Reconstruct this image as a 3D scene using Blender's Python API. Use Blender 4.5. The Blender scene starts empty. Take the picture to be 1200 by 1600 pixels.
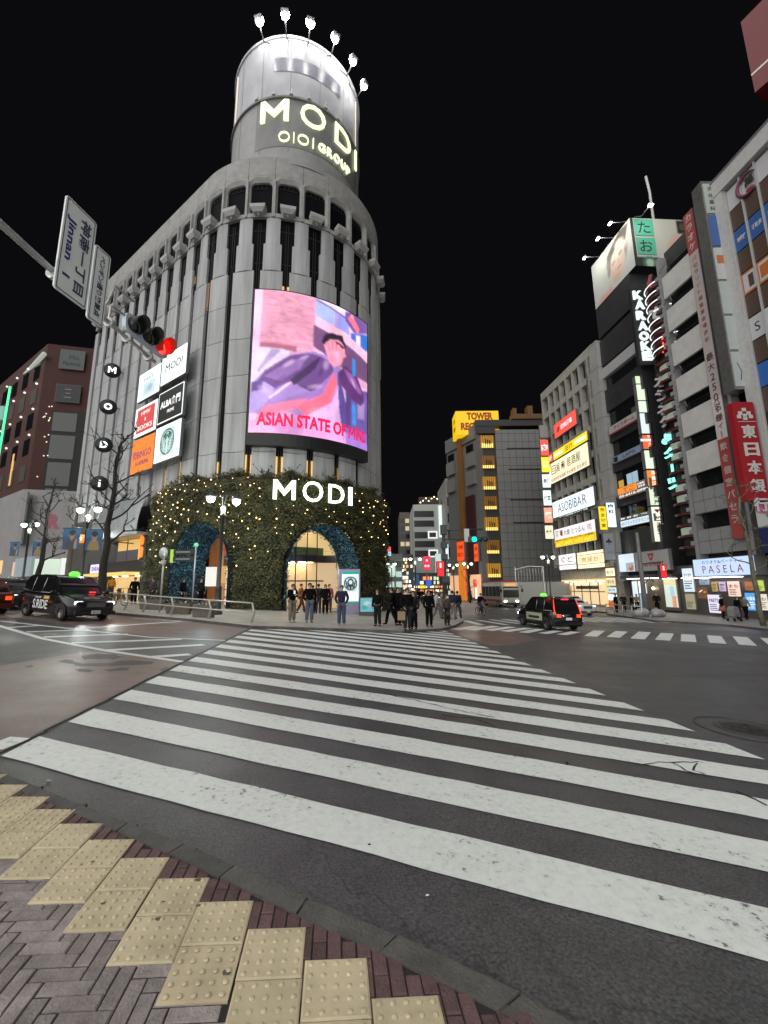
import bpy, math, random
import numpy as np
from mathutils import Matrix, Vector
from mathutils.geometry import tessellate_polygon
D = bpy.data
SC = bpy.context.scene
COL = SC.collection
PI = math.pi
rad = math.radians
random.seed(7)
np.random.seed(7)

# ------------------------------------------------------------------ camera
CZ = 1.86
PITCH, ROLL, FPX = rad(10.14), rad(-0.5), 660.0
cam_d = D.cameras.new('camera')
cam = D.objects.new('camera', cam_d)
COL.objects.link(cam)
c_f = Vector((0, math.cos(PITCH), math.sin(PITCH)))
c_u0 = Vector((0, -math.sin(PITCH), math.cos(PITCH)))
c_r0 = Vector((1, 0, 0))
c_r = math.cos(ROLL) * c_r0 + math.sin(ROLL) * c_u0
c_u = -math.sin(ROLL) * c_r0 + math.cos(ROLL) * c_u0
cam.matrix_world = Matrix(((c_r.x, c_u.x, -c_f.x, 0), (c_r.y, c_u.y, -c_f.y, 0), (c_r.z, c_u.z, -c_f.z, CZ), (0, 0, 0, 1)))
cam_d.sensor_fit = 'VERTICAL'
cam_d.sensor_height = 36.0
cam_d.lens = FPX / 1600 * 36.0
cam_d.clip_start = 0.05
cam_d.clip_end = 3000
SC.camera = cam

# ------------------------------------------------------------------ night sky, sky glow, exposure
W = D.worlds.new('World')
SC.world = W
W.use_nodes = True
bg = W.node_tree.nodes['Background']
bg.inputs[0].default_value = (0.75, 0.68, 0.85, 1)
bg.inputs[1].default_value = 0.0046
sun_d = D.lights.new('city_glow', 'SUN')
sun_d.energy = 3.1
sun_d.angle = rad(110)
sun_d.color = (1.0, 0.985, 0.96)
sun = D.objects.new('city_glow', sun_d)
COL.objects.link(sun)
sun.rotation_euler = (rad(58), 0, rad(-34))
SC.view_settings.view_transform = 'Standard'
SC.view_settings.look = 'None'
SC.view_settings.exposure = 0.0
SC.view_settings.gamma = 1.0
SC.cycles.max_bounces = 6
SC.cycles.diffuse_bounces = 3
SC.cycles.glossy_bounces = 3
SC.cycles.sample_clamp_indirect = 4.0

# ------------------------------------------------------------------ ground height and pixel helpers (photo is 1200 x 1600)
def G(x, y=0):
    if x < -14: return 0.77 + 0.04 * min(-14 - x, 40)
    if x <= 8: return -0.055 * x
    if x <= 24: return -0.44 - 0.02 * (x - 8)
    return -0.76
def ray(px, py):
    return c_f + (px - 600) / FPX * c_r + (800 - py) / FPX * c_u
def gnd(px, py, dz=0.0):
    d = ray(px, py)
    lo, hi = 0.5, 400.0
    for _ in range(60):
        t = (lo + hi) / 2
        p = d * t
        if p.z + CZ > G(p.x) + dz: lo = t
        else: hi = t
    p = d * lo
    return Vector((p.x, p.y, G(p.x) + dz))
def at_y(px, py, Y):
    d = ray(px, py)
    p = d * (Y / d.y)
    return Vector((p.x, p.y, p.z + CZ))
def at_z(px, py, z):
    d = ray(px, py)
    p = d * ((z - CZ) / d.z)
    return Vector((p.x, p.y, z))

# ------------------------------------------------------------------ materials
MATS = {}
def nd(nt, kind, **kw):
    n = nt.nodes.new(kind)
    for k, v in kw.items(): setattr(n, k, v)
    return n
def mat(name, col=(0.5, 0.5, 0.5), rough=0.6, metal=0.0, em=None, es=0.0, var=0.0, scale=3.0, bump=0.0, bscale=40.0, stretch=None, island=0.0, spec=None, alpha=None, trans=0.0):
    """Principled material with noise variation, optional bump and emission."""
    if name in MATS: return MATS[name]
    m = D.materials.new(name)
    m.use_nodes = True
    nt = m.node_tree
    b = nt.nodes['Principled BSDF']
    b.inputs['Base Color'].default_value = (*col, 1)
    b.inputs['Roughness'].default_value = rough
    b.inputs['Metallic'].default_value = metal
    if spec is not None: b.inputs['Specular IOR Level'].default_value = spec
    if trans: b.inputs['Transmission Weight'].default_value = trans
    if em is not None:
        b.inputs['Emission Color'].default_value = (*em, 1)
        b.inputs['Emission Strength'].default_value = es
    L = nt.links
    tc = None
    if var or bump:
        tc = nd(nt, 'ShaderNodeTexCoord')
        src = tc.outputs['Object']
        if stretch:
            mp = nd(nt, 'ShaderNodeMapping')
            mp.inputs['Scale'].default_value = stretch
            L.new(src, mp.inputs[0]); src = mp.outputs[0]
    fac = None
    if var:
        n = nd(nt, 'ShaderNodeTexNoise'); n.inputs['Scale'].default_value = scale; n.inputs['Detail'].default_value = 6; n.inputs['Roughness'].default_value = 0.65
        L.new(src, n.inputs['Vector'])
        mr = nd(nt, 'ShaderNodeMapRange'); mr.inputs[1].default_value = 0.3; mr.inputs[2].default_value = 0.7; mr.inputs[3].default_value = 1 - var; mr.inputs[4].default_value = 1 + var
        L.new(n.outputs[0], mr.inputs[0]); fac = mr.outputs[0]
    if island:
        g = nd(nt, 'ShaderNodeNewGeometry')
        mr2 = nd(nt, 'ShaderNodeMapRange'); mr2.inputs[3].default_value = 1 - island; mr2.inputs[4].default_value = 1 + island
        L.new(g.outputs['Random Per Island'], mr2.inputs[0])
        if fac is None: fac = mr2.outputs[0]
        else:
            mm = nd(nt, 'ShaderNodeMath', operation='MULTIPLY'); L.new(fac, mm.inputs[0]); L.new(mr2.outputs[0], mm.inputs[1]); fac = mm.outputs[0]
    if fac is not None:
        mx = nd(nt, 'ShaderNodeVectorMath', operation='SCALE')
        mx.inputs[0].default_value = col
        L.new(fac, mx.inputs['Scale']); L.new(mx.outputs[0], b.inputs['Base Color'])
    if bump:
        n2 = nd(nt, 'ShaderNodeTexNoise'); n2.inputs['Scale'].default_value = bscale; n2.inputs['Detail'].default_value = 4
        L.new(src, n2.inputs['Vector'])
        bp = nd(nt, 'ShaderNodeBump'); bp.inputs['Strength'].default_value = bump; bp.inputs['Distance'].default_value = 0.02
        L.new(n2.outputs[0], bp.inputs['Height']); L.new(bp.outputs[0], b.inputs['Normal'])
    MATS[name] = m
    return m
def glow(name, col, es=1.0, base=0.3, small=False):
    m = mat(name, tuple(base * c for c in col), 0.5, 0, col, es)
    if small: m.cycles.emission_sampling = 'NONE'
    return m
def pic_mat(name, es):
    """A lit picture: the colours are stored on the mesh (printed or shown on the flat thing itself)."""
    if name in MATS: return MATS[name]
    m = D.materials.new(name); m.use_nodes = True
    nt = m.node_tree; b = nt.nodes['Principled BSDF']
    a = nd(nt, 'ShaderNodeAttribute'); a.attribute_name = 'Col'
    b.inputs['Roughness'].default_value = 0.5
    if es > 0:
        b.inputs['Base Color'].default_value = (0.02, 0.02, 0.02, 1)
        nt.links.new(a.outputs['Color'], b.inputs['Emission Color'])
        b.inputs['Emission Strength'].default_value = es
    else:
        nt.links.new(a.outputs['Color'], b.inputs['Base Color'])
    MATS[name] = m
    return m

# ------------------------------------------------------------------ mesh builder
class MB:
    def __init__(s):
        s.v = []; s.f = []; s.mi = []; s.sm = []
    def add(s, vs, fs, mi=0, smooth=False, M=None):
        o = len(s.v)
        if M is not None: vs = [M @ Vector(p) for p in vs]
        s.v.extend([tuple(p) for p in vs])
        for f in fs:
            s.f.append([o + i for i in f]); s.mi.append(mi); s.sm.append(smooth)
        return s
    def box(s, x0, x1, y0, y1, z0, z1, mi=0, M=None):
        vs = [(x0, y0, z0), (x1, y0, z0), (x1, y1, z0), (x0, y1, z0), (x0, y0, z1), (x1, y0, z1), (x1, y1, z1), (x0, y1, z1)]
        return s.add(vs, [(0, 3, 2, 1), (4, 5, 6, 7), (0, 1, 5, 4), (1, 2, 6, 5), (2, 3, 7, 6), (3, 0, 4, 7)], mi, False, M)
    def bevbox(s, x0, x1, y0, y1, z0, z1, b=0.02, mi=0, M=None):
        """box with its vertical-plane (x-z) corners rounded off, thickness along y"""
        pts = []
        for cx, cz, a0 in ((x1 - b, z1 - b, 0), (x0 + b, z1 - b, 90), (x0 + b, z0 + b, 180), (x1 - b, z0 + b, 270)):
            for k in range(4): a = rad(a0 + 30 * k); pts.append((cx + b * math.cos(a), cz + b * math.sin(a)))
        n = len(pts)
        vs = [(p[0], y0, p[1]) for p in pts] + [(p[0], y1, p[1]) for p in pts]
        fs = [tuple(range(n - 1, -1, -1)), tuple(range(n, 2 * n))] + [(i, (i + 1) % n, n + (i + 1) % n, n + i) for i in range(n)]
        return s.add(vs, [f[::-1] for f in fs], mi, False, M)
    def prism(s, poly, y0, y1, mi=0, M=None):
        """polygon in x-z, thickness along y (y0 is the front)"""
        n = len(poly)
        tri = tessellate_polygon([[Vector((p[0], p[1], 0)) for p in poly]])
        vs = [(p[0], y0, p[1]) for p in poly] + [(p[0], y1, p[1]) for p in poly]
        fs = [tuple(t) for t in tri] + [tuple(n + i for i in t[::-1]) for t in tri] + [(i, (i + 1) % n, n + (i + 1) % n, n + i) for i in range(n)]
        return s.add(vs, fs, mi, False, M)
    def slab(s, poly, z0, z1, mi=0, M=None):
        """polygon in x-y, thickness along z"""
        n = len(poly)
        tri = tessellate_polygon([[Vector((p[0], p[1], 0)) for p in poly]])
        vs = [(p[0], p[1], z0) for p in poly] + [(p[0], p[1], z1) for p in poly]
        fs = [tuple(t) for t in tri] + [tuple(n + i for i in t[::-1]) for t in tri] + [(i, (i + 1) % n, n + (i + 1) % n, n + i) for i in range(n)]
        return s.add(vs, fs, mi, False, M)
    def tube(s, pts, r, n=8, mi=0, M=None, smooth=True):
        pts = [Vector(p) for p in pts]
        rs = r if isinstance(r, (list, tuple)) else [r] * len(pts)
        vs = []; fs = []
        up = None
        for i, p in enumerate(pts):
            t = (pts[min(i + 1, len(pts) - 1)] - pts[max(i - 1, 0)])
            if t.length < 1e-9: t = Vector((0, 0, 1))
            t.normalize()
            if up is None:
                up = Vector((0, 0, 1)) if abs(t.z) < 0.9 else Vector((1, 0, 0))
            a = t.cross(up)
            if a.length < 1e-6: a = t.cross(Vector((0, 1, 0.1)))
            a.normalize(); b = a.cross(t); b.normalize(); up = b
            for k in range(n):
                q = 2 * PI * k / n
                vs.append(p + rs[i] * (math.cos(q) * a + math.sin(q) * b))
        for i in range(len(pts) - 1):
            for k in range(n):
                fs.append((i * n + k, i * n + (k + 1) % n, (i + 1) * n + (k + 1) % n, (i + 1) * n + k))
        m = len(pts)
        fs.append(tuple(range(n - 1, -1, -1))); fs.append(tuple((m - 1) * n + k for k in range(n)))
        return s.add(vs, fs, mi, smooth, M)
    def lathe(s, prof, n=16, mi=0, M=None, smooth=True, caps=True):
        vs = []; fs = []
        for r, z in prof:
            for k in range(n):
                q = 2 * PI * k / n
                vs.append((r * math.cos(q), r * math.sin(q), z))
        for i in range(len(prof) - 1):
            for k in range(n):
                fs.append((i * n + k, i * n + (k + 1) % n, (i + 1) * n + (k + 1) % n, (i + 1) * n + k))
        m = len(prof)
        if caps: fs.append(tuple(range(n - 1, -1, -1))); fs.append(tuple((m - 1) * n + k for k in range(n)))
        return s.add(vs, fs, mi, smooth, M)
    def ball(s, c, r, n=10, mi=0, sq=(1, 1, 1), M=None):
        m = n // 2 + 1
        prof = [(max(1e-4, math.sin(PI * i / m)), -math.cos(PI * i / m)) for i in range(m + 1)]
        T = Matrix.Translation(Vector(c)) @ Matrix.Diagonal((r * sq[0], r * sq[1], r * sq[2], 1))
        if M is not None: T = M @ T
        return s.lathe(prof, n, mi, T, True)
    def text(s, string, cx, cz, h, w=None, y=0.0, depth=0.02, mi=0, bold=0.0, M=None, sp=1.0, shear=0.0):
        """lettering standing in the x-z plane, centred at (cx, cz), cap height h, front at y - depth"""
        if string == 'M':                                 # the built-in M folds up when emboldened: drawn by hand
            k = 0.17 + bold
            poly = [(0, 0), (k, 0), (k, .62), (.5, .18), (1 - k, .62), (1 - k, 0), (1, 0), (1, 1), (1 - k, 1), (.5, .50), (k, 1), (0, 1)]
            w_ = w or h * 1.05
            return s.prism([(cx + (a - .5) * w_, cz + (b - .5) * h) for a, b in poly], y - depth, y, mi, M)
        vs, fs = text_mesh(string, 0.0 if 'M' in string else bold, sp, shear)
        if not vs: return s
        xs = [p[0] for p in vs]; ys = [p[1] for p in vs]
        x0, x1, y0, y1 = min(xs), max(xs), min(ys), max(ys)
        sy = h / max(y1 - y0, 1e-6)
        sx = (w / max(x1 - x0, 1e-6)) if w else sy
        out = [((p[0] - (x0 + x1) / 2) * sx + cx, y - (p[2] + 0.5) * depth, (p[1] - (y0 + y1) / 2) * sy + cz) for p in vs]
        return s.add(out, fs, mi, False, M)
    def warp(s, fn, start=0):
        for i in range(start, len(s.v)): s.v[i] = tuple(fn(*s.v[i]))
        return s
    def build(s, name, mats, parent=None, label=None, M=None):
        me = D.meshes.new(name)
        me.from_pydata(s.v, [], s.f)
        if not isinstance(mats, (list, tuple)): mats = [mats]
        for m in mats: me.materials.append(m)
        if len(s.f):
            me.polygons.foreach_set('material_index', s.mi)
            me.polygons.foreach_set('use_smooth', s.sm)
        me.update()
        return link(name, me, parent, label, M)
def link(name, me, parent=None, label=None, M=None):
    o = D.objects.new(name, me)
    COL.objects.link(o)
    if parent is not None: o.parent = parent
    if M is not None: o.matrix_local = M
    if label: o['label'] = label
    return o
TXT = {}
def text_mesh(string, bold=0.0, sp=1.0, shear=0.0):
    key = (string, bold, sp, shear)
    if key in TXT: return TXT[key]
    cu = D.curves.new('t', 'FONT')
    cu.body = string; cu.size = 1.0; cu.extrude = 0.5; cu.offset = bold; cu.space_character = sp; cu.shear = shear
    cu.resolution_u = 3
    o = D.objects.new('t', cu); COL.objects.link(o)
    dg = bpy.context.evaluated_depsgraph_get()
    me = D.meshes.new_from_object(o.evaluated_get(dg))
    vs = [tuple(v.co) for v in me.vertices]; fs = [tuple(p.vertices) for p in me.polygons]
    D.objects.remove(o); D.curves.remove(cu); D.meshes.remove(me)
    TXT[key] = (vs, fs)
    return TXT[key]
def frame(o, xdir):
    """local frame of an upright face: x to the right as one looks at it, y into it, z up"""
    x = Vector((xdir[0], xdir[1], 0)).normalized()
    y = Vector((-x.y, x.x, 0))
    return Matrix(((x.x, y.x, 0, o[0]), (x.y, y.y, 0, o[1]), (0, 0, 1, o[2]), (0, 0, 0, 1)))
def tag(o, label=None, cat=None, group=None, kind=None):
    if label: o['label'] = label
    if cat: o['category'] = cat
    if group: o['group'] = group
    if kind: o['kind'] = kind
    return o
def thing(name, label, cat, M=None, group=None, loc=None, rz=0.0):
    o = D.objects.new(name, None); COL.objects.link(o)
    o.empty_display_size = 0.3
    if M is not None: o.matrix_world = M
    else: o.location = loc; o.rotation_euler = (0, 0, rz)
    return tag(o, label, cat, group)
def struct(o):
    o['kind'] = 'structure'; return o
def dup(root, M=None, loc=None, rz=0.0, label=None, group=None, scale=1.0):
    r = root.copy(); COL.objects.link(r)
    if M is not None: r.matrix_world = M
    else: r.location = loc; r.rotation_euler = (0, 0, rz); r.scale = (scale,) * 3
    if label: r['label'] = label
    if group: r['group'] = group
    for ch in list(root.children):
        c = ch.copy(); COL.objects.link(c); c.parent = r
        for g in list(ch.children):
            d = g.copy(); COL.objects.link(d); d.parent = c
    return r
def part_copy(src, parent, M=None):
    c = src.copy(); COL.objects.link(c); c.parent = parent
    if M is not None: c.matrix_local = M
    return c
def T3(x, y, z): return Matrix.Translation((x, y, z))

# ------------------------------------------------------------------ pictures (flat printed or lit images) painted as polygons on a fine grid
class Pic:
    def __init__(s, nx, nz, col):
        s.nx, s.nz = nx, nz
        s.a = np.ones((nz, nx, 3)) * np.array(col)
        u, w = np.meshgrid((np.arange(nx) + 0.5) / nx, (np.arange(nz) + 0.5) / nz)
        s.u, s.w = u, w                      # u to the right, w downwards, both 0..1
    def inside(s, poly):
        r = np.zeros(s.u.shape, bool); n = len(poly)
        for i in range(n):
            x0, y0 = poly[i]; x1, y1 = poly[(i + 1) % n]
            if y0 == y1: continue
            c = ((y0 > s.w) != (y1 > s.w)) & (s.u < (x1 - x0) * (s.w - y0) / (y1 - y0) + x0)
            r ^= c
        return r
    def poly(s, poly, col, k=1.0):
        m = s.inside(poly)
        s.a[m] = s.a[m] * (1 - k) + np.array(col) * k
        return s
    def ell(s, cx, cz, rx, rz, col, rot=0.0, k=1.0, soft=0.0):
        c, q = math.cos(rot), math.sin(rot)
        du, dw = s.u - cx, s.w - cz
        e = ((du * c + dw * q) / rx) ** 2 + ((-du * q + dw * c) / rz) ** 2
        wgt = (e < 1).astype(float) if soft == 0 else np.clip((1 - e) / soft, 0, 1)
        wgt = (wgt * k)[..., None]
        s.a = s.a * (1 - wgt) + np.array(col) * wgt
        return s
    def line(s, x0, z0, x1, z1, t, col, k=1.0):
        L = math.hypot(x1 - x0, z1 - z0) or 1e-6
        nx, nz = -(z1 - z0) / L * t / 2, (x1 - x0) / L * t / 2
        return s.poly([(x0 + nx, z0 + nz), (x1 + nx, z1 + nz), (x1 - nx, z1 - nz), (x0 - nx, z0 - nz)], col, k)
    def blur(s, n=1):
        for _ in range(n):
            p = np.pad(s.a, ((1, 1), (1, 1), (0, 0)), 'edge')
            s.a = (p[1:-1, 1:-1] * 4 + p[:-2, 1:-1] + p[2:, 1:-1] + p[1:-1, :-2] + p[1:-1, 2:]) / 8
        return s
    def build(s, name, fn, m, parent, M=None):
        """fn(u, w) -> point; one face per pixel cell, colours on the faces' corners"""
        nx, nz = s.nx, s.nz
        vs = [fn(i / nx, j / nz) for j in range(nz + 1) for i in range(nx + 1)]
        fs = [(j * (nx + 1) + i, (j + 1) * (nx + 1) + i, (j + 1) * (nx + 1) + i + 1, j * (nx + 1) + i + 1) for j in range(nz) for i in range(nx)]
        me = D.meshes.new(name); me.from_pydata(vs, [], fs)
        at = me.color_attributes.new('Col', 'FLOAT_COLOR', 'POINT')
        p = np.pad(s.a, ((1, 1), (1, 1), (0, 0)), 'edge')
        vc = (p[:-1, :-1] + p[1:, :-1] + p[:-1, 1:] + p[1:, 1:]) / 4
        flat = np.concatenate([vc.reshape(-1, 3), np.ones((vc.shape[0] * vc.shape[1], 1))], 1).astype(np.float32)
        at.data.foreach_set('color', flat.ravel())
        me.materials.append(m); me.update()
        return link(name, me, parent, None, M)
def lin(r, g, b):
    """8-bit screen colour -> linear"""
    return tuple(((c / 255 + 0.055) / 1.055) ** 2.4 if c > 10 else c / 255 / 12.92 for c in (r, g, b))
# ================================================================== GROUND, PAVEMENTS, MARKINGS
XB = [-600, -54, -14, 8, 24, 600]
def clipx(poly, xa, xb):
    for lim, sgn in ((xa, 1), (xb, -1)):
        out = []
        for i in range(len(poly)):
            p, q = poly[i], poly[(i + 1) % len(poly)]
            ip, iq = sgn * (p[0] - lim) >= 0, sgn * (q[0] - lim) >= 0
            if ip: out.append(p)
            if ip != iq:
                t = (lim - p[0]) / (q[0] - p[0]); out.append((lim, p[1] + t * (q[1] - p[1])))
        poly = out
        if len(poly) < 3: return []
    return poly
def sheet(mb, poly, dz, mi=0):
    poly = [(p[0], p[1]) for p in poly]
    for i in range(len(XB) - 1):
        c = clipx(poly, XB[i], XB[i + 1])
        if len(c) >= 3:
            tri = tessellate_polygon([[Vector((p[0], p[1], 0)) for p in c]])
            vs = [(p[0], p[1], G(p[0] + (1e-7 if p[0] == XB[i] else -1e-7)) + dz) for p in c]
            fs = []
            for t in tri:
                a, b, c3 = (Vector(vs[k]) for k in t)
                nrm = (b - a).cross(c3 - a)
                if nrm.length < 1e-9: continue
                fs.append(tuple(t) if nrm.z > 0 else tuple(t[::-1]))
            mb.add(vs, fs, mi)
    return mb
def strip(mb, a, b, w, dz, mi=0):
    a = Vector((a[0], a[1])); b = Vector((b[0], b[1]))
    d = (b - a).normalized(); n = Vector((-d.y, d.x)) * w / 2
    return sheet(mb, [a + n, a - n, b - n, b + n], dz, mi)
def raised(mb, poly, dz, drop=0.3, mi=0, mside=1):
    sheet(mb, poly, dz, mi)
    n = len(poly)
    for i in range(n):
        p, q = poly[i], poly[(i + 1) % n]
        ks = sorted({0.0, 1.0} | {(xb - p[0]) / (q[0] - p[0]) for xb in XB if abs(q[0] - p[0]) > 1e-6 and 0 < (xb - p[0]) / (q[0] - p[0]) < 1})
        for k0, k1 in zip(ks[:-1], ks[1:]):
            a = (p[0] + (q[0] - p[0]) * k0, p[1] + (q[1] - p[1]) * k0); b = (p[0] + (q[0] - p[0]) * k1, p[1] + (q[1] - p[1]) * k1)
            mb.add([(*a, G(a[0]) + dz - drop), (*b, G(b[0]) + dz - drop), (*b, G(b[0]) + dz), (*a, G(a[0]) + dz)], [(0, 1, 2, 3)], mside)
    return mb

# asphalt: fine aggregate, worn patches, hairline cracks
def asphalt_mat(name, base, agg=0.5, crack=True, rough=0.48):
    m = D.materials.new(name); m.use_nodes = True; nt = m.node_tree; L = nt.links; b = nt.nodes['Principled BSDF']
    tc = nd(nt, 'ShaderNodeTexCoord')
    n1 = nd(nt, 'ShaderNodeTexNoise'); n1.inputs['Scale'].default_value = 0.35; n1.inputs['Detail'].default_value = 8; n1.inputs['Roughness'].default_value = 0.6
    n2 = nd(nt, 'ShaderNodeTexNoise'); n2.inputs['Scale'].default_value = 55; n2.inputs['Detail'].default_value = 3
    n3 = nd(nt, 'ShaderNodeTexNoise'); n3.inputs['Scale'].default_value = 3.2; n3.inputs['Detail'].default_value = 7
    vo = nd(nt, 'ShaderNodeTexVoronoi'); vo.feature = 'DISTANCE_TO_EDGE'; vo.inputs['Scale'].default_value = 0.23
    mp = nd(nt, 'ShaderNodeVectorMath', operation='ADD'); nn = nd(nt, 'ShaderNodeTexNoise'); nn.inputs['Scale'].default_value = 1.5; nn.inputs['Detail'].default_value = 6
    for n in (n1, n2, n3, nn): L.new(tc.outputs['Object'], n.inputs['Vector'])
    L.new(tc.outputs['Object'], mp.inputs[0]); L.new(nn.outputs['Color'], mp.inputs[1]); L.new(mp.outputs[0], vo.inputs['Vector'])
    def mr(src, a, bb, c, d):
        q = nd(nt, 'ShaderNodeMapRange'); q.inputs[1].default_value = a; q.inputs[2].default_value = bb; q.inputs[3].default_value = c; q.inputs[4].default_value = d; L.new(src, q.inputs[0]); return q.outputs[0]
    def mul(a, c):
        q = nd(nt, 'ShaderNodeMath', operation='MULTIPLY'); L.new(a, q.inputs[0]); L.new(c, q.inputs[1]); return q.outputs[0]
    f = mul(mr(n1.outputs[0], 0.3, 0.7, 0.78, 1.25), mr(n2.outputs[0], 0.3, 0.7, 1 - agg, 1 + agg))
    f = mul(f, mr(n3.outputs[0], 0.3, 0.7, 0.85, 1.15))
    if crack: f = mul(f, mr(vo.outputs['Distance'], 0.0, 0.005, 0.62, 1.0))
    sc = nd(nt, 'ShaderNodeVectorMath', operation='SCALE'); sc.inputs[0].default_value = base
    L.new(f, sc.inputs['Scale']); L.new(sc.outputs[0], b.inputs['Base Color'])
    L.new(mr(n1.outputs[0], 0.35, 0.65, rough - 0.1, rough + 0.12), b.inputs['Roughness'])
    bp = nd(nt, 'ShaderNodeBump'); bp.inputs['Strength'].default_value = 0.5; bp.inputs['Distance'].default_value = 0.006
    L.new(n2.outputs[0], bp.inputs['Height']); L.new(bp.outputs[0], b.inputs['Normal'])
    MATS[name] = m
    return m
M_asph = asphalt_mat('asphalt', (0.067, 0.066, 0.069))
M_red = asphalt_mat('red_asphalt', (0.145, 0.098, 0.088), 0.25, False, 0.42)
def paint_mat():
    """road paint: worn through to the asphalt in specks and scuffs"""
    m = D.materials.new('road_paint'); m.use_nodes = True; nt = m.node_tree; L = nt.links; b = nt.nodes['Principled BSDF']
    tc = nd(nt, 'ShaderNodeTexCoord')
    n1 = nd(nt, 'ShaderNodeTexNoise'); n1.inputs['Scale'].default_value = 1.1; n1.inputs['Detail'].default_value = 5
    n2 = nd(nt, 'ShaderNodeTexNoise'); n2.inputs['Scale'].default_value = 16; n2.inputs['Detail'].default_value = 8; n2.inputs['Roughness'].default_value = 0.75
    n3 = nd(nt, 'ShaderNodeTexNoise'); n3.inputs['Scale'].default_value = 60
    for n in (n1, n2, n3): L.new(tc.outputs['Object'], n.inputs['Vector'])
    ad = nd(nt, 'ShaderNodeMath', operation='MULTIPLY_ADD'); ad.inputs[1].default_value = 0.28; L.new(n1.outputs[0], ad.inputs[0]); L.new(n2.outputs[0], ad.inputs[2])
    r = nd(nt, 'ShaderNodeValToRGB'); r.color_ramp.elements[0].position = 0.475; r.color_ramp.elements[1].position = 0.53
    r.color_ramp.elements[0].color = (0.13, 0.13, 0.13, 1); r.color_ramp.elements[1].color = (0.60, 0.62, 0.605, 1)
    e = r.color_ramp.elements.new(0.72); e.color = (0.70, 0.72, 0.70, 1)
    L.new(ad.outputs[0], r.inputs[0]); L.new(r.outputs[0], b.inputs['Base Color'])
    b.inputs['Roughness'].default_value = 0.55
    bp = nd(nt, 'ShaderNodeBump'); bp.inputs['Strength'].default_value = 0.35; bp.inputs['Distance'].default_value = 0.004; L.new(n3.outputs[0], bp.inputs['Height']); L.new(bp.outputs[0], b.inputs['Normal'])
    MATS['road_paint'] = m
    return m
M_paint = paint_mat()
M_pave = mat('plaza_stone', (0.31, 0.285, 0.255), 0.55, var=0.25, scale=1.3, bump=0.2, bscale=30)
M_kerb = mat('kerb_stone', (0.085, 0.08, 0.074), 0.75, var=0.35, scale=5, bump=0.5, bscale=60, island=0.15)
M_joint = mat('dark_joint', (0.022, 0.02, 0.019), 0.9)

mb = MB(); sheet(mb, [(-590, -60), (590, -60), (590, 900), (-590, 900)], 0.0)
struct(mb.build('road', M_asph))

# zebra crossing towards the plaza
mb = MB()
LL1, dL = Vector((-3.89, 4.63)), Vector((-0.119, 1.084))
LR5, dR = Vector((4.63, 5.62)), Vector((-0.125, 1.0125))
def zebra(k):
    l0 = LL1 + dL * (k - 1); r0 = LR5 + dR * (k - 5)
    return l0, r0
for k in range(1, 20):
    l0, r0 = zebra(k)
    l1 = l0 + dL * 0.52; r1 = r0 + dR * 0.52
    n = 26
    lo = []; hi = []
    for i in range(n + 1):                                # slightly ragged painted edges
        t = i / n
        lo.append(l0.lerp(r0, t) + Vector((0, random.uniform(-0.012, 0.012)))); hi.append(l1.lerp(r1, t) + Vector((0, random.uniform(-0.012, 0.012))))
    for i in range(n): sheet(mb, [lo[i], lo[i + 1], hi[i + 1], hi[i]], 0.008)
struct(mb.build('crosswalk_marking', M_paint))

def gp(pts, dz=0.0): return [gnd(x, y, dz).xy for x, y in pts]
# red anti-skid surfaces
mb = MB()
e1, e13 = LL1 - Vector((0.06, 0)), LL1 + dL * 13 - Vector((0.06, 0))
red1 = gp([(285, 1034), (262, 1046)]) + [tuple(LL1 + dL * 5.2 - Vector((0.1, 0))), tuple(LL1 + dL * 0.6 - Vector((0.1, 0)))] + gp([(0, 1182), (-140, 1195), (-140, 1075), (0, 1041), (60, 1030), (140, 1018), (215, 1022)])
sheet(mb, red1, 0.004)
sheet(mb, gp([(150, 982), (20, 966), (-60, 962), (60, 952), (175, 958), (395, 976), (392, 980), (345, 1001), (233, 994)]), 0.004)
sheet(mb, gp([(694, 984), (722, 974), (760, 977), (820, 992), (842, 1000), (800, 1008), (770, 1010)]), 0.004)
struct(mb.build('red_road_surface', M_red))

# lane lines and hatching on the left, chevrons and the second crossing on the right
mb = MB()
Z = lambda X, Y: (X / 3, 920 + Y / 3)
def pline(pts, w, dz=0.008):
    g = [gnd(*Z(*p)).xy for p in pts]
    for a, b in zip(g[:-1], g[1:]): strip(mb, a, b, w, dz)
pline([(-200, 130), (0, 152), (350, 190), (700, 228), (1055, 243)], 0.16, 0.008)
pline([(-60, 158), (0, 176), (200, 235), (500, 292), (858, 344)], 0.17, 0.010)
pline([(355, 189), (850, 154)], 0.17, 0.012)
pline([(620, 138), (1190, 172)], 0.12, 0.008)
for a, b, w in (((40, 182), (200, 172), 0.22), ((125, 203), (420, 192), 0.24), ((205, 227), (600, 213), 0.28), ((335, 254), (850, 237), 0.28), ((500, 289), (955, 263), 0.28), ((690, 322), (890, 308), 0.28)):
    pline([a, b], w, 0.006)
pline([(-20, 722), (80, 730)], 0.34, 0.009)
Q4 = lambda X, Y: (600 + X / 4, 860 + Y / 4)
for a, b in (((740, 430), (850, 445)), ((662, 433), (850, 458)), ((585, 437), (770, 466)), ((510, 440), (605, 466)), ((440, 495), (590, 475)), ((540, 498), (700, 474)), ((650, 501), (800, 479)), ((750, 507), (905, 486)), ((868, 515), (975, 492))):
    strip(mb, gnd(*Q4(*a)).xy, gnd(*Q4(*b)).xy, 0.5, 0.008)
for a, b in (((990, 520), (1090, 503)), ((1110, 528), (1200, 509))): strip(mb, gnd(*Q4(*a)).xy, gnd(*Q4(*b)).xy, 0.5, 0.008)
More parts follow.
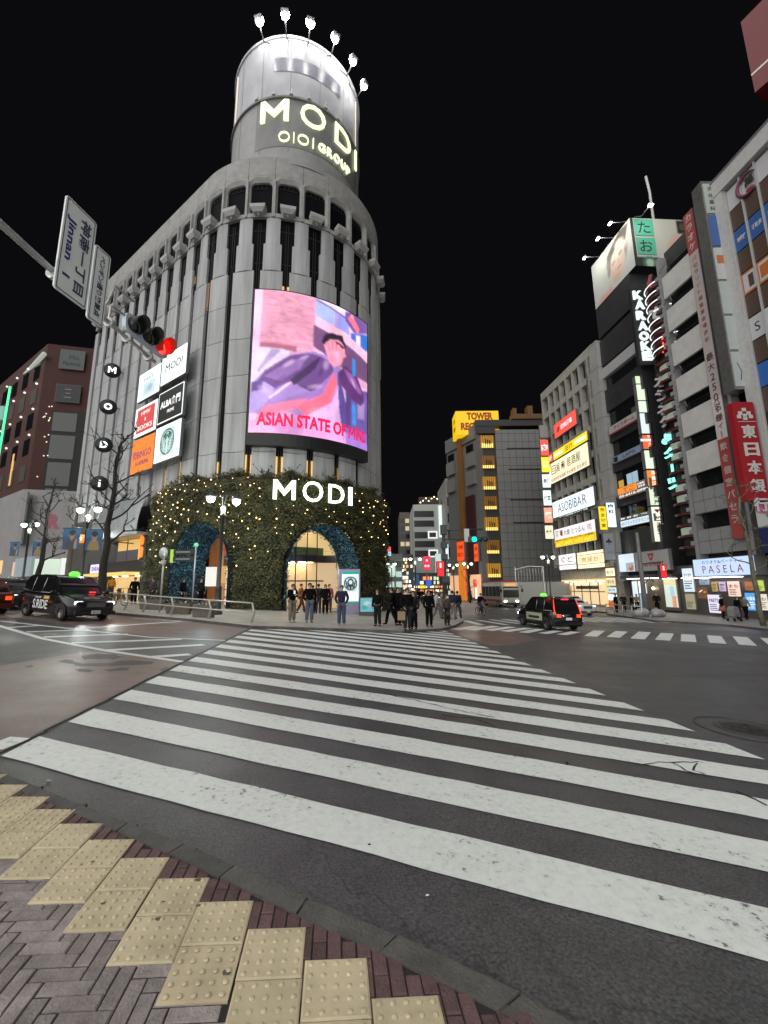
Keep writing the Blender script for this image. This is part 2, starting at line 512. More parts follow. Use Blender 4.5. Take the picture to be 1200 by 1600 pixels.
H2 = lambda X, Y: (600 + X / 2, 920 + Y / 2)              # bars of the crossing to the far right corner
for a, b in (((673, 131), (645, 149)), ((743, 133), (716, 152)), ((815, 135), (792, 157)), ((886, 139), (870, 161)), ((950, 143), (952, 166)), ((1031, 147), (1044, 171)), ((1112, 150), (1138, 177)), ((1200, 155), (1238, 184)), ((1290, 160), (1340, 192))):
    strip(mb, gnd(*H2(*a)).xy, gnd(*H2(*b)).xy, 0.56, 0.008)
for k in range(15):                                       # crossing behind the taxi
    x = 11.6 + 0.95 * k
    strip(mb, (x - 0.8, 34.5), (x, 29.5), 0.45, 0.008)
for y in range(60, 200, 10): strip(mb, (12.6 - 0.02 * y, y), (12.5 - 0.02 * y, y + 5), 0.14, 0.008)
strip(mb, (17.5, 30.5), (10.5, 200), 0.13, 0.008)
struct(mb.build('lane_marking', M_paint))

# dark bituminous repairs and stains on the red surface and round the manhole
mb = MB()
for pts in ([(128, 1026), (150, 1022), (178, 1023), (192, 1027), (175, 1031), (150, 1030), (135, 1031)], [(90, 1034), (105, 1031), (128, 1037), (168, 1037), (200, 1032), (240, 1034), (238, 1038), (200, 1040), (150, 1042), (120, 1040)], [(115, 1046), (135, 1047), (152, 1048), (140, 1051), (120, 1050)], [(165, 1047), (190, 1043), (207, 1044), (195, 1048), (170, 1050)], [(250, 1047), (262, 1043), (266, 1046), (255, 1050)], [(42, 1041), (50, 1040), (50, 1043), (43, 1043)]):
    g = gp(pts); sub = []
    for a, b in zip(g, g[1:] + g[:1]):
        for t in range(4): sub.append(a.lerp(b, t / 4) + Vector((random.uniform(-.05, .05), random.uniform(-.05, .05))))
    sheet(mb, sub, 0.007)
struct(mb.build('road_repair', mat('bitumen', (0.03, 0.029, 0.03), 0.5, var=0.3, scale=9, bump=0.4)))
mb = MB()
def crackline(pts, w=0.022, dz=0.0125):
    g = [gnd(*p).xy for p in pts]
    path = [g[0]]
    for a, b in zip(g[:-1], g[1:]):
        n = max(2, int((b - a).length / 0.12))
        for i in range(1, n + 1): path.append(a.lerp(b, i / n) + Vector((random.uniform(-.03, .03), random.uniform(-.03, .03))))
    for a, b in zip(path[:-1], path[1:]):
        if (b - a).length > 1e-4: strip(mb, a, b, w * random.uniform(0.4, 1.2), dz)
crackline([(980, 1192), (1005, 1195), (1050, 1193), (1095, 1192)]); crackline([(1050, 1193), (1075, 1206), (1110, 1218)]); crackline([(1090, 1194), (1082, 1206), (1100, 1211)])
crackline([(600, 1085), (660, 1098), (720, 1112), (770, 1122)], 0.03); crackline([(690, 1118), (745, 1125), (775, 1136)], 0.03); crackline([(1150, 1238), (1200, 1262)], 0.03)
crackline([(930, 1053), (1040, 1056), (1200, 1055)], 0.02); crackline([(884, 1192), (890, 1198)], 0.03)
for a, b in zip(range(0, 19), range(1, 20)):              # seam along the left end of the zebra
    p = LL1 + dL * (a * 0.66) - Vector((0.05, 0)); q = LL1 + dL * (b * 0.66) - Vector((0.05 + random.uniform(-.03, .03), 0)); strip(mb, p, q, 0.035, 0.0115)
struct(mb.build('road_crack', mat('crack_dark', (0.012, 0.012, 0.012), 0.95)))  # one even near-black for the cracks and the seam

# ---- near pavement: kerb stones, brick edging, herringbone bricks, tactile tiles
KO = [(-9.5, 6.4), (-6.2, 5.3), (-3.56, 4.25), (-2.5, 3.77), (-1.353, 3.293), (-0.477, 2.877), (0.149, 2.595), (0.828, 2.229), (1.7, 1.62), (3.0, 0.3), (4.4, -2.0)]
KI = [(-9.55, 6.2), (-6.2, 5.08), (-3.39, 4.05), (-2.46, 3.64), (-1.42, 3.17), (-0.52, 2.73), (0.03, 2.47), (0.69, 2.14), (1.56, 1.52), (2.84, 0.2), (4.2, -2.1)]
mb = MB(); sheet(mb, KI + [(4.2, -12), (-9.55, -12)], 0.024); struct(mb.build('pavement_bed', M_joint))
mb = MB()
def along(P, t):
    i = min(int(t), len(P) - 2); u = t - i
    return Vector((P[i][0] + (P[i + 1][0] - P[i][0]) * u, P[i][1] + (P[i + 1][1] - P[i][1]) * u))
t = 0.0
while t < len(KO) - 1.01:
    seg = (Vector(KO[int(t)]) - Vector(KO[min(int(t) + 1, len(KO) - 1)])).length
    t1 = min(t + 0.58 / seg, len(KO) - 1.001)
    a, b, c, d = along(KO, t), along(KO, t1), along(KI, t1), along(KI, t)
    ab = (b - a).normalized() * 0.006
    a += ab; d += ab; b -= ab; c -= ab
    hz = 0.036 + random.uniform(-0.004, 0.004)
    top = [(*p, G(p.x) + hz) for p in (a.lerp(d, 0.1), b.lerp(c, 0.1), c, d)]
    lowv = [(*a, G(a.x) + hz - 0.02), (*b, G(b.x) + hz - 0.02), (*b, G(b.x) - 0.1), (*a, G(a.x) - 0.1), (*c, G(c.x) - 0.1), (*d, G(d.x) - 0.1)]
    mb.add(top + lowv, [(0, 3, 2, 1)[::-1], (4, 5, 1, 0), (7, 6, 5, 4), (5, 6, 8, 2), (5, 2, 1), (7, 4, 3, 9), (4, 0, 3), (9, 3, 2, 8)])
    t = t1
struct(mb.build('kerb', M_kerb))
ang = rad(6.5)
U2 = Vector((math.cos(ang), math.sin(ang))); V2 = Vector((math.sin(ang), -math.cos(ang)))   # along and across the tile rows (V2 towards the viewer)
TO = Vector((-1.411, 2.948)); TD = Vector((0.333, -0.172))
def brick(mb, o, du, dv, top, mi=0, b=0.004):
    """o: corner, du and dv: edge vectors"""
    tilt = random.uniform(-0.003, 0.003)
    c = [o, o + du, o + du + dv, o + dv]
    m = (o + (du + dv) / 2)
    ins = [p + (m - p) * 0.06 for p in c]
    vs = [(*p, G(p.x) + top + tilt) for p in ins] + [(*p, G(p.x) + top - b) for p in c] + [(*p, G(p.x)) for p in c]
    fs = [(3, 2, 1, 0)]
    for i in range(4):
        j = (i + 1) % 4
        fs += [(i, j, 4 + j, 4 + i), (4 + i, 4 + j, 8 + j, 8 + i)]
    mb.add(vs, fs, mi)
def kerb_y(x):
    for (xa, ya), (xb, yb) in zip(KI[:-1], KI[1:]):
        if xa <= x <= xb: return ya + (yb - ya) * (x - xa) / (xb - xa)
    return -99
def stair(p):                                             # > 0 beyond the tile band (towards the road)
    n = Vector((-TD.y, TD.x)).normalized(); return (p - TO).dot(n)
mbr, mbg = MB(), MB()
bw = 0.104
for i in range(-75, 60):
    for j in range(-60, 30):
        o = TO + U2 * (i * bw * 0.72) + V2 * (j * 0.207 + (0.1 if i % 2 else 0))
        c = o + U2 * 0.04 + V2 * 0.1
        if c.y < -0.2 or c.y > kerb_y(c.x) + 0.06 or stair(c) < -0.24: continue
        brick(mbr, o, U2 * (bw * 0.72 - 0.008), V2 * 0.199, 0.031)
bw = 0.0745
for k in range(-100, 100):
    for mth in range(-25, 25):
        bx, by = k + 6 * mth, k
        for hx, hy, l, h in ((bx, by, 3, 1), (bx + 3, by - 2, 1, 3)):
            o = TO + U2 * (hx * bw) + V2 * (hy * bw)
            c = o + U2 * (l * bw / 2) + V2 * (h * bw / 2)
            if c.y < 0.4 or c.y > kerb_y(c.x) - 0.1 or stair(c) > -0.3 or c.x < -5 or c.x > 3: continue
            brick(mbg, o + U2 * 0.005 + V2 * 0.005, U2 * (l * bw - 0.008), V2 * (h * bw - 0.008), 0.031)
struct(mbr.build('brick_edging', mat('dark_red_brick', (0.105, 0.058, 0.058), 0.7, var=0.3, scale=12, bump=0.5, bscale=70, island=0.28)))
struct(mbg.build('brick_paving', mat('grey_brick', (0.25, 0.213, 0.208), 0.72, var=0.3, scale=10, bump=0.5, bscale=70, island=0.22)))
mb = MB()
for i in range(-13, 14):
    for j in range(2):
        o = TO + TD * i + V2 * (0.305 * j) + Vector((random.uniform(-.003, .003), random.uniform(-.003, .003)))
        o2 = o
        brick(mb, o2 + U2 * 0.003, U2 * 0.303, V2 * 0.300, 0.0375, 0, 0.003)
        for a in range(5):
            for c in range(5):
                p = o2 + U2 * (0.033 + 0.0605 * a) + V2 * (0.03 + 0.06 * c)
                z = G(p.x) + 0.0375
                r = 0.014
                if random.random() < 0.03: continue
                mb.lathe([(r, -0.002), (r * 0.92, 0.0035), (r * 0.65, 0.0065), (0.001, 0.0075)], 10, 0, T3(p.x, p.y, z))
struct(mb.build('tactile_paving', mat('tactile_yellow', (0.51, 0.43, 0.29), 0.6, var=0.2, scale=4, bump=0.10, bscale=120, island=0.06)))

mb = MB()
for k in range(26):                                       # gum and dirt spots trodden into the tiles
    o = TO + TD * random.uniform(-6, 6) + V2 * random.uniform(0, .6) + U2 * random.uniform(0, .3); r = random.choice((.006, .009, .014, .02))
    sheet(mb, [o + Vector((math.cos(a), .8 * math.sin(a))) * r * random.uniform(.7, 1.3) for a in np.linspace(0, 5.7, 9)], .0392)
struct(mb.build('pavement_stain', mat('gum', (.11, .09, .06), .7)))
# ---- plaza, left and right pavements (far side)
dl = Vector((-0.8056, 0.5924)); dr = Vector((-0.0896, 0.996))
k0 = gnd(175, 957, 0.1).xy
plaza = [k0 + dl * 70, k0] + gp([(300, 968), (395, 978.5), (450, 980), (540, 983), (630, 986), (690, 982.5), (712, 977), (724, 970)], 0.1)
e = plaza[-1]
plaza += [e + Vector((0.35, 2.0)), Vector((e.x + 0.2, 300)), Vector((-120, 300)), k0 + dl * 70 + Vector((0, 60))]
mb = MB(); raised(mb, plaza, 0.12, 0.3)
struct(mb.build('plaza_pavement', [M_pave, M_kerb]))
rp = [Vector((14.5, 300)), Vector((19.2, 75)), Vector((20.6, 40)), gnd(948, 959, .1).xy, gnd(1023, 969.5, .1).xy, gnd(1090, 973, .1).xy, gnd(1140, 976.5, .1).xy, gnd(1200, 983, .1).xy, Vector((30, 23.2)), Vector((60, 22)), Vector((60, 300))]
mb = MB(); raised(mb, rp[::-1], 0.12, 0.3)
struct(mb.build('right_pavement', [mat('right_paving', (0.21, 0.195, 0.18), 0.55, var=0.3, scale=1.5, bump=0.2), M_kerb]))
# ================================================================== THE DEPARTMENT STORE WITH THE ROUND TOWER
BC = Vector((-9.1, 36.6)); BR = 8.7
A0 = rad(-126.33); SEND = 19.18
TP = Vector((-14.25, 29.59)); NL = Vector((-0.592, -0.806))
def BP(s, off=0.0):
    """point at distance s along the rounded front (0 = start of the bend), pushed out by off"""
    if s < 0: p = TP - dl * s * -1 * -1; p = TP + dl * (-s); n = NL
    elif s <= SEND:
        a = A0 + s / BR; n = Vector((math.cos(a), math.sin(a))); p = BC + n * BR
    else: n = Vector((1, 0)); p = BC + Vector((BR, s - SEND))
    return p + n * off
def BV(s, off, z): p = BP(s, off); return (p.x, p.y, z)
PITCHB = 2.14
bays = [1.0 + PITCHB * k for k in range(-10, 17)]
M_conc = mat('pale_panel', (0.39, 0.40, 0.405), 0.6, var=0.26, scale=2.2, bump=0.12, bscale=14, stretch=(1, 1, 0.07), island=0.07)
M_concd = mat('worn_parapet', (0.33, 0.33, 0.32), 0.7, var=0.2, scale=1.6, bump=0.25, bscale=18)
M_glass = mat('dark_glass', (0.006, 0.006, 0.008), 0.5, spec=0.03)
M_mull = mat('dark_mullion', (0.03, 0.03, 0.032), 0.45)
M_warm = glow('warm_window', (1.0, 0.62, 0.22), 0.9)
M_warmd = glow('dim_warm_window', (1.0, 0.55, 0.2), 0.22)
store = thing('department_store', 'pale ribbed department store with a rounded corner and a floodlit drum on its roof', 'building', loc=(BC.x, BC.y, 0.3))
Mi = Matrix.Translation((-BC.x, -BC.y, -0.3))
def sbuild(mb, name, mats, parent=None, label=None):
    return mb.build(name, mats, parent or store, label, Mi if parent is None else None)
# --- piers: bowed panels stacked in storeys, stepping in towards the top
mb = MB()
rows = [(6.9, 8.35), (8.39, 11.2), (11.24, 14.05), (14.09, 16.9), (16.94, 19.75), (19.79, 22.55), (22.59, 25.3)]
def panel(s0, s1, z0, z1, off=0.0, depth=0.3, bow=0.07, mi=0, sag=0.0):
    n = 6
    vs = []
    for i in range(n + 1):
        t = i / n; s = s0 + (s1 - s0) * t
        o = off + bow * (1 - (2 * t - 1) ** 2)
        dz = -sag * (1 - (2 * t - 1) ** 2)
        vs += [BV(s, o, z0 + dz), BV(s, o, z1 + dz), BV(s, off - depth, z0), BV(s, off - depth, z1)]
    fs = []
    for i in range(n):
        a, b = 4 * i, 4 * i + 4
        fs += [(a, b, b + 1, a + 1), (a + 1, b + 1, b + 3, a + 3), (a, a + 2, b + 2, b)]
    fs += [(0, 1, 3, 2), (4 * n, 4 * n + 2, 4 * n + 3, 4 * n + 1)]
    mb.add(vs, fs, mi)
for b in bays:
    c = b + PITCHB / 2
    for i, (z0, z1) in enumerate(rows):
        if i == 0 and c < -2.5: continue
        panel(c - 0.82, c + 0.82, z0, z1, sag=0.10)
    panel(c - 0.675, c + 0.675, 25.33, 27.6, -0.02)
    panel(c - 0.53, c + 0.53, 27.63, 29.88, -0.04)
panel(-21.5, bays[0] - 0.3, 6.9, 29.5, 0, 0.75, 0.0)
sbuild(mb, 'wall', M_conc)
# --- top storey: lintel band, mullions and arched openings
mb = MB()
def ring(b, half, ztop, zbot, rr, off, n=6):
    pts = [(b - half, zbot)]
    pts.append((b - half, ztop - rr))
    for k in range(1, n): a = PI - (PI / 2) * k / n; pts.append((b - half + rr + rr * math.cos(a), ztop - rr + rr * math.sin(a)))
    pts.append((b - half + rr, ztop)); pts.append((b + half - rr, ztop))
    for k in range(1, n): a = PI / 2 - (PI / 2) * k / n; pts.append((b + half - rr + rr * math.cos(a), ztop - rr + rr * math.sin(a)))
    pts.append((b + half, ztop - rr)); pts.append((b + half, zbot))
    return [BV(s, off, z) for s, z in pts], pts
for b in bays:
    h = PITCHB / 2
    o1, p1 = ring(b, 0.98, 33.55, 30.25, 0.62, 0.0)
    o2, p2 = ring(b, 0.86, 33.2, 30.25, 0.40, -0.14)
    o3, p3 = ring(b, 0.85, 33.17, 30.25, 0.39, -0.28)
    o0 = []
    for s, z in p1:
        if abs(s - b) > 0.979: o0.append(BV(b + math.copysign(h, s - b), 0, z))
        else: o0.append(BV(b + (s - b) * h / 0.98, 0, 33.72))
    n = len(o1)
    vs = o0 + o1 + o2 + o3
    fs = []
    for r in range(3):
        for i in range(n - 1): fs.append((r * n + i, r * n + i + 1, (r + 1) * n + i + 1, (r + 1) * n + i)[::-1])
    mb.add(vs, fs, 0)
    # thin rib between two openings
    for q in (b + h,):
        mb.add([BV(q - 0.12, 0.0, 29.9), BV(q - 0.09, 0.13, 29.9), BV(q + 0.09, 0.13, 29.9), BV(q + 0.12, 0.0, 29.9), BV(q - 0.12, 0.0, 33.3), BV(q - 0.09, 0.13, 33.1), BV(q + 0.09, 0.13, 33.1), BV(q + 0.12, 0.0, 33.3)], [(0, 1, 5, 4), (1, 2, 6, 5), (2, 3, 7, 6), (4, 5, 6, 7), (0, 3, 2, 1)], 0)
    # spandrel strip under the opening
    panel(b - h, b + h, 29.9, 30.24, 0.06, 0.8, 0.0)
    # parapet panel and its coping
    panel(b - h + 0.012, b + h - 0.012, 33.73, 35.45, 0.0, 0.5, 0.0)
sbuild(mb, 'parapet', M_concd)
# --- windows: one per bay below, one arched one above, lit strips low down
gl = {}
for k, b in enumerate(bays):
    m2 = MB()
    panel_v = [BV(b - 0.6, -0.2, 6.9), BV(b + 0.6, -0.2, 6.9), BV(b + 0.6, -0.2, 29.95), BV(b - 0.6, -0.2, 29.95)]
    m2.add(panel_v, [(0, 1, 2, 3)], 0)
    for ds in (-0.09, 0.09, ):
        p = BP(b + ds, -0.18)
        m2.tube([(p.x, p.y, 6.9), (p.x, p.y, 29.55)], 0.035, 4, 1, None, False)
    for z in np.arange(9.0, 29, 2.84):
        p, q = BP(b - 0.55, -0.185), BP(b + 0.55, -0.185); m2.tube([(p.x, p.y, z), (q.x, q.y, z)], 0.05, 4, 1, None, False)
    w = sbuild(m2, 'window', [M_glass, M_mull])
    m2 = MB()
    m2.add([BV(b - 0.88, -0.27, 30.2), BV(b + 0.88, -0.27, 30.2), BV(b + 0.88, -0.27, 33.25), BV(b - 0.88, -0.27, 33.25)], [(0, 1, 2, 3)], 0)
    p, q = BP(b - 0.75, -0.25), BP(b + 0.75, -0.25); m2.tube([(p.x, p.y, 32.75), (q.x, q.y, 32.75)], 0.03, 4, 1, None, False)
    for ds in (-0.35, 0.0, 0.35):
        p = BP(b + ds, -0.25); m2.tube([(p.x, p.y, 32.75), (p.x, p.y, 33.15)], 0.025, 4, 1, None, False)
    sbuild(m2, 'arched_window', [M_glass, M_mull])
for b, z0, z1, m_ in ((bays[11], 9.0, 10.6, M_warm), (bays[12], 9.0, 11.0, M_warm), (bays[13], 9.0, 10.9, M_warm), (bays[14], 9.0, 10.8, M_warm), (bays[15], 9.0, 10.6, M_warmd), (bays[9], 8.6, 11.3, M_warm), (bays[8], 9, 11.0, M_warm), (bays[7], 9.3, 10.2, M_warmd), (bays[13], 23.4, 24.2, M_warm), (bays[10], 23.0, 25.4, M_warmd), (bays[9], 20.2, 20.5, M_warm), (bays[9], 26.3, 27.0, M_warmd)):
    m2 = MB()
    for ds in (-0.17, 0.17):
        m2.add([BV(b + ds - 0.12, -0.185, z0), BV(b + ds + 0.12, -0.185, z0), BV(b + ds + 0.12, -0.185, z1), BV(b + ds - 0.12, -0.185, z1)], [(0, 1, 2, 3)], 0)
    sbuild(m2, 'lit_window', m_, None, 'warm lit strip of window')
# --- tapered ledge boxes under the arched windows
for b in bays[:20]:
    m2 = MB()
    def lb(hw, o0, o1, z): return [BV(b - hw, o0, z), BV(b + hw, o0, z), BV(b + hw, o1, z), BV(b - hw, o1, z)]
    vs = lb(0.34, 0.05, 0.46, 29.98) + lb(0.52, 0.03, 0.66, 30.24) + lb(0.56, 0.03, 0.70, 30.48)
    fs = [(0, 3, 2, 1)[::-1]] + [tuple(r * 4 + j for j in (0, 1)) + ((r + 1) * 4 + 1, (r + 1) * 4) for r in (0, 1)]
    for r in (0, 1):
        for i in (1, 2, 3): fs.append((r * 4 + i, r * 4 + (i + 1) % 4, (r + 1) * 4 + (i + 1) % 4, (r + 1) * 4 + i))
    fs.append((8, 9, 10, 11))
    m2.add(vs, fs, 0)
    p = BP(b, 0.32); m2.tube([(p.x, p.y, 29.75), (p.x, p.y, 30.0)], 0.05, 6, 0)
    sbuild(m2, 'ledge_box', mat('ledge_stone', (.46, .46, .45), .6, var=.1))
# --- roof slab, back walls and inner core
mb = MB()
out = [BP(s, -0.45) for s in [-21.3] + list(np.linspace(0, SEND, 24)) + [SEND + 36]] + [Vector((-24, 73)), Vector((-40, 56))]
mb.slab([(p.x, p.y) for p in out], 35.0, 35.2, 0)
ins = [BP(s, -0.72) for s in [-21.3] + list(np.linspace(0, SEND, 24)) + [SEND + 36]] + [Vector((-23.8, 72.6)), Vector((-39.6, 55.8))]
n = len(ins)
mb.add([(p.x, p.y, 6.95) for p in ins] + [(p.x, p.y, 34.99) for p in ins], [(i, (i + 1) % n, n + (i + 1) % n, n + i) for i in range(n)], 0)
sbuild(mb, 'roof', M_mull)
# --- the drum on the roof
TC = Vector((-8.0, 33.87)); TR = 5.82
def TV(a, off, z): a = rad(a); return (TC.x + (TR + off) * math.cos(a), TC.y + (TR + off) * math.sin(a), z)
M_drumlo = mat('drum_panel', (0.19, 0.19, 0.195), 0.45, var=0.15, scale=0.8)
M_drumhi = mat('drum_upper_panel', (0.46, 0.47, 0.51), 0.6, var=0.12, scale=0.6)
M_drumband = mat('drum_band', (0.2, 0.21, 0.27), 0.35, var=0.1)
mb = MB()
NA = 72
def band(z0, z1, a0, a1, off, mi, n=NA):
    vs = []; fs = []
    for i in range(n + 1):
        a = a0 + (a1 - a0) * i / n; vs += [TV(a, off, z0), TV(a, off, z1)]
    for i in range(n): fs.append((2 * i, 2 * i + 2, 2 * i + 3, 2 * i + 1))
    mb.add(vs, fs, mi, True)
band(35.0, 41.3, 0, 360, 0, 0)
band(41.3, 47.6, 0, 360, 0, 1)
band(44.1, 45.5, -98, -40, 0.03, 2)
band(36.6, 41.2, -112, -12, 0.02, 3)
for z, o, hgt in ((41.3, 0.16, 0.18), (47.55, 0.12, 0.25)):
    vs = []; fs = []
    for i in range(NA):
        a = 360 * i / NA; vs += [TV(a, 0, z), TV(a, o, z), TV(a, o, z + hgt), TV(a, 0, z + hgt)]
    for i in range(NA):
        j = (i + 1) % NA
        for k in range(4): fs.append((4 * i + k, 4 * j + k, 4 * j + (k + 1) % 4, 4 * i + (k + 1) % 4))
    mb.add(vs, fs, 3 if z < 45 else 1)
for a in range(-180, 180, 24):
    mb.add([TV(a - 0.25, 0.03, 36.2), TV(a + 0.25, 0.03, 36.2), TV(a + 0.25, 0.03, 47.5), TV(a - 0.25, 0.03, 47.5)], [(0, 1, 2, 3)], 2)
vs = [TV(360 * i / NA, 0, 47.6) for i in range(NA)]
mb.add(vs, [tuple(range(NA))], 0)
sbuild(mb, 'roof_drum', [mat('drum_base', (0.3, 0.3, 0.3), 0.5, var=0.12, scale=1), M_drumhi, M_drumband, M_drumlo])
m2 = MB()
for a in (-141, -17):
    m2 = MB(); m2.tube([TV(a, 0.12, 41.6), TV(a, 0.12, 46.6)], 0.06, 6, 0)
    sbuild(m2, 'neon_strip', glow('dim_strip', (1.0, 0.85, 0.7), 0.8))
for a in (-112, -97, -83, -69, -55, -42):
    m2 = MB(); m2.box(-0.14, 0.14, -0.12, 0.12, 0, 0.16)
    m2.tube([(0, 0, -0.05), (0, 0, 0.7)], 0.02, 5)
    p = TV(a, 0.12, 41.55); o = sbuild(m2, 'rail_light', mat('pale_metal', (0.6, 0.6, 0.6), 0.4)); o.matrix_local = Mi @ T3(*p) @ Matrix.Rotation(rad(a + 90), 4, 'Z')

# --- tower lettering (hangs on the drum)
M_let = glow('letter_white', (0.93, 1.0, 0.62), 1.25)
M_letside = mat('letter_side', (0.25, 0.28, 0.2), 0.5)
def drum_wrap(x, y, z):      # x along the arc from angle -66, y out
    a = -63.0 + math.degrees(x / TR)
    return TV(a, -y + 0.0, z)
def drum_text(name, label, items):
    c = TV(-63, 0, 36)
    t = thing(name, label, 'sign', loc=c)
    for ch, a0, a1, zc, h, bold in items:
        m2 = MB(); xc = rad((a0 + a1) / 2 + 63) * TR; w = rad(a1 - a0) * TR
        m2.text(ch, xc, zc, h, w, -0.1, 0.14, 0, bold); m2.warp(drum_wrap)
        m2.build('letter', M_let, t, None, Matrix.Translation(-Vector(c)))
    return t
drum_text('roof_sign', 'big glowing MODI lettering around the roof drum', 'x' and [('M', -107, -84.3, 39.95, 2.05, .0), ('O', -75.5, -55.2, 39.95, 2.2, .0), ('D', -46.2, -27.5, 39.95, 2.05, .0), ('I', -19.0, -16.4, 39.95, 2.05, .0)])
drum_text('roof_sign', 'smaller glowing OIOI GROUP lettering below the big roof letters', [('O', -91.5, -83, 37.35, 0.95, -0.02), ('I', -80.3, -79.5, 37.35, 0.95, 0), ('O', -77, -68.5, 37.35, 0.95, -0.02), ('I', -65.5, -64.6, 37.35, 0.95, 0), ('G', -61, -55, 37.35, 0.8, .02), ('R', -53.5, -48.5, 37.35, 0.8, .02), ('O', -47.2, -41, 37.35, 0.8, .02), ('U', -39.5, -34.8, 37.35, 0.8, .02), ('P', -33.2, -28.5, 37.35, 0.8, .02)])
# --- floodlights on arms around the drum's rim
M_lampw = glow('flood_face', (1.0, 0.97, 0.9), 60)
M_steel = mat('grey_steel', (0.25, 0.25, 0.26), 0.4, 0.6)
flood_px = [(404, 30), (445, 20), (485, 33), (525, 57), (553, 93), (570, 132)]
fl0 = None
for i, (px, py) in enumerate(flood_px):
    # ring of radius TR + 1.9 around the drum
    d = ray(px, py); R1 = TR + 1.7
    a = d.x ** 2 + d.y ** 2; b = -2 * (d.x * TC.x + d.y * TC.y); c = TC.length_squared - R1 * R1
    disc = b * b - 4 * a * c
    t = (-b - math.sqrt(max(disc, 0))) / (2 * a)
    p = d * t + Vector((0, 0, CZ))
    an = math.atan2(p.y - TC.y, p.x - TC.x)
    lab = ['leftmost', 'second from the left', 'third from the left', 'fourth from the left', 'fifth from the left', 'rightmost'][i]
    t_ = thing('floodlight', 'white floodlight on an arm above the roof drum, ' + lab + ' of the six', 'floodlight', loc=p, rz=an + PI / 2, group='floodlights around the roof drum')
    m2 = MB(); m2.box(-0.3, 0.3, -0.12, 0.12, -0.25, 0.25); m2.build('housing', M_steel, t_, None, Matrix.Rotation(rad(35), 4, 'X'))
    m2 = MB(); m2.lathe([(0.001, 0), (0.36, 0.0), (0.36, 0.03), (0.001, 0.05)], 14); m2.build('lamp_face', M_lampw, t_, None, Matrix.Rotation(rad(35), 4, 'X') @ T3(0, 0.13, -0.02) @ Matrix.Rotation(rad(-90), 4, 'X'))
    m2 = MB(); m2.tube([(0, 0.1, -0.2), (0, 0.9, -0.9), (0, 1.75, 47.4 - p.z)], 0.05, 6); m2.build('arm', M_steel, t_)
    m2 = MB(); m2.lathe([(0.001, -.12), (0.14, -.1), (0.16, 0.1), (0.001, 0.14)], 12); m2.build('lens', M_lampw, t_, None, T3(0, -0.02, -0.3))
    s_ = D.lights.new('flood_spot', 'SPOT'); s_.energy = 75; s_.spot_size = rad(95); s_.spot_blend = 0.8; s_.color = (1, 0.97, 0.92); s_.shadow_soft_size = 0.2
    so = D.objects.new('flood_spot', s_); COL.objects.link(so); so.parent = t_
    so.matrix_local = T3(0, 0.3, -0.4) @ Matrix.Rotation(rad(28), 4, 'X')
# ================================================================== THINGS ON THE STORE: SCREEN, GREEN WALL, SIGNS, LOBBY
def add_letters(t, M, items, m_, depth=0.05, y=-0.02, bold=0.0, name='lettering'):
    for it in items:
        s_, cx, cz, h, w = it[:5]
        b_ = it[5] if len(it) > 5 else bold
        m2 = MB(); m2.text(s_, cx, cz, h, w, y, depth, 0, b_); m2.build(name, it[6] if len(it) > 6 else m_, t, None, M)
I4 = Matrix.Identity(4)
M_black = mat('black_metal', (0.012, 0.012, 0.013), 0.4)
M_blackm = mat('black_matt', (0.015, 0.015, 0.016), 0.7)
M_white = mat('white_paint', (0.7, 0.7, 0.7), 0.5)
M_cabinet = mat('sign_cabinet', (0.16, 0.16, 0.165), 0.5)
# ---- curved video screen
s0s, s1s, zS0, zS1 = rad(126.33 - 90.6) * BR, rad(126.33 - 32.6) * BR, 12.32, 23.22
scr = thing('video_screen', 'curved video screen on the rounded front showing a man covering his face', 'screen', loc=BV((s0s + s1s) / 2, 0.2, 11.4))
Ms = Matrix.Translation(-scr.location)
m2 = MB()
n = 20
vs = []
for i in range(n + 1):
    s = s0s - 0.12 + (s1s - s0s + 0.24) * i / n
    vs += [BV(s, 0.0, 11.45), BV(s, 0.58, 11.45), BV(s, 0.58, zS1 + 0.1), BV(s, 0.0, zS1 + 0.1)]
fs = []
for i in range(n):
    for k in range(4): fs.append((4 * i + k, 4 * i + 4 + k, 4 * i + 4 + (k + 1) % 4, 4 * i + (k + 1) % 4))
fs += [(0, 1, 2, 3), (4 * n + 3, 4 * n + 2, 4 * n + 1, 4 * n)]
m2.add(vs, fs); m2.build('housing', M_black, scr, None, Ms)
def SCW(X, Y):
    u = (X - 232) / (921 - 232); yt = 375 + 20 * u + 190 * u * u; yb = 1262 + 20 * u + 88 * u * u
    return (u, (Y - yt) / (yb - yt))
def P_(pts): return [SCW(*p) for p in pts]
pic = Pic(150, 180, lin(236, 196, 226))
rngp = np.random.default_rng(3)
pic.poly(P_([(215, 300), (560, 300), (545, 770), (215, 720)]), lin(224, 160, 186))
for j in range(46):                                       # brick courses
    zz = j / 80.0
    for i in range(9):
        x = i * 0.062 + (0.031 if j % 2 else 0) + rngp.uniform(-.01, .01)
        c = lin(*(np.array([220, 150, 176]) + rngp.integers(-28, 26)))
        q = [(x, zz + 0.05 * x), (x + 0.056, zz + 0.05 * (x + .056)), (x + 0.056, zz + 0.009 + 0.05 * (x + .056)), (x, zz + 0.009 + 0.05 * x)]
        if zz < 0.44 and 0.05 < x < 0.45: pic.poly(q, c, 0.75)
pic.poly(P_([(215, 360), (275, 360), (265, 800), (215, 800)]), lin(243, 206, 238))
pic.poly(P_([(270, 715), (460, 745), (455, 780), (270, 745)]), lin(176, 100, 128))
pic.poly(P_([(270, 745), (420, 770), (430, 960), (215, 980), (250, 760)]), lin(222, 212, 248))
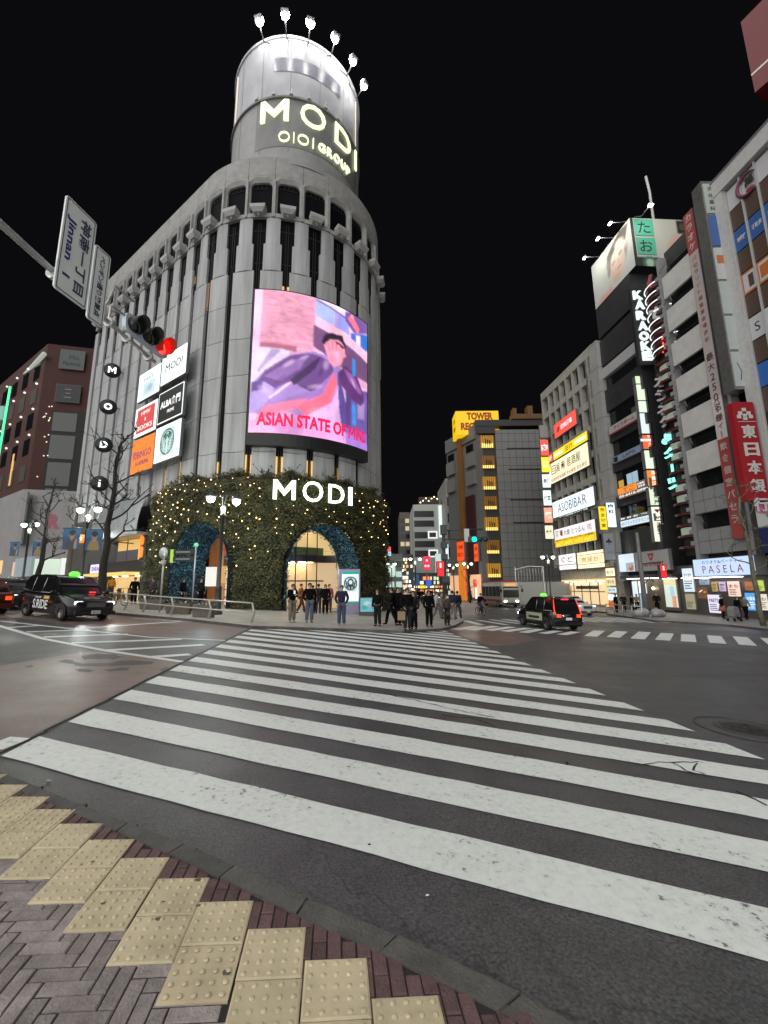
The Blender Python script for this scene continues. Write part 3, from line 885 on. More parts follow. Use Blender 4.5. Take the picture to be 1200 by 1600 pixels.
pic.poly(P_([(330, 760), (380, 768), (270, 905), (260, 890)]), lin(120, 95, 150), .6)
pic.poly(P_([(555, 300), (921, 300), (921, 620), (860, 640), (555, 440)]), lin(226, 214, 246))
pic.poly(P_([(555, 440), (670, 500), (670, 605), (555, 545)]), lin(166, 186, 246))
pic.poly(P_([(682, 508), (760, 545), (770, 660), (682, 612)]), lin(150, 158, 238))
pic.line(*SCW(555, 435), *SCW(770, 565), 0.012, lin(90, 66, 110)); pic.line(*SCW(675, 500), *SCW(675, 610), 0.012, lin(110, 80, 140))
pic.poly(P_([(740, 500), (921, 560), (921, 650), (800, 640), (735, 560)]), lin(112, 84, 150))
pic.poly(P_([(755, 545), (790, 525), (850, 620), (830, 640)]), lin(246, 120, 140)); pic.ell(*SCW(788, 535), .018, .014, lin(250, 160, 170))
pic.poly(P_([(780, 640), (921, 655), (921, 760), (880, 755), (780, 690)]), lin(70, 100, 200)); pic.poly(P_([(820, 655), (858, 660), (856, 738), (820, 718)]), lin(214, 222, 250))
pic.poly(P_([(880, 650), (921, 655), (921, 750), (888, 745)]), lin(30, 110, 190))
pic.poly(P_([(555, 555), (921, 770), (921, 830), (555, 605)]), lin(236, 190, 214))
pic.poly(P_([(545, 600), (921, 835), (921, 965), (760, 900), (545, 740)]), lin(112, 76, 120))
pic.poly(P_([(780, 905), (921, 960), (921, 1005), (780, 960)]), lin(216, 168, 200)); pic.poly(P_([(760, 1000), (921, 1010), (921, 1400), (740, 1400)]), lin(104, 84, 158))
pic.poly(P_([(835, 1060), (895, 1070), (895, 1185), (835, 1175)]), lin(150, 132, 180))
pic.blur(1)
# the man: jacket, shirt, head, raised hand
J = lin(104, 72, 134)
pic.poly(P_([(240, 970), (300, 890), (420, 800), (540, 770), (640, 800), (700, 850), (760, 960), (780, 1400), (500, 1400), (330, 1210), (232, 1120)]), lin(160, 132, 200))
pic.poly(P_([(250, 985), (300, 900), (430, 800), (540, 785), (640, 825), (665, 880), (640, 960), (560, 1030), (430, 960), (350, 1010), (330, 1080), (240, 1030)]), J)
pic.poly(P_([(300, 930), (420, 840), (520, 800), (480, 880), (380, 960)]), lin(142, 108, 176)); pic.poly(P_([(430, 950), (560, 820), (590, 800), (560, 880), (450, 985)]), lin(66, 38, 86)); pic.poly(P_([(470, 985), (600, 1000), (640, 930), (625, 1000), (560, 1035)]), lin(84, 54, 110))
pic.poly(P_([(235, 1000), (300, 960), (350, 1000), (340, 1060), (260, 1150), (228, 1150)]), lin(176, 158, 228)); pic.poly(P_([(235, 960), (290, 960), (295, 1010), (235, 1020)]), lin(96, 76, 150))
pic.poly(P_([(340, 1090), (560, 1010), (660, 900), (690, 960), (640, 1080), (480, 1130), (300, 1190)]), lin(150, 116, 186)); pic.poly(P_([(460, 1110), (600, 1040), (665, 900), (690, 960), (650, 1100), (530, 1180)]), lin(255, 110, 134)); pic.poly(P_([(300, 1110), (420, 1080), (530, 1060), (460, 1130), (260, 1200)]), lin(248, 128, 150), .75)
pic.line(*SCW(330, 1060), *SCW(435, 965), 0.012, lin(236, 214, 226))
pic.poly(P_([(530, 1160), (660, 1080), (720, 900), (760, 1120), (750, 1400), (470, 1400)]), lin(206, 170, 222))
pic.poly(P_([(690, 900), (740, 850), (830, 920), (885, 1030), (890, 1080), (860, 1100), (790, 1060), (720, 980)]), lin(92, 50, 112)); pic.poly(P_([(730, 870), (800, 915), (870, 1020), (850, 1030), (770, 950)]), lin(140, 92, 160)); pic.poly(P_([(690, 900), (720, 980), (760, 1140), (735, 1330), (700, 1100)]), lin(84, 70, 140)); pic.poly(P_([(745, 980), (785, 1060), (780, 1330), (745, 1330)]), lin(78, 60, 118))
pic.ell(*SCW(672, 712), .105, .072, lin(44, 26, 52)); pic.ell(*SCW(675, 745), .092, .075, lin(228, 150, 170)); pic.poly(P_([(590, 700), (640, 655), (720, 660), (735, 720), (700, 690), (640, 690), (600, 725)]), lin(40, 24, 48)); pic.ell(*SCW(700, 722), .05, .012, lin(34, 20, 40), 0.25)
pic.poly(P_([(618, 770), (640, 840), (670, 862), (712, 850), (725, 810), (700, 760), (655, 740)]), lin(246, 158, 184))
for a, b, c, d in ((630, 775, 612, 722), (648, 760, 640, 708), (668, 756, 668, 704), (690, 762, 697, 722), (712, 800, 742, 782)): pic.line(*SCW(a, b), *SCW(c, d), .026, lin(242, 156, 178))
for a, b, c, d in ((640, 766, 628, 716), (658, 756, 655, 706), (680, 758, 682, 712)): pic.line(*SCW(a, b), *SCW(c, d), .006, lin(170, 84, 118))
for a, b, c, d in ((805, 808, 805, 915), (805, 1090, 808, 1215)): pic.line(*SCW(a, b), *SCW(c, d), .034, lin(24, 146, 226))
pic.poly(P_([(215, 1200), (420, 1150), (921, 1330), (921, 1400), (215, 1400)]), lin(246, 160, 214), .55); pic.poly(P_([(740, 1230), (921, 1270), (921, 1400), (760, 1400)]), lin(120, 110, 214), .6)
for a, b, c, d, e, k in ((420, 850, .06, .02, -.6, .5), (500, 810, .05, .015, -.5, .4), (380, 950, .07, .02, -.7, -.4), (590, 900, .05, .02, -1.2, -.5), (620, 850, .03, .05, .3, .3), (300, 1010, .06, .03, .5, .4), (560, 990, .08, .02, -.3, .3), (800, 960, .05, .015, .9, .5), (850, 1040, .04, .012, .9, -.5), (600, 1150, .12, .05, -.2, .25), (700, 1200, .05, .12, .1, -.25), (400, 1160, .14, .03, -.3, .3), (690, 800, .03, .05, 0, .25), (650, 820, .03, .04, 0, -.2)):
    pic.ell(*SCW(a, b), c, d, lin(236, 206, 240) if k > 0 else lin(48, 26, 66), e, abs(k), .9)
def vnoise(nx, nz, k, seed):
    g = np.random.default_rng(seed).random((k + 2, k + 2)); u = np.linspace(0, k, nx); w = np.linspace(0, k, nz); iu = u.astype(int); iw = w.astype(int); fu = (u - iu)[None, :]; fw = (w - iw)[:, None]
    return (g[iw][:, iu] * (1 - fu) + g[iw][:, iu + 1] * fu) * (1 - fw) + (g[iw + 1][:, iu] * (1 - fu) + g[iw + 1][:, iu + 1] * fu) * fw
nz_ = sum(vnoise(pic.nx, pic.nz, k, k) * a for k, a in ((6, .34), (14, .26), (34, .22)))
pic.a *= (0.70 + nz_ * .95)[..., None] * np.array([1.12, 1.0, 1.04])
pic.blur(1)
pic.a *= (1 + 0.05 * rngp.standard_normal((pic.nz, pic.nx, 1)))
pic.build('picture', lambda u, w: BV(s0s + (s1s - s0s) * u, 0.6, zS1 - (zS1 - zS0) * w), pic_mat('screen_glow', 1.12), scr, Ms)
m2 = MB(); sm_ = (s0s + s1s) / 2 + .12; m2.text('ASIAN STATE OF', sm_ - .98, zS0 + 1.0, .98, 6.1, 0, .01, 0, .04); m2.text('M', sm_ + 2.6, zS0 + 1.0, .96, .62, 0, .01, 0, .02); m2.text('IND', sm_ + 3.52, zS0 + 1.0, .96, 1.06, 0, .01, 0, .04)
m2.warp(lambda x, y, z: BV(x, 0.615 - y, z)); m2.build('caption', glow('caption_red', (0.9, 0.012, 0.09), 1.0), scr, None, Ms)

# ---- ivy wall with two arches
GS0, GS1, GZ = -2.5, 16.7, 9.35
ARCH = [(2.85, 2.3, 6.15), (10.4, 2.6, 6.15)]
def arch_half(c, hw, zt, z):
    zs = 2.9
    if z <= zs: return hw
    if z >= zt: return -1
    return hw * math.sqrt(max(0, 1 - ((z - zs) / (zt - zs)) ** 2))
def in_arch(s, z):
    for c, hw, zt in ARCH:
        if abs(s - c) < arch_half(c, hw, zt, z): return True
    return False
def gw_off(s, z):
    o = 1.0
    if z > GZ - 1.0: o -= 0.9 * ((z - GZ + 1.0) / 1.0) ** 2
    return o
def gw_top(s):
    t = GZ + 0.18 * math.sin(s * 1.7) + 0.08 * math.sin(s * 4.1)
    if s < GS0 + 2.0: q = (GS0 + 2.0 - s) / 2.0; t -= 1.7 * (1 - math.sqrt(max(0, 1 - q * q)))
    if s > GS1 - 1.0: q = (s - GS1 + 1.0) / 1.0; t -= 0.7 * (1 - math.sqrt(max(0, 1 - q * q)))
    return t
ivy = thing('ivy_wall', 'dark green leafy wall with two blue lined arches round the store entrance', 'green wall', loc=BV(6.5, 1.0, 0.2))
Mg = Matrix.Translation(-ivy.location)
m2 = MB()
ns, nz = 128, 62
sv = np.linspace(GS0, GS1, ns + 1); zv = np.linspace(0.1, 1.0, nz + 1)
idx = {}
vs = []; fs = []
for i, s in enumerate(sv):
    tp = gw_top(s)
    for j in range(nz + 1):
        z = 0.1 + (tp - 0.1) * j / nz
        idx[i, j] = len(vs); vs.append(BV(s, gw_off(s, z) - 0.12 - 0.4 * (j / nz) ** 8, max(z, 0)))
for i in range(ns):
    for j in range(nz):
        sm = (sv[i] + sv[i + 1]) / 2; zm = 0.1 + (gw_top(sm) - 0.1) * (j + .5) / nz
        if not in_arch(sm, zm): fs.append((idx[i, j], idx[i + 1, j], idx[i + 1, j + 1], idx[i, j + 1]))
for i in range(ns):                                       # top cap and ends
    a, b = idx[i, nz], idx[i + 1, nz]; o = len(vs); vs += [BV(sv[i], 0.05, gw_top(sv[i]) - 0.15), BV(sv[i + 1], 0.05, gw_top(sv[i + 1]) - 0.15)]; fs.append((a, b, o + 1, o))
for i, s in ((0, GS0), (ns, GS1)):
    for j in range(nz):
        o = len(vs); za = vs[idx[i, j]][2]; zb = vs[idx[i, j + 1]][2]; vs += [BV(s, 0.0, za), BV(s, 0.0, zb)]; fs.append((idx[i, j], idx[i, j + 1], o + 1, o))
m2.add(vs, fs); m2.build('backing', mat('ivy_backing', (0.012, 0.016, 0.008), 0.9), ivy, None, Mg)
def leaf_mat(name, col, k=0.6, rough=0.55): return mat(name, col, rough, island=k)
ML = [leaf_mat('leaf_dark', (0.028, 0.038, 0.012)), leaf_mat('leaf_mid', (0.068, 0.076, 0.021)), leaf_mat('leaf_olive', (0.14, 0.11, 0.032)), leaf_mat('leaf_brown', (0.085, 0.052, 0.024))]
def leaf(mb, p, nrm, size, mi, droop=0.5):
    n = Vector(nrm) + Vector((random.gauss(0, .5), random.gauss(0, .5), random.gauss(0, .5)))
    n.normalize()
    t = Vector((random.gauss(0, 1), random.gauss(0, 1), -droop + random.gauss(0, .7)))
    t = (t - n * t.dot(n)); t.normalize(); b = n.cross(t)
    l, w = size * random.uniform(.7, 1.35), size * random.uniform(.35, .6)
    p = Vector(p)
    mb.add([p, p + t * l * .45 + b * w * .5, p + t * l, p + t * l * .45 - b * w * .5 + n * w * .15], [(0, 1, 2, 3)], mi)
lf = MB()
rl = random.Random(5)
count = 0
while count < 50000:
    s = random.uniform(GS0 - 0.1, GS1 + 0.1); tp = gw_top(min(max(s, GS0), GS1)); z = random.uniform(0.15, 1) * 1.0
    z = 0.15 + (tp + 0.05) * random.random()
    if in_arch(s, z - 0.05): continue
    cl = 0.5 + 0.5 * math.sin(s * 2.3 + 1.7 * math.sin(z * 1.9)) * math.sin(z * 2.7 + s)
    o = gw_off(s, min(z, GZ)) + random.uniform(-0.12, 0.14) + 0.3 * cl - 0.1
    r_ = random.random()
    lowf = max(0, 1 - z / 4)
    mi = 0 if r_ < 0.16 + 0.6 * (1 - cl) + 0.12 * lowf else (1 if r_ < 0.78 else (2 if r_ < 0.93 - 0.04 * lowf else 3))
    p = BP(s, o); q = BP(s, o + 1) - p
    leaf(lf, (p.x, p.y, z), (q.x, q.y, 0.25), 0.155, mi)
    count += 1
for _ in range(2600):                                     # loose sprigs along the top and the ends
    s = random.uniform(GS0, GS1); tp = gw_top(s); p = BP(s, random.uniform(-0.05, 0.9)); leaf(lf, (p.x, p.y, tp + abs(random.gauss(0, .16)) - .1), (random.gauss(0, .5), -0.5, 1), 0.2, random.choice((0, 1, 2)), -0.6)
for _ in range(1700):
    s = random.choice((GS0, GS1)) + random.gauss(0, .08); z = random.uniform(.2, GZ - 1); p = BP(s, random.uniform(0, 1.0)); q = BP(s + (1 if s > 0 else -1), 0) - BP(s, 0); leaf(lf, (p.x, p.y, z), (q.x, q.y, .2), 0.2, random.choice((0, 0, 1, 2)))
lf.build('foliage', ML, ivy, None, Mg)
# bare shrubs growing on top of the ivy wall
for s in (6.6, 8.2, 10.9):
    m2 = MB(); p0 = BP(s, 0.5)
    for _ in range(16):
        b0 = Vector((p0.x, p0.y, GZ - 0.2)); d1 = Vector((random.gauss(0, .45), random.gauss(0, .3), random.uniform(.5, 1.1)))
        e0 = b0 + d1 * random.uniform(.5, 1.0); m2.tube([b0, b0.lerp(e0, .5) + Vector((random.gauss(0, .05), 0, 0)), e0], [.018, .012, .006], 4)
        for _ in range(4): leaf(m2, b0.lerp(e0, random.uniform(.4, 1)), (0, -1, .3), .14, 0)
    m2.build('shrub', mat('shrub_twig', (0.03, 0.028, 0.018), .8), ivy, None, Mg)
# arch linings: blue light put into the leaf colours, over a dark barrel
MLB = [leaf_mat('leaf_lit_blue', (0.04, 0.12, 0.16), .7), leaf_mat('leaf_lit_teal', (0.03, 0.11, 0.11), .6), leaf_mat('leaf_lit_pale', (0.14, 0.28, 0.38), .6)]
for c, hw, zt in ARCH:
    m2 = MB(); vs = []; fs = []
    prof = [(-hw, 0.1), (-hw, 1.5), (-hw, 2.9)] + [(-hw * math.cos(PI * k / 22), 2.9 + (zt - 2.9) * math.sin(PI * k / 22)) for k in range(1, 22)] + [(hw, 2.9), (hw, 1.5), (hw, 0.1)]
    def AV(x, off, z): p = BP(c, off); tx = BP(c + 0.01, 0) - BP(c - 0.01, 0); tx.normalize(); p = p + tx * x; return (p.x, p.y, z)
    deps = [0.98, 0.0, -0.8, -1.6, -2.3]
    for x, z in prof:
        for o in deps: vs.append(AV(x, o, z))
    nd_ = len(deps)
    for i in range(len(prof) - 1):
        for k in range(nd_ - 1): fs.append((i * nd_ + k, i * nd_ + k + 1, (i + 1) * nd_ + k + 1, (i + 1) * nd_ + k))
    m2.add(vs, fs, 3)
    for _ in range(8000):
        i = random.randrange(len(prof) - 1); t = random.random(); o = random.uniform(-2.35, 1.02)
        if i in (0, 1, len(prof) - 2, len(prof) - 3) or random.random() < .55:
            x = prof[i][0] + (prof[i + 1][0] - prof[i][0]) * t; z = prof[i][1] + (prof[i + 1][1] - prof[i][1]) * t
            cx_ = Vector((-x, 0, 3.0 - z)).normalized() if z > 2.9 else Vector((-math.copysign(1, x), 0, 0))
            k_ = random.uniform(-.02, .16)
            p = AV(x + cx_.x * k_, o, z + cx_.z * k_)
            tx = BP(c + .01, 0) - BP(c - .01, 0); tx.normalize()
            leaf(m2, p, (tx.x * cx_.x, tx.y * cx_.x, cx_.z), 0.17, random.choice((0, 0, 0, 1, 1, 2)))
    bl = D.lights.new('blue_led', 'POINT'); bl.energy = 110; bl.color = (.4, .75, 1); bl.shadow_soft_size = .4; bo = D.objects.new('blue_led', bl); COL.objects.link(bo); bo.parent = ivy; bo.matrix_local = Mg @ T3(*BV(c, -.4, 3.2))
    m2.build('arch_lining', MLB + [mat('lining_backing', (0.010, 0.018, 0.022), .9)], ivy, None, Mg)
# ---- fairy lights strung through the ivy
M_bulb = glow('fairy_bulb', (1.0, 0.66, 0.28), 4.5, small=True)
M_wire = mat('thin_wire', (0.02, 0.02, 0.018), .6)
bm_ = MB(); bm_.ball((0, 0, 0), 0.03, 6); bulb_me = bm_.build('bulb', M_bulb); bulb_data = bulb_me.data; D.objects.remove(bulb_me)
bm_ = MB(); bm_.ball((0, 0, 0), 0.046, 6); bulb_me = bm_.build('bulb', M_bulb); bulb_big = bulb_me.data; D.objects.remove(bulb_me)
rows_z = [8.9, 8.3, 7.7, 7.1, 6.6, 6.0, 5.4, 4.8, 4.2, 3.5]
stn = 0
for r_, zr in enumerate(rows_z):
    for half in (0, 1):
        sa, sb = ((GS0 + 0.3, 6.6), (6.9, GS1 - 0.2))[half]
        pts = []
        nb = 15 if r_ < 6 else 9
        for i in range(nb):
            for _try in range(12):
                s = sa + (sb - sa) * (i + random.uniform(.1, .9)) / nb; z = zr + random.uniform(-.3, .3)
                if not in_arch(s, z) and not in_arch(s, z - .25) and z < gw_top(s) - .1: break
            else: continue
            if half == 1 and r_ in (0, 1, 2, 3) and 7.0 < s < 12.3 and 7.3 < z < 9.1: continue
            if random.random() < (0.05 if half == 0 else 0.42): continue
            pts.append(BV(s, gw_off(s, z) + .22, z))
        if len(pts) < 3: continue
        stn += 1
        st = thing('string_light', 'string of small warm fairy lights draped through the leafy wall', 'string lights', loc=pts[0], group='fairy light strings in the ivy')
        Mo = Matrix.Translation(-Vector(pts[0]))
        m2 = MB(); m2.tube([Vector(p) + Vector((0, 0.1, 0)) for p in pts], 0.006, 3); m2.build('wire', M_wire, st, None, Mo)
        for p in pts: link('bulb', random.choice((bulb_data, bulb_data, bulb_big)), st, None, Mo @ T3(*p))
# ---- neon lettering on the ivy
s_of = lambda deg: rad(deg + 126.33) * BR
neon = thing('entrance_sign', 'white neon MODI lettering standing on the leafy wall over the arches', 'sign', loc=BV(9.6, 1.25, 7.6))
M_neon = glow('neon_white', (0.90, 1.0, 0.80), 2.6)
for ch, a0, a1, zc, h in (('M', -79, -70.9, 8.2, 1.3), ('O', -68.2, -60.4, 8.2, 1.4), ('D', -58.0, -51.2, 8.2, 1.3), ('I', -49.3, -46.9, 8.2, 1.3)):
    m2 = MB(); m2.text(ch, s_of((a0 + a1) / 2), zc, h, (s_of(a1) - s_of(a0)) if ch != 'I' else .24, 0, .12, 0, 0)
    m2.warp(lambda x, y, z: BV(x, 1.34 - y, z)); m2.build('letter', M_neon, neon, None, Matrix.Translation(-neon.location))
# ---- lobby behind the arches
M_cream = mat('cream_plaster', (0.62, 0.50, 0.30), .6, var=.08, scale=1)
rw2 = random.Random(9)
M_wood = mat('orange_wood_glow', (0.46, 0.19, 0.08), .5, em=(.5, .17, .05), es=.3, var=.2, scale=2, stretch=(1, 1, .2))  # emission puts the lobby lamps' light on the timber into its material
M_floorl = mat('lobby_floor', (0.35, 0.32, 0.28), .3)
lob = thing('entrance_lobby', 'warm lit two storey lobby with glass front seen through the arches', 'shop interior', loc=BV(6.5, -3.2, 0.3))
Ml = Matrix.Translation(-lob.location)
def arcwall(mb, sa, sb, off, z0, z1, mi=0, n=16, th=0.0):
    vs = []; fs = []
    for i in range(n + 1):
        s = sa + (sb - sa) * i / n; vs += [BV(s, off, z0), BV(s, off, z1)]
    for i in range(n): fs.append((2 * i, 2 * i + 2, 2 * i + 3, 2 * i + 1))
    mb.add(vs, fs, mi)
def arcslab(mb, sa, sb, o0, o1, z, mi=0, n=16):
    vs = []; fs = []
    for i in range(n + 1):
        s = sa + (sb - sa) * i / n; vs += [BV(s, o0, z), BV(s, o1, z)]
    for i in range(n): fs.append((2 * i, 2 * i + 2, 2 * i + 3, 2 * i + 1))
    mb.add(vs, fs, mi)
m2 = MB(); arcwall(m2, -2, 17, -6.2, .2, 7.0); m2.build('wall', M_cream, lob, None, Ml)
m2 = MB(); arcslab(m2, -2, 17, -6.2, 1.0, 0.34); m2.build('floor', M_floorl, lob, None, Ml)
m2 = MB(); arcslab(m2, -2, 17, -6.2, -3.0, 6.9); m2.build('ceiling', M_cream, lob, None, Ml)
m2 = MB(); m2.add([(-6.7, 33.4, .35), (-.8, 33.4, .35), (-.8, 33.4, 3.8), (-6.7, 33.4, 3.8)], [(0, 1, 2, 3)]); m2.build('glow_backdrop', glow('interior_glow', (1, .68, .36), .5), lob, None, Ml)  # flat backdrop; its emission stands in for lamp light on the walls
m2 = MB(); m2.add([(-6.7, 33.4, 4.4), (-.8, 33.4, 4.4), (-.8, 33.4, 6.85), (-6.7, 33.4, 6.85)], [(0, 1, 2, 3)]); m2.build('glow_panel', glow('cream_wall_glow', (1.0, 0.72, 0.32), .62), lob, None, Ml)  # upper cream wall whose glow stands in for lamplight
m2 = MB(); arcslab(m2, 5.5, 17, -6.2, -3.3, 3.86); arcwall(m2, 5.5, 17, -3.28, 3.84, 4.35); m2.build('lintel', mat('dark_lintel', (0.05, 0.03, 0.035), .4), lob, None, Ml)
m2 = MB(); arcwall(m2, 5.5, 17, -3.35, 4.35, 4.95); m2.build('balustrade', mat('moss_glass', (0.2, 0.2, 0.06), .3), lob, None, Ml)
m2 = MB(); arcwall(m2, 7.4, 17, -4.8, .34, 3.8); m2.build('glow_backdrop', glow('interior_glow', (1.0, .68, .36), .5), lob, None, Ml)  # back wall glowing by itself in place of lamp light
m2 = MB()
for s in np.arange(7.8, 14, .8): arcwall(m2, s, s + .45, -4.7, .34, rw2.uniform(.9, 2.2), 0, 2)
m2.build('display_stand', mat('stand_dark', (.12, .07, .04), .6), lob, None, Ml)
m2 = MB(); arcwall(m2, 5, 17, -4.4, 4.9, 6.85); m2.build('glow_panel', glow('cream_wall_glow', (1.0, 0.72, 0.32), .62), lob, None, Ml)  # cream upper wall; lamplight is put into its emission
for sa, sb in ((-2.0, 2.2), (5.6, 7.4)):
    m2 = MB(); arcwall(m2, sa, sb, -3.4, .34, 6.9); m2.build('timber_panel', M_wood, lob, None, Ml)
for s in (3.4, 8.2, 9.6, 11.0, 12.4):
    m2 = MB(); p = BP(s, -3.25); m2.tube([(p.x, p.y, .34), (p.x, p.y, 6.9)], .045, 5); m2.build('mullion', M_mull, lob, None, Ml)
m2 = MB()
p, q = BP(7.9, -3.24), BP(13.5, -3.24)
arcwall(m2, 7.9, 13.5, -3.24, 2.35, 2.45); m2.build('transom', M_mull, lob, None, Ml)
for s, o, c_, z0, z1, w_ in ((8.5, -3.5, (0.1, .75, .62), .9, 2.1, .5), (11.8, -5.6, (.75, .85, 1.0), .6, 2.3, 1.2), (10.4, -5.9, (1.0, .75, .35), 2.4, 3.3, 3.2), (13.2, -5.9, (1.0, .8, .4), 1.2, 3.4, 1.6)):
    m2 = MB(); arcwall(m2, s - w_ / 2, s + w_ / 2, o, z0, z1, 0, 4); m2.build('display_panel', glow('panel%d' % int(s * 10), c_, .8), lob, None, Ml)
m2 = MB(); arcwall(m2, 3.5, 5.5, -3.6, 2.8, 3.7, 0, 4); m2.build('glow_panel', glow('cream_sign', (1.0, .8, .5), .55), lob, None, Ml)
m2 = MB(); arcwall(m2, 4.0, 5.5, -3.6, 5.0, 6.6, 0, 4); m2.build('red_panel', glow('red_lit_panel', (.85, .1, .06), .6), lob, None, Ml)
for nm, a, b, c, e, m_ in (('lit_panel', 322, 337, 886, 916, glow('lobby_white', (1, .95, .85), .75)), ('lit_panel', 342, 352, 884, 911, glow('lobby_gold', (1, .7, .3), .6)), ('red_panel', 352, 377, 838, 868, glow('lobby_red', (.85, .12, .08), .6)), ('dark_lintel', 350, 380, 869, 884, M_mull), ('lit_doorway', 353, 380, 885, 948, glow('lobby_cream', (1, .8, .5), .6)), ('wood_post', 344, 350, 835, 950, M_wood)):
    p, q = at_y(a, c, 30.9), at_y(b, e, 30.9); m2 = MB(); m2.box(p.x, q.x, 30.9, 30.95, max(q.z, .35), p.z); m2.build(nm, m_, lob, None, Ml)
p, q = at_y(362, 905, 30.8), at_y(374, 946, 30.8); m2 = MB(); m2.box(p.x, q.x, 30.8, 30.84, q.z, p.z); f_ = m2.build('display_panel', glow('panel_stripe', (.75, .85, 1.0), .9), lob, None, Ml); m2 = MB()
for k in range(7): m2.box(p.x, q.x, 30.77, 30.8, q.z + (p.z - q.z) * (k + .2) / 7, q.z + (p.z - q.z) * (k + .55) / 7)
m2.build('panel_slats', M_blackm, f_)
for s, o in ((1.8, -3.9), (4.6, -4.6), (7.6, -4.8), (9.4, -4.3), (11.2, -4.3), (13.0, -4.6)):
    for z in (3.8, 6.8):
        m2 = MB(); p = BP(s, o); m2.lathe([(.001, -.05), (.28, -.05), (.3, 0), (.001, .01)], 12, 0, T3(p.x, p.y, z)); m2.build('ceiling_lamp', glow('lobby_lamp', (1.0, .78, .46), 38), lob, None, Ml)
# ---- lit panels on the left flank
dlf = -dl                                                 # to the right as one looks at the flank
def flank(s, off, z): p = TP - dlf * (-s) * 1.0 if False else TP + dlf * s; p = p + NL * off; return frame((p.x, p.y, z), dlf)
def flat_sign(name, label, cat, M, w, h, d, m_face, group=None, m_cab=None, rim=0.04, r=0.06):
    """a lit box sign: cabinet, face; origin at its lower middle"""
    t = thing(name, label, cat, M, group)
    m2 = MB(); m2.bevbox(-w / 2, w / 2, 0, d, 0, h, r); m2.build('cabinet', m_cab or M_cabinet, t)
    m2 = MB(); m2.bevbox(-w / 2 + rim, w / 2 - rim, -0.02, 0, rim, h - rim, r); m2.build('face', m_face, t)
    return t
M_wl = glow('sign_white', (0.92, 1.0, 0.96), 1.15); M_wl2 = glow('sign_cool', (0.80, 0.95, 1.0), 1.15)
M_ink = mat('sign_ink', (0.02, 0.03, 0.025), .5); M_inkg = mat('sign_green', (0.0, 0.09, 0.045), .5); M_inkr = glow('sign_red', (0.80, 0.075, 0.07), .75)
M_or = glow('sign_orange', (1.0, 0.26, 0.03), .85); M_inkp = mat('sign_purple', (0.22, 0.04, 0.3), .5); M_lettw = glow('letter_lit', (1, 1, 1), .95)
G6 = 'lit square tenant panels on the store flank'
R1, R0_ = -1.42, -5.28
t = flat_sign('tenant_sign', 'white lit panel with thin MODI lettering, top of the panel group', 'sign', flank(R1, .9, 17.45), 3.75, 2.5, .2, M_wl, G6)
add_letters(t, I4, [('MODI', 0.05, 1.3, .62, 2.5)], M_ink, .01, -.02, -.012)
t = flat_sign('tenant_sign', 'pale lit panel with faint blue and grey marks, next to the MODI panel', 'sign', flank(R0_, .9, 17.15), 3.75, 2.5, .2, M_wl2, G6)
m2 = MB()
for i in range(26): m2.box(.2 + random.uniform(-.9, 1.1), 0.28 + random.uniform(-.9, 1.2), -.026, -.022, .75 + random.uniform(-.3, .5), .8 + random.uniform(-.2, .55))
add_letters(t, I4, [('PART', -.1, 1.75, .3, 1.6)], mat('faint_ink', (.3, .42, .5), .6), .01, -.02)
pc = Pic(24, 24, lin(226, 248, 246)); pc.ell(.55, .5, .3, .3, lin(150, 200, 236), 0, .8, .7); pc.ell(.3, .62, .2, .2, lin(190, 232, 232), 0, .7, .6); pc.build('mark', lambda u, w: (-.9 + 2.0 * u, -.025, 1.45 - 1.2 * w), pic_mat('mark_glow', .9), t)
t = flat_sign('tenant_sign', 'black panel with white ALBA lettering, below the MODI panel', 'sign', flank(R1, .9, 14.25), 3.75, 2.6, .2, M_wl, G6)
m2 = MB(); m2.box(-1.75, 1.75, -.03, -.022, .12, 2.48); m2.build('field', mat('panel_black', (.008, .012, .01), .4), t)
add_letters(t, I4, [('ALBA食門', 0, 1.5, .72, 2.9, .03), ('PRIME', .15, .78, .26, 1.0, .02)], M_lettw, .01, -.032)
t = flat_sign('tenant_sign', 'white panel with a red HMV & BOOKS square', 'sign', flank(R0_, .9, 14.0), 3.75, 2.6, .2, M_wl, G6)
m2 = MB(); m2.box(-1.45, 1.45, -.03, -.022, .3, 2.35); m2.build('field', M_inkr, t)
add_letters(t, I4, [('HMV', 0, 1.92, .34, 1.5, 0), ('&', 0, 1.35, .3, None, 0), ('BOOKS', 0, .72, .38, 2.4, .01)], M_lettw, .01, -.032)
t = flat_sign('tenant_sign', 'white panel with a round green siren emblem', 'sign', flank(R1, .9, 11.15), 3.75, 2.85, .2, M_wl2, G6)
pc = Pic(70, 70, lin(226, 252, 250)); gr = lin(0, 96, 70); wh = lin(226, 252, 250)
pc.ell(.5, .5, .48, .48, gr); pc.ell(.5, .5, .42, .42, wh); pc.ell(.5, .5, .385, .385, gr)
for k in (-1, 1):
    pc.ell(.5 + k * .27, .55, .055, .30, wh, k * .2); pc.ell(.5 + k * .17, .60, .04, .3, wh, k * .1)
    for j in range(5): pc.line(.5 + k * .14, .35 + j * .1, .5 + k * .36, .38 + j * .1, .014, gr)
pc.ell(.5, .40, .14, .17, wh); pc.ell(.5, .74, .10, .22, wh); pc.poly([(.40, .22), (.45, .13), (.5, .2), (.55, .13), (.60, .22)], wh); pc.ell(.46, .39, .02, .012, gr); pc.ell(.54, .39, .02, .012, gr); pc.line(.47, .47, .53, .47, .015, gr); pc.poly([(.36, .33), (.5, .22), (.64, .33), (.66, .55), (.6, .4), (.5, .3), (.4, .4), (.34, .55)], gr)
pc.build('emblem', lambda u, w: (-1.05 + 2.1 * u, -.025, 2.5 - 2.1 * w), pic_mat('emblem_glow', .9), t)
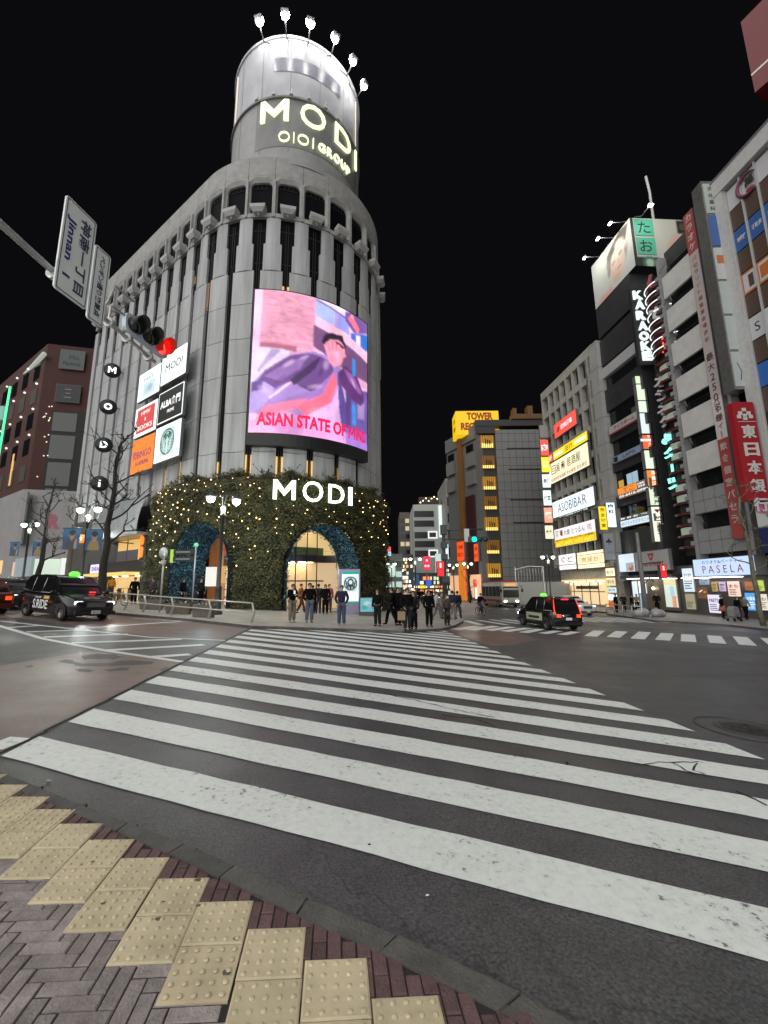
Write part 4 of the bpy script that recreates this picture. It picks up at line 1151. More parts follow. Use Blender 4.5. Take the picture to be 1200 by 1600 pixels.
t = flat_sign('tenant_sign', 'orange panel with purple BINGO lettering, lowest of the panel group', 'sign', flank(R0_, .9, 10.95), 3.75, 2.85, .2, M_or, G6, None, .02)
add_letters(t, I4, [('肉BINGO', -.05, 1.5, .75, 3.0, .0), ('14 APR/FRI.', .1, .75, .36, 2.2, .01)], M_inkp, .01, -.02)
# ---- round letter blades
for i, (ch, px, py) in enumerate((('M', 180, 580), ('O', 173, 637), ('D', 167, 696), ('I', 158, 757))):
    p = TP + dl * 13.15 + NL * 0.9
    z = (22.12, 18.49, 14.82, 11.21)[i]
    t = thing('blade_sign', 'round black disc with a lit white letter %s on the store flank' % ch, 'sign', frame((p.x, p.y, z), (0.9, 0.44)), 'round letter blades down the store flank')
    m2 = MB(); m2.lathe([(.001, -.12), (.66, -.12), (.7, -.08), (.7, .12), (.001, .12)], 24, 0, Matrix.Rotation(rad(90), 4, 'X')); m2.build('disc', M_black, t)
    m2 = MB(); m2.text(ch, 0, 0, .62, None, -.13, .03, 0, .05); m2.build('letter', glow('blade_letter', (.9, 1, .95), 1.6), t)
    m2 = MB(); m2.lathe([(.42, -.135), (.5, -.135), (.5, -.12), (.42, -.12)], 24, 0, Matrix.Rotation(rad(90), 4, 'X')) if i in (1, 2) else m2.box(-.02, .02, -.125, -.12, -.02, .02)
    m2.build('ring', glow('blade_ring', (.9, 1, .95), .8), t)
    m2 = MB(); m2.tube([(.6, 0, 0), (1.35, .25, 0)], .06, 6); m2.build('bracket', M_steel, t)
# ================================================================== RIGHT SIDE OF THE STREET
PR = Vector((27.0, 30.0)); DR = Vector((-0.09, 1.0)).normalized(); NO = Vector((-DR.y, DR.x)) * 1.0   # NO points out to the street
if NO.x > 0: NO = -NO
GZR = -0.64
def rpl(px, py, off=0.0):
    """pixel -> (s along the facade line, z) on the plane standing 'off' in front of the facade"""
    d = ray(px, py); P = PR + NO * off
    t = (NO.dot(P)) / (NO.x * d.x + NO.y * d.y)
    q = d * t
    return (Vector((q.x, q.y)) - P).dot(DR), q.z + CZ
def RF(s, z, off=0.0):
    p = PR + DR * s + NO * off
    return frame((p.x, p.y, z), -DR)
def fsign(name, label, cat, quad, m_face, d=0.3, off=0.35, group=None, rim=0.05, m_cab=None):
    """sign on the facade from its four photo corners TL, TR, BL, BR"""
    (a, za), (b, zb), (c, zc), (e, ze) = (rpl(*p, off) for p in quad)
    sL, sR = (a + c) / 2, (b + e) / 2; zt, zb_ = (za + zb) / 2, (zc + ze) / 2
    w, h = sL - sR, zt - zb_
    t = flat_sign(name, label, cat, RF((sL + sR) / 2, zb_, off), w, h, d, m_face, group, m_cab, rim, 0.05)
    return t, w, h
def blade(name, label, cat, pL, pR, pT, pB, Y, m_face, d=0.35, group=None, rim=0.05, m_cab=None):
    """box sign facing the crossing; pL, pR at the height of its middle"""
    pm = (pT[1] + pB[1]) / 2
    l, r = at_y(pL, pm, Y), at_y(pR, pm, Y)
    zt, zb = at_y(*pT, Y).z, at_y(*pB, Y).z
    w, h = r.x - l.x, zt - zb
    t = flat_sign(name, label, cat, frame(((l.x + r.x) / 2, Y, zb), (1, 0.0)), w, h, d, m_face, group, m_cab, rim, 0.04)
    return t, w, h
M_rc = mat('rough_concrete', (0.42, 0.405, 0.36), .75, var=.2, scale=1.2, bump=.25, bscale=20)
M_char = mat('charcoal_cladding', (0.034, 0.034, 0.038), .5, var=.25, scale=1.2)
M_win = mat('night_window', (0.012, 0.013, 0.015), .1)
M_grey = mat('grey_tile', (0.28, 0.28, 0.28), .6, var=.1, scale=2)
M_wp = mat('white_panel', (0.58, 0.57, 0.55), .55, var=.1, scale=1.2)
rw = lambda a, b: random.uniform(a, b)
# ---------------- concrete grid building
gb = thing('office_building', 'beige concrete office block with a deep grid of window openings and stacked lit signs', 'building', RF(23.5, GZR))
def gl_(s): return 23.5 - s          # facade s -> local x
zt_ = 30.9 - GZR
m2 = MB()
cols = [30.6 - 1.66 * k for k in range(8)] + [17.25]
m2.box(gl_(30.9), gl_(30.6), 0, .9, 5.0, zt_)
fl_z = [zt_ - 1.2 - 3.12 * k for k in range(9)]
for k in range(8):
    x0 = gl_(cols[k]); m2.box(x0 - .0, x0 + .34, 0.0, .9, 5.0, zt_ - 1.2) if k else None
m2.box(gl_(18.98), gl_(18.3), 0, .9, 5.0, zt_ - 1.2); m2.box(gl_(17.6), gl_(17.25), 0, .9, 5.0, zt_ - 1.2)
m2.box(gl_(30.9), gl_(17.25), -.02, .9, zt_ - 1.2, zt_)
for z in fl_z[1:]:
    m2.box(gl_(30.6), gl_(17.6), .06, .85, z + 2.28 - 2.28, z + .86)
m2.box(gl_(30.9), gl_(17.25), .9, 14, -0.2, zt_ - .4)
gb_wall = m2.build('wall', M_rc, gb)
m2 = MB()
m2.box(gl_(17.25), gl_(15.7), -.45, .9, 3.0, zt_ - .5)
for z in np.arange(6, 31, 3.1): m2.box(gl_(17.26), gl_(15.69), -.46, .91, z, z + .03, 1)
m2.build('corner_pier', [mat('pier_concrete', (.38, .375, .36), .65, var=.12, scale=1), M_blackm], gb)
spans = [(gl_(cols[k]) + .34, gl_(cols[k + 1])) for k in range(7)] + [(gl_(18.3), gl_(17.6))]
spans[6] = (gl_(cols[6]) + .34, gl_(18.98))
for r_, z in enumerate(fl_z[:-1]):
    for a, b in spans:
        m2 = MB(); m2.box(a, b, .6, .64, z - 2.26, z); m2.box((a + b) / 2 - .03, (a + b) / 2 + .03, .56, .6, z - 2.26, z, 1)
        m2.build('window', [random.choice([M_win, M_win, M_win, mat('grey_blind', (.10, .10, .095), .6)]), M_mull], gb)
# ground floor of the grid building: fish shop frontage, warm lit
M_wl_shop = glow('warm_shop', (1.0, .74, .38), .85)
m2 = MB(); m2.box(gl_(28.5), gl_(19.3), .5, .6, .3, 3.0); m2.build('shop_interior', glow('shop_back', (1.0, .74, .42), .85), gb)
m2 = MB()
for k in range(6): x = gl_(28.5) + (9.2) * k / 5; m2.box(x - .05, x + .05, .30, .36, .2, 3.1)
m2.box(gl_(28.5), gl_(19.3), .30, .36, 1.75, 1.85); m2.box(gl_(26.2), gl_(21.2), .37, .4, 2.1, 2.5); m2.build('shop_frame', M_mull, gb)
m2 = MB(); m2.box(gl_(29.4), gl_(27.2), .1, .3, .2, 3.0); m2.build('shutter', mat('beige_panel', (.5, .40, .26), .5), gb)
m2 = MB(); m2.box(gl_(29.0), gl_(18.9), -.1, .1, 3.05, 3.3); m2.build('lit_lintel', glow('lintel_glow', (1, .72, .3), .9), gb)
m2 = MB(); m2.box(gl_(19.2), gl_(18.95), -.1, .1, .15, 3.04); m2.build('lit_post', glow('post_glow', (1, .72, .3), .9), gb)
for k in range(6):
    m2 = MB(); m2.ball((gl_(27 - 1.3 * k), .2, 2.75), .11, 8); m2.build('lamp', glow('shop_bulb', (1, .8, .5), 7, small=True), gb)

GA = 'lit signs on the concrete office block'
Zb = lambda X, Y: (840 + X / 5.4545, 520 + Y / 5.4545)
Zc = lambda X, Y: (840 + X / 5.4545, 740 + Y / 5.4545)
M_redl = glow('lit_red', (1.0, .10, .075), 1.1); M_yel = glow('lit_yellow', (1.0, .74, .02), 1.05); M_crm = glow('lit_cream', (1.0, .89, .60), 1.1)
t, w, h = fsign('shop_sign', 'glowing red square sign with white figures, top of the concrete block', 'sign', [Zb(135, 785), Zb(325, 650), Zb(150, 905), Zb(332, 778)], M_redl, group=GA)
add_letters(t, I4, [('焼肉酒場', .4, h * .52, h * .34, w * .5, .02)], M_lettw, .01, -.03)
pc = MB()
for k in range(10): a = k * .63; pc.tube([(-w * .3 + .1 * math.cos(a), -.03, h * .5 + .1 * math.sin(a)), (-w * .3 + .42 * math.cos(a), -.03, h * .5 + .42 * math.sin(a))], .04, 4)
pc.build('emblem', M_ink, t)
t, w, h = fsign('shop_sign', 'long yellow lit sign with brown lettering above the cream sign', 'sign', [Zb(132, 1010), Zb(422, 838), Zb(135, 1092), Zb(428, 915)], M_yel, group=GA)
add_letters(t, I4, [('SBYY', -.05, h * .5, h * .55, w * .22)], mat('brown_ink', (.25, .14, .0), .5), .01, -.03); 
for a, b in ((.16, .46), (-.46, -.2)): m2 = MB(); m2.box(w * a, w * b, -.03, -.022, h * .33, h * .65); m2.build('white_label', M_lettw, t)
t, w, h = fsign('shop_sign', 'small red lit square beside the yellow sign', 'sign', [Zb(90, 1045), Zb(128, 1022), Zb(92, 1120), Zb(130, 1095)], M_redl, group=GA)
add_letters(t, I4, [('8F', 0, h / 2, h * .5, w * .7, .02)], M_lettw, .01, -.03)
t, w, h = fsign('shop_sign', 'large cream lit sign with brushed black characters and a red seal', 'sign', [Zb(90, 1122), Zb(430, 932), Zb(108, 1300), Zb(440, 1130)], M_crm, group=GA)
add_letters(t, I4, [('湘 南 居酒屋', .15, h * .62, h * .40, w * .62, .0), ('回', -w * .36, h * .62, h * .42, None, .0), ('7F', -w * .45, h * .88, h * .14, None, .0)], M_ink, .01, -.03)
add_letters(t, I4, [('全席個室居酒屋 完全個室 完全貸切', 0, h * .17, h * .16, w * .9)], mat('red_ink', (.45, .04, .03), .5), .01, -.03)
m2 = MB(); m2.box(-w * .13, -w * .08, -.035, -.022, h * .55, h * .68); m2.build('red_seal', mat('red_ink', (.45, .04, .03)), t)
t, w, h = fsign('shop_sign', 'pale blue lit sign reading ASOBIBAR in thin letters', 'sign', [Zc(125, 245), Zc(478, 105), Zc(132, 368), Zc(490, 288)], M_wl2, group=GA)
add_letters(t, I4, [('ASOBIBA', -w * .06, h * .5, h * .52, w * .58, -.008), ('O', -w * .44, h * .80, h * .16, None, -.01)], M_ink, .01, -.03); add_letters(t, I4, [('R', w * .30, h * .5, h * .52, None, -.008)], mat('red_ink', (.45, .04, .03)), .01, -.03)
t2, w, h = fsign('notice_strip', 'narrow dark strip of white characters under the ASOBIBAR sign', 'sign', [Zc(175, 352), Zc(440, 285), Zc(178, 388), Zc(442, 310)], M_blackm, .05, .2)
add_letters(t2, I4, [('ダーツ 飲み放題 カラオケ 個室', 0, h / 2, h * .6, w * .92, .02)], M_lettw, .01, -.03)
t, w, h = fsign('shop_sign', 'white and yellow lit sign with red kanji and a row of prices', 'sign', [Zc(140, 475), Zc(490, 388), Zc(152, 635), Zc(502, 568)], glow('lit_white', (1, .97, .97), .9), group=GA)
m2 = MB(); m2.box(-w / 2 + .06, w / 2 - .06, -.03, -.022, .06, h * .42); m2.build('yellow_band', glow('lit_yellow2', (1.0, .60, .01), .8), t)
add_letters(t, I4, [('酒 場', -w * .36, h * .72, h * .34, w * .2, .03)], mat('red_ink', (.45, .04, .03)), .01, -.03); add_letters(t, I4, [('大衆 とつるん', w * .02, h * .7, h * .30, w * .52, .0)], M_ink, .01, -.03); add_letters(t, I4, [('肉', w * .38, h * .7, h * .34, None, 0)], mat('pink_ink', (.6, .2, .3), .5), .01, -.03)
add_letters(t, I4, [('60円 280円 190円 340円', 0, h * .16, h * .22, w * .9, .04)], glow('yel_letter', (1, .85, .05), .9), .012, -.04); add_letters(t, I4, [('串カツ 生ビール ハイボール 刺身', 0, h * .36, h * .1, w * .9, .02)], mat('red_ink', (.45, .04, .03)), .012, -.04)
Ze = lambda X, Y: (860 + X / 6, 840 + Y / 6)
t, w, h = fsign('shop_sign', 'cream lit fascia with three framed boxes over the fish shop', 'sign', [Ze(250, 150), Ze(500, 95), Ze(258, 300), Ze(508, 275)], M_crm, group=GA)
m2 = MB()
for a, b in ((-.44, -.24), (-.2, -.04), (.0, .24), (.28, .47)): m2.box(w * a, w * b, -.03, -.022, h * .34, h * .72)
m2.build('framed_box', glow('lit_cream_warm', (1.0, .80, .45), .85), t); add_letters(t, I4, [('魚 屋 台', 0, h * .53, h * .28, w * .6)], mat('gold_ink', (.5, .3, .1), .5), .01, -.032)
m2 = MB(); m2.box(-w / 2, w / 2, -.028, -.021, h * .78, h * .82); m2.box(-w / 2, w / 2, -.028, -.021, h * .24, h * .28); m2.build('stripe', mat('gold_ink', (.5, .3, .1)), t)
t, w, h = fsign('shop_sign', 'white lit board with brush pictures left of the cream fascia', 'sign', [Ze(78, 155), Ze(240, 150), Ze(82, 305), Ze(245, 300)], glow('lit_white', (1, .97, .97)), group=GA)
add_letters(t, I4, [('ぐど', 0, h * .66, h * .4, w * .7, .0)], M_ink, .01, -.03); m2 = MB(); m2.box(-w / 2, w / 2, -.03, -.02, h * .30, h * .34); m2.build('divider', M_mull, t); m2 = MB(); m2.ball((.1, -.02, h * .2), .12, 8, sq=(1, .2, .6)); m2.build('red_dot', mat('red_ink', (.45, .04, .03)), t)
for (px, py), (qx, qy), lab, m_ in ((Ze(515, 232), Ze(600, 275), 'brown top panel of the menu column beside the fish shop', mat('brown_sign', (.3, .17, .08), .5)), (Ze(518, 282), Ze(605, 365), 'cream lit menu panel under the brown one beside the fish shop', M_crm), (Ze(525, 372), Ze(612, 455), 'yellowish lit menu panel with brushed characters beside the fish shop', glow('lit_pale_yellow', (1, .84, .42), .85)), (Ze(535, 462), Ze(622, 520), 'pale blue lit menu panel with food pictures beside the fish shop', glow('lit_ice', (.75, .9, 1), .85)), (Ze(540, 528), Ze(628, 592), 'white lit menu panel, second lowest beside the fish shop', M_wl), (Ze(548, 600), Ze(600, 655), 'red lit menu panel, lowest beside the fish shop', glow('lit_orange_red', (1, .2, .05), .6))):
    t, w, h = fsign('menu_panel', lab, 'sign', [(px, py + 1), (qx, py - 1), (px, qy + 1), (qx, qy - 1)], m_, .2, .65, 'menu panels at the fish shop')
    if m_ is not None and 'lowest' not in lab and 'brown' not in lab.split()[0]: add_letters(t, I4, [(random.choice(('焼き鳥', 'あいび', '刺身', '宴会')), 0, h * .5, h * .4, w * .7)], mat('brown_ink', (.25, .14, 0)), .01, -.03)
# stacked blade signs at the far end of the grid building
for y0, y1, m_, lab, tx in ((664, 684, mat('dead_panel', (.35, .35, .36), .5), 'unlit grey blade sign, topmost of the stack', ''), (687, 712, M_redl, 'red lit blade sign below the grey one', '肉'), (714, 738, M_yel, 'yellow lit blade sign in the stack', '酒'), (741, 762, M_wl2, 'white lit blade sign with blue characters under the yellow one', '居酒'), (766, 790, M_wl2, 'plain white lit blade sign in the middle of the stack', '個室'), (793, 817, glow('lit_pinkorange', (1, .42, .25), .9), 'red and yellow lit blade sign with large characters', '焼'), (821, 842, M_crm, 'white blade sign with a yellow head, lowest of the stack', '飲放')):
    t, w, h = blade('blade_sign', lab, 'sign', 843 + (y0 - 664) * .055, 856 + (y0 - 664) * .055, (850, y0), (850, y1), 58.5, m_, .3, 'stacked blade signs at the far end of the concrete block', .03)
    if tx: add_letters(t, I4, [(tx, 0, h * .5, h * .45 if len(tx) == 1 else h * .3, w * .75, .03)], M_ink if m_ in (M_wl2, M_crm) else M_lettw, .01, -.03)
for a, b, c, e, lab, m_, tx in ((936, 948, 791, 828, 'yellow and white vertical blade sign on the corner pier', M_yel, '完全個室'), (948, 962, 785, 824, 'white vertical blade sign with blue stripe beside the yellow one', M_wl2, '歯科'), (944, 960, 833, 875, 'grey blade sign with a dark bird emblem on the corner pier', mat('grey_sign', (.34, .36, .40), .5), '')):
    t, w, h = blade('blade_sign', lab, 'sign', a, b, ((a + b) / 2, c), ((a + b) / 2, e), 45.2, m_, .3, 'blade signs on the corner pier', .03)
    if tx: add_letters(t, I4, [(ch, 0, h * (.85 - .22 * i), h * .15, w * .6, .02) for i, ch in enumerate(tx)], M_ink, .01, -.03)
    else: m2 = MB(); m2.prism([(-.35, h * .68), (-.1, h * .74), (0, h * .82), (.1, h * .74), (.35, h * .68), (.3, h * .64), (.06, h * .66), (.03, h * .56), (-.03, h * .56), (-.06, h * .66), (-.3, h * .64)], -.03, -.02); m2.build('bird_emblem', M_ink, t); add_letters(t, I4, [('トリノ', .1, h * .28, h * .12, w * .6)], M_ink, .01, -.03)

# ---------------- black karaoke building
kb = thing('karaoke_building', 'narrow black clad building with a large rooftop billboard', 'building', RF(12.3, GZR))
kl = lambda s: 12.3 - s
m2 = MB()
H_ = 34.3 - GZR
m2.box(kl(15.68), kl(9.6), .5, 14, 0, H_)
for z0, z1 in ((4.95, 8.2), (10.9, 12.0), (14.8, 15.9), (18.3, 19.4), (22.0, 24.6), (27.6, 30.8), (31.2, H_ + .02)): m2.box(kl(15.68), kl(9.6), 0, .5, z0, z1)
m2.build('wall', M_char, kb)
m2 = MB(); m2.box(kl(15.66), kl(9.6), -.06, .5, 26.1, 27.3); m2.build('white_band', mat('pale_band', (.45, .45, .45), .5, var=.1), kb)
for z0, z1, n in ((12.0, 14.8, 4), (15.9, 18.3, 4), (19.4, 22.0, 4), (24.6, 26.05, 3), (8.2, 10.9, 3), (30.8, 31.2, 1)):
    for k in range(n):
        w_ = 6.08 / n
        m2 = MB(); m2.box(kl(15.68) + k * w_ + .05, kl(15.68) + (k + 1) * w_ - .05, .3, .45, z0 + .05, z1 - .05); m2.build('window', M_win, kb)
for s_, z0, m_ in ((14.9, 12.5, glow('lit_room_amber', (1, .55, .1), .5)), (13.5, 12.9, glow('lit_room_cool', (.55, .75, .9), .55)), (12.6, 12.9, glow('lit_room_cool', (.55, .75, .9))), (11.6, 19.6, mat('grey_blind', (.1, .1, .095)))):
    m2 = MB(); m2.box(kl(s_ + .45), kl(s_ - .35), .26, .3, z0, z0 + 1.3); m2.build('lit_room', m_, kb)
m2 = MB(); m2.box(kl(15.2), kl(8.9), .3, .5, .2, 3.2); m2.build('shop_glass', mat('shop_dim', (.14, .12, .10), .2), kb)
m2 = MB(); m2.box(kl(15.68), kl(8.4), -.5, .5, 3.2, 3.5); m2.build('canopy', M_mull, kb)
for a, b, z0, z1, m_, nm in ((14.9, 14.2, .3, 2.9, glow('lit_ice', (.75, .9, 1)), 'lit_door'), (13.9, 12.9, 1.7, 2.9, M_wl, 'lit_board'), (13.9, 13.2, .3, 1.6, glow('lit_room_cool', (.55, .75, .9)), 'lit_door'), (10.4, 9.0, .5, 2.9, glow('lit_greenish', (.8, .95, .8), .7), 'lit_board'), (10.4, 9.0, 2.5, 3.0, glow('lit_gold', (1, .7, .3), .7), 'lit_board'), (9.6, 9.1, .5, 1.5, glow('lit_orange_red', (1, .2, .05)), 'red_board'), (9.7, 9.2, 1.5, 2.4, glow('lit_blue_soft', (.35, .6, .95), .7), 'blue_board')):
    m2 = MB(); m2.box(kl(a), kl(b), .2, .28, z0, z1); m2.build(nm, m_, kb)
m2 = MB(); m2.ball((kl(11.7), .1, 2.2), .14, 8); m2.build('lamp', glow('shop_bulb', (1, .8, .5)), kb)
t, w, h = fsign('shop_sign', 'unlit white fascia with a red triangle and red STREET lettering', 'sign', [Ze(790, 145), Ze(1110, 95), Ze(800, 325), Ze(1120, 300)], mat('fascia_white', (.42, .41, .40), .5), .3, .4)
add_letters(t, I4, [('2nd STREET', .1, h * .34, h * .2, w * .66, .02)], mat('deep_red', (.35, .02, .02), .5), .01, -.03)
m2 = MB(); m2.prism([(-.45, h * .86), (.45, h * .86), (.12, h * .52), (-.12, h * .52)], -.035, -.02); m2.prism([(-.2, h * .76), (.2, h * .76), (0, h * .6)], -.04, -.034, 1); m2.build('emblem', [mat('deep_red', (.35, .02, .02)), mat('fascia_white', (.4, .4, .4))], t)
t, w, h = fsign('poster_board', 'lit poster panel with a pale blue sheet and a red photograph', 'sign', [Ze(635, 160), Ze(785, 140), Ze(648, 328), Ze(795, 318)], glow('lit_ice', (.75, .9, 1)), .2, .42)
pc = Pic(16, 16, lin(180, 200, 220)); pc.ell(.6, .6, .3, .4, lin(200, 90, 70)); pc.ell(.5, .4, .2, .2, lin(230, 180, 150)); pc.build('photograph', lambda u, w_: (-.1 + w * .5 * u, -.03, h * (.5 - .45 * w_)), pic_mat('pic_glow', .7), t)
t, w, h = fsign('shop_sign', 'white banner sign with red kana on the black building', 'sign', [Zb(608, 800), Zb(866, 655), Zb(606, 878), Zb(872, 738)], mat('banner_white', (.5, .5, .5), .5), .2, .3)
m2 = MB(); m2.box(-w / 2, w / 2, -.03, -.02, 0, h * .16); m2.build('red_edge', mat('deep_red2', (.4, .03, .04), .5), t); add_letters(t, I4, [('アイワホーム', .1, h * .55, h * .42, w * .68, .02)], mat('deep_red2', (.4, .03, .04)), .01, -.03)
t, w, h = fsign('shop_sign', 'pale blue sign with thin serif letters on the black building', 'sign', [Zb(640, 1060), Zb(908, 935), Zb(650, 1122), Zb(916, 992)], mat('pale_blue', (.30, .38, .56), .5), .2, .3)
add_letters(t, I4, [('LAPIS', .2, h * .5, h * .45, w * .4, -.01)], M_ink, .01, -.03); m2 = MB(); m2.box(-w * .47, -w * .34, -.03, -.02, h * .15, h * .85); m2.build('dark_square', M_ink, t)
t, w, h = fsign('shop_sign', 'orange and white lit sign with a phone number on the black building', 'sign', [Zc(680, 125), Zc(948, 38), Zc(690, 232), Zc(960, 125)], glow('lit_orange', (1.0, .30, .05), .9), .25, .35)
m2 = MB(); m2.box(-w / 2 + .06, w / 2 - .06, -.03, -.02, .06, h * .38); m2.box(w * .14, w / 2 - .06, -.03, -.02, h * .38, h * .94); m2.build('white_field', mat('dim_white', (.25, .24, .23), .5), t)
add_letters(t, I4, [('てこ', -w * .14, h * .66, h * .36, w * .34, .0)], M_ink, .01, -.03); add_letters(t, I4, [('03-6416-0990', 0, h * .2, h * .22, w * .9, .02), ('個室居酒屋', w * .31, h * .78, h * .14, w * .3, .02), ('23:00', w * .31, h * .55, h * .18, w * .28, .02)], M_lettw, .01, -.035)
t, w, h = fsign('shop_sign', 'pale lit strip sign with blue characters under the lit window', 'sign', [Zc(705, 400), Zc(988, 345), Zc(710, 465), Zc(998, 402)], glow('lit_ice', (.75, .9, 1)), .2, .35)
add_letters(t, I4, [('KSリラックスクリニック', 0, h * .5, h * .5, w * .9, 0)], mat('slate_ink', (.12, .2, .28), .5), .01, -.03)
t, w, h = fsign('notice_strip', 'dark strip of white characters above the pale strip sign', 'sign', [Zc(705, 370), Zc(985, 318), Zc(706, 396), Zc(988, 342)], M_blackm, .1, .3)
add_letters(t, I4, [('整体・美容・脱毛・プラセンタ', 0, h / 2, h * .7, w * .96, .01)], M_lettw, .01, -.03)
# rooftop billboard: two faces meeting at a corner, a portrait on the side face
bbz0, bbz1 = 34.5, 40.2
bill = thing('rooftop_billboard', 'pale rooftop billboard with a large portrait and green kana squares', 'billboard', RF(12.3, 34.3))
M_bill = mat('billboard_paper', (.62, .60, .55), .6)
m2 = MB(); m2.box(kl(15.7), kl(8.6), .05, .35, .15, 5.9); m2.build('side_board', M_mull, bill)
pc = Pic(90, 76, lin(206, 208, 200))
pc.ell(.66, .42, .26, .40, lin(120, 104, 92), .05, .9, .5); pc.ell(.62, .52, .20, .34, lin(226, 196, 176), -.1); pc.ell(.70, .30, .22, .22, lin(226, 214, 196), .3, .9, .6)
pc.poly([(.42, .2), (.75, .0), (.95, .05), (.86, .3), (.7, .18), (.5, .34), (.46, .6), (.40, .7), (.38, .4)], lin(84, 72, 62), .9); pc.ell(.72, .22, .14, .1, lin(214, 212, 190), .5, .8, .7)
pc.ell(.56, .49, .05, .012, lin(70, 50, 46), -.35); pc.ell(.73, .44, .045, .012, lin(70, 50, 46), -.35); pc.ell(.55, .455, .06, .007, lin(110, 88, 78), -.35); pc.ell(.73, .41, .055, .007, lin(110, 88, 78), -.35)
pc.line(.65, .48, .68, .60, .012, lin(198, 156, 138)); pc.ell(.67, .68, .06, .016, lin(196, 104, 100), -.3); pc.ell(.6, .84, .12, .1, lin(216, 184, 164), 0, .8, .6)
pc.poly([(.06, .98), (.2, .84), (.36, .92), (.44, .84), (.5, 1.0), (.06, 1.0)], lin(232, 160, 150), .7); pc.ell(.25, .55, .25, .4, lin(216, 218, 206), 0, .5, .9); pc.blur(2)
W1 = kl(8.6) - kl(15.7)
pc.build('portrait', lambda u, w_: (kl(15.7) + W1 * u, .02, .15 + 5.75 * (1 - w_)), pic_mat('printed_picture', 0), bill)
c8 = PR + DR * 8.6
# the face towards the crossing, turned like the end wall
endM = frame((c8.x, c8.y, 34.3), (1, .06)); endL = bill.matrix_world.inverted_safe() if False else RF(12.3, 34.3).inverted()
EL = endL @ endM
m2 = MB(); m2.box(.1, 6.4, .06, .4, .15, 5.9, 0, EL); m2.build('end_board', M_mull, bill)
pc = Pic(70, 64, lin(198, 198, 186)); pc.ell(.72, .5, .12, .3, lin(224, 160, 130), .5, .6, .8); pc.poly([(.80, .02), (.98, .0), (.98, .28), (.80, .3)], lin(20, 18, 16)); pc.ell(.89, .15, .05, .08, lin(90, 70, 50)); pc.poly([(.02, .82), (.42, .82), (.42, 1), (.02, 1)], lin(40, 50, 46)); pc.ell(.25, .93, .12, .14, lin(60, 120, 100)); pc.ell(.25, .93, .07, .08, lin(180, 200, 180)); pc.blur(1)
pc.build('end_picture', lambda u, w_: tuple(EL @ Vector((.1 + 6.3 * u, .03, .15 + 5.75 * (1 - w_)))), pic_mat('printed_picture', 0), bill)
for k, ch in enumerate('たお'):
    m2 = MB(); m2.box(.45, 2.5, -.02, .02, 3.75 - 2.25 * k, 5.75 - 2.25 * k, 0, EL); m2.build('green_square', mat('mint', (.10, .50, .33), .5), bill)
    m2 = MB(); m2.text(ch, 1.45, 4.75 - 2.25 * k, 1.35, None, -.02, .02, 0, .0, EL); m2.build('kana', M_ink, bill)
def bl_light(t, y): l = D.lights.new('bill_light', 'POINT'); l.energy = 140; l.color = (1, 1, .93); l.shadow_soft_size = .2; lo = D.objects.new('bill_light', l); COL.objects.link(lo); lo.parent = t; lo.location = (0, y, -.3)
for i, (px, py) in enumerate(((913, 402), (934, 372), (953, 348))):
    s_, z_ = rpl(px, py, 1.9)
    p = PR + DR * s_ + NO * 1.9
    lab = ('lowest', 'middle', 'upper')[i]
    t = thing('billboard_lamp', 'small white lamp on an arm lighting the portrait billboard, ' + lab + ' of three', 'lamp', RF(s_, z_, 1.9), 'lamps lighting the rooftop billboard')
    m2 = MB(); m2.box(-.22, .22, -.12, .12, -.08, .1); m2.build('housing', M_steel, t)
    m2 = MB(); m2.box(-.2, .2, -.13, .11, -.14, -.08); m2.build('lamp_face', glow('bill_lamp', (.96, 1, .9), 26), t); bl_light(t, .1)
    m2 = MB(); m2.tube([(0, .1, .05), (0, 1.0, .1), (0, 1.95, 40.2 - z_)], .035, 5); m2.build('arm', M_steel, t)
p = at_y(1016, 320, 36.8)
t = thing('billboard_lamp', 'white lamp standing on top of the kana side of the billboard', 'lamp', frame(p, (1, 0)), 'lamps lighting the rooftop billboard')
m2 = MB(); m2.box(-.25, .25, -.14, .14, -.08, .12); m2.build('housing', M_steel, t); m2 = MB(); m2.box(-.23, .23, -.16, .1, -.14, -.08); m2.build('lamp_face', glow('bill_lamp', (.96, 1, .9)), t); bl_light(t, -.6); m2 = MB(); m2.tube([(0, .1, 0), (-.3, 1.0, -.3), (-.6, 1.7, 40.2 - p.z)], .035, 5); m2.build('arm', M_steel, t)
p = at_y(1015, 300, 40.0); q = at_y(1009, 276, 40.0)
t = thing('flagpole', 'pale slanting pole rising behind the rooftop billboard', 'pole', loc=(p.x, p.y, 38.0)); m2 = MB(); m2.tube([(0, 0, 0), (0, 0, p.z - 38), ((q.x - p.x), 0, q.z - 38)], .13, 8); m2.build('shaft', mat('pale_metal', (.6, .6, .6)), t)
# vertical lettering KARAOKE on a slim carrier
kx = [(996.5, 461, 'K'), (999.8, 475.8, 'A'), (1001.6, 492.6, 'R'), (1004.6, 508.6, 'A'), (1006.5, 524.9, 'O'), (1009.2, 540.4, 'K'), (1011.5, 555.9, 'E')]
pts = [at_y(x, y, 38.6) for x, y, _ in kx]
xm = sum(p.x for p in pts) / 7
t = thing('vertical_sign', 'tall carrier with white capital letters KARAOKE one below the other', 'sign', frame((xm, 38.6, pts[-1].z - .8), (1, 0)))
m2 = MB(); m2.box(-.75, .75, .1, .5, -.1, pts[0].z - pts[-1].z + 1.6); m2.build('carrier', M_blackm, t)
for p, (x, y, ch) in zip(pts, kx):
    m2 = MB(); m2.text(ch, p.x - xm, p.z - (pts[-1].z - .8), .95, .95, .1, .16, 0, .05); m2.build('letter', glow('karaoke_white', (.86, 1, .95), 1.0), t)
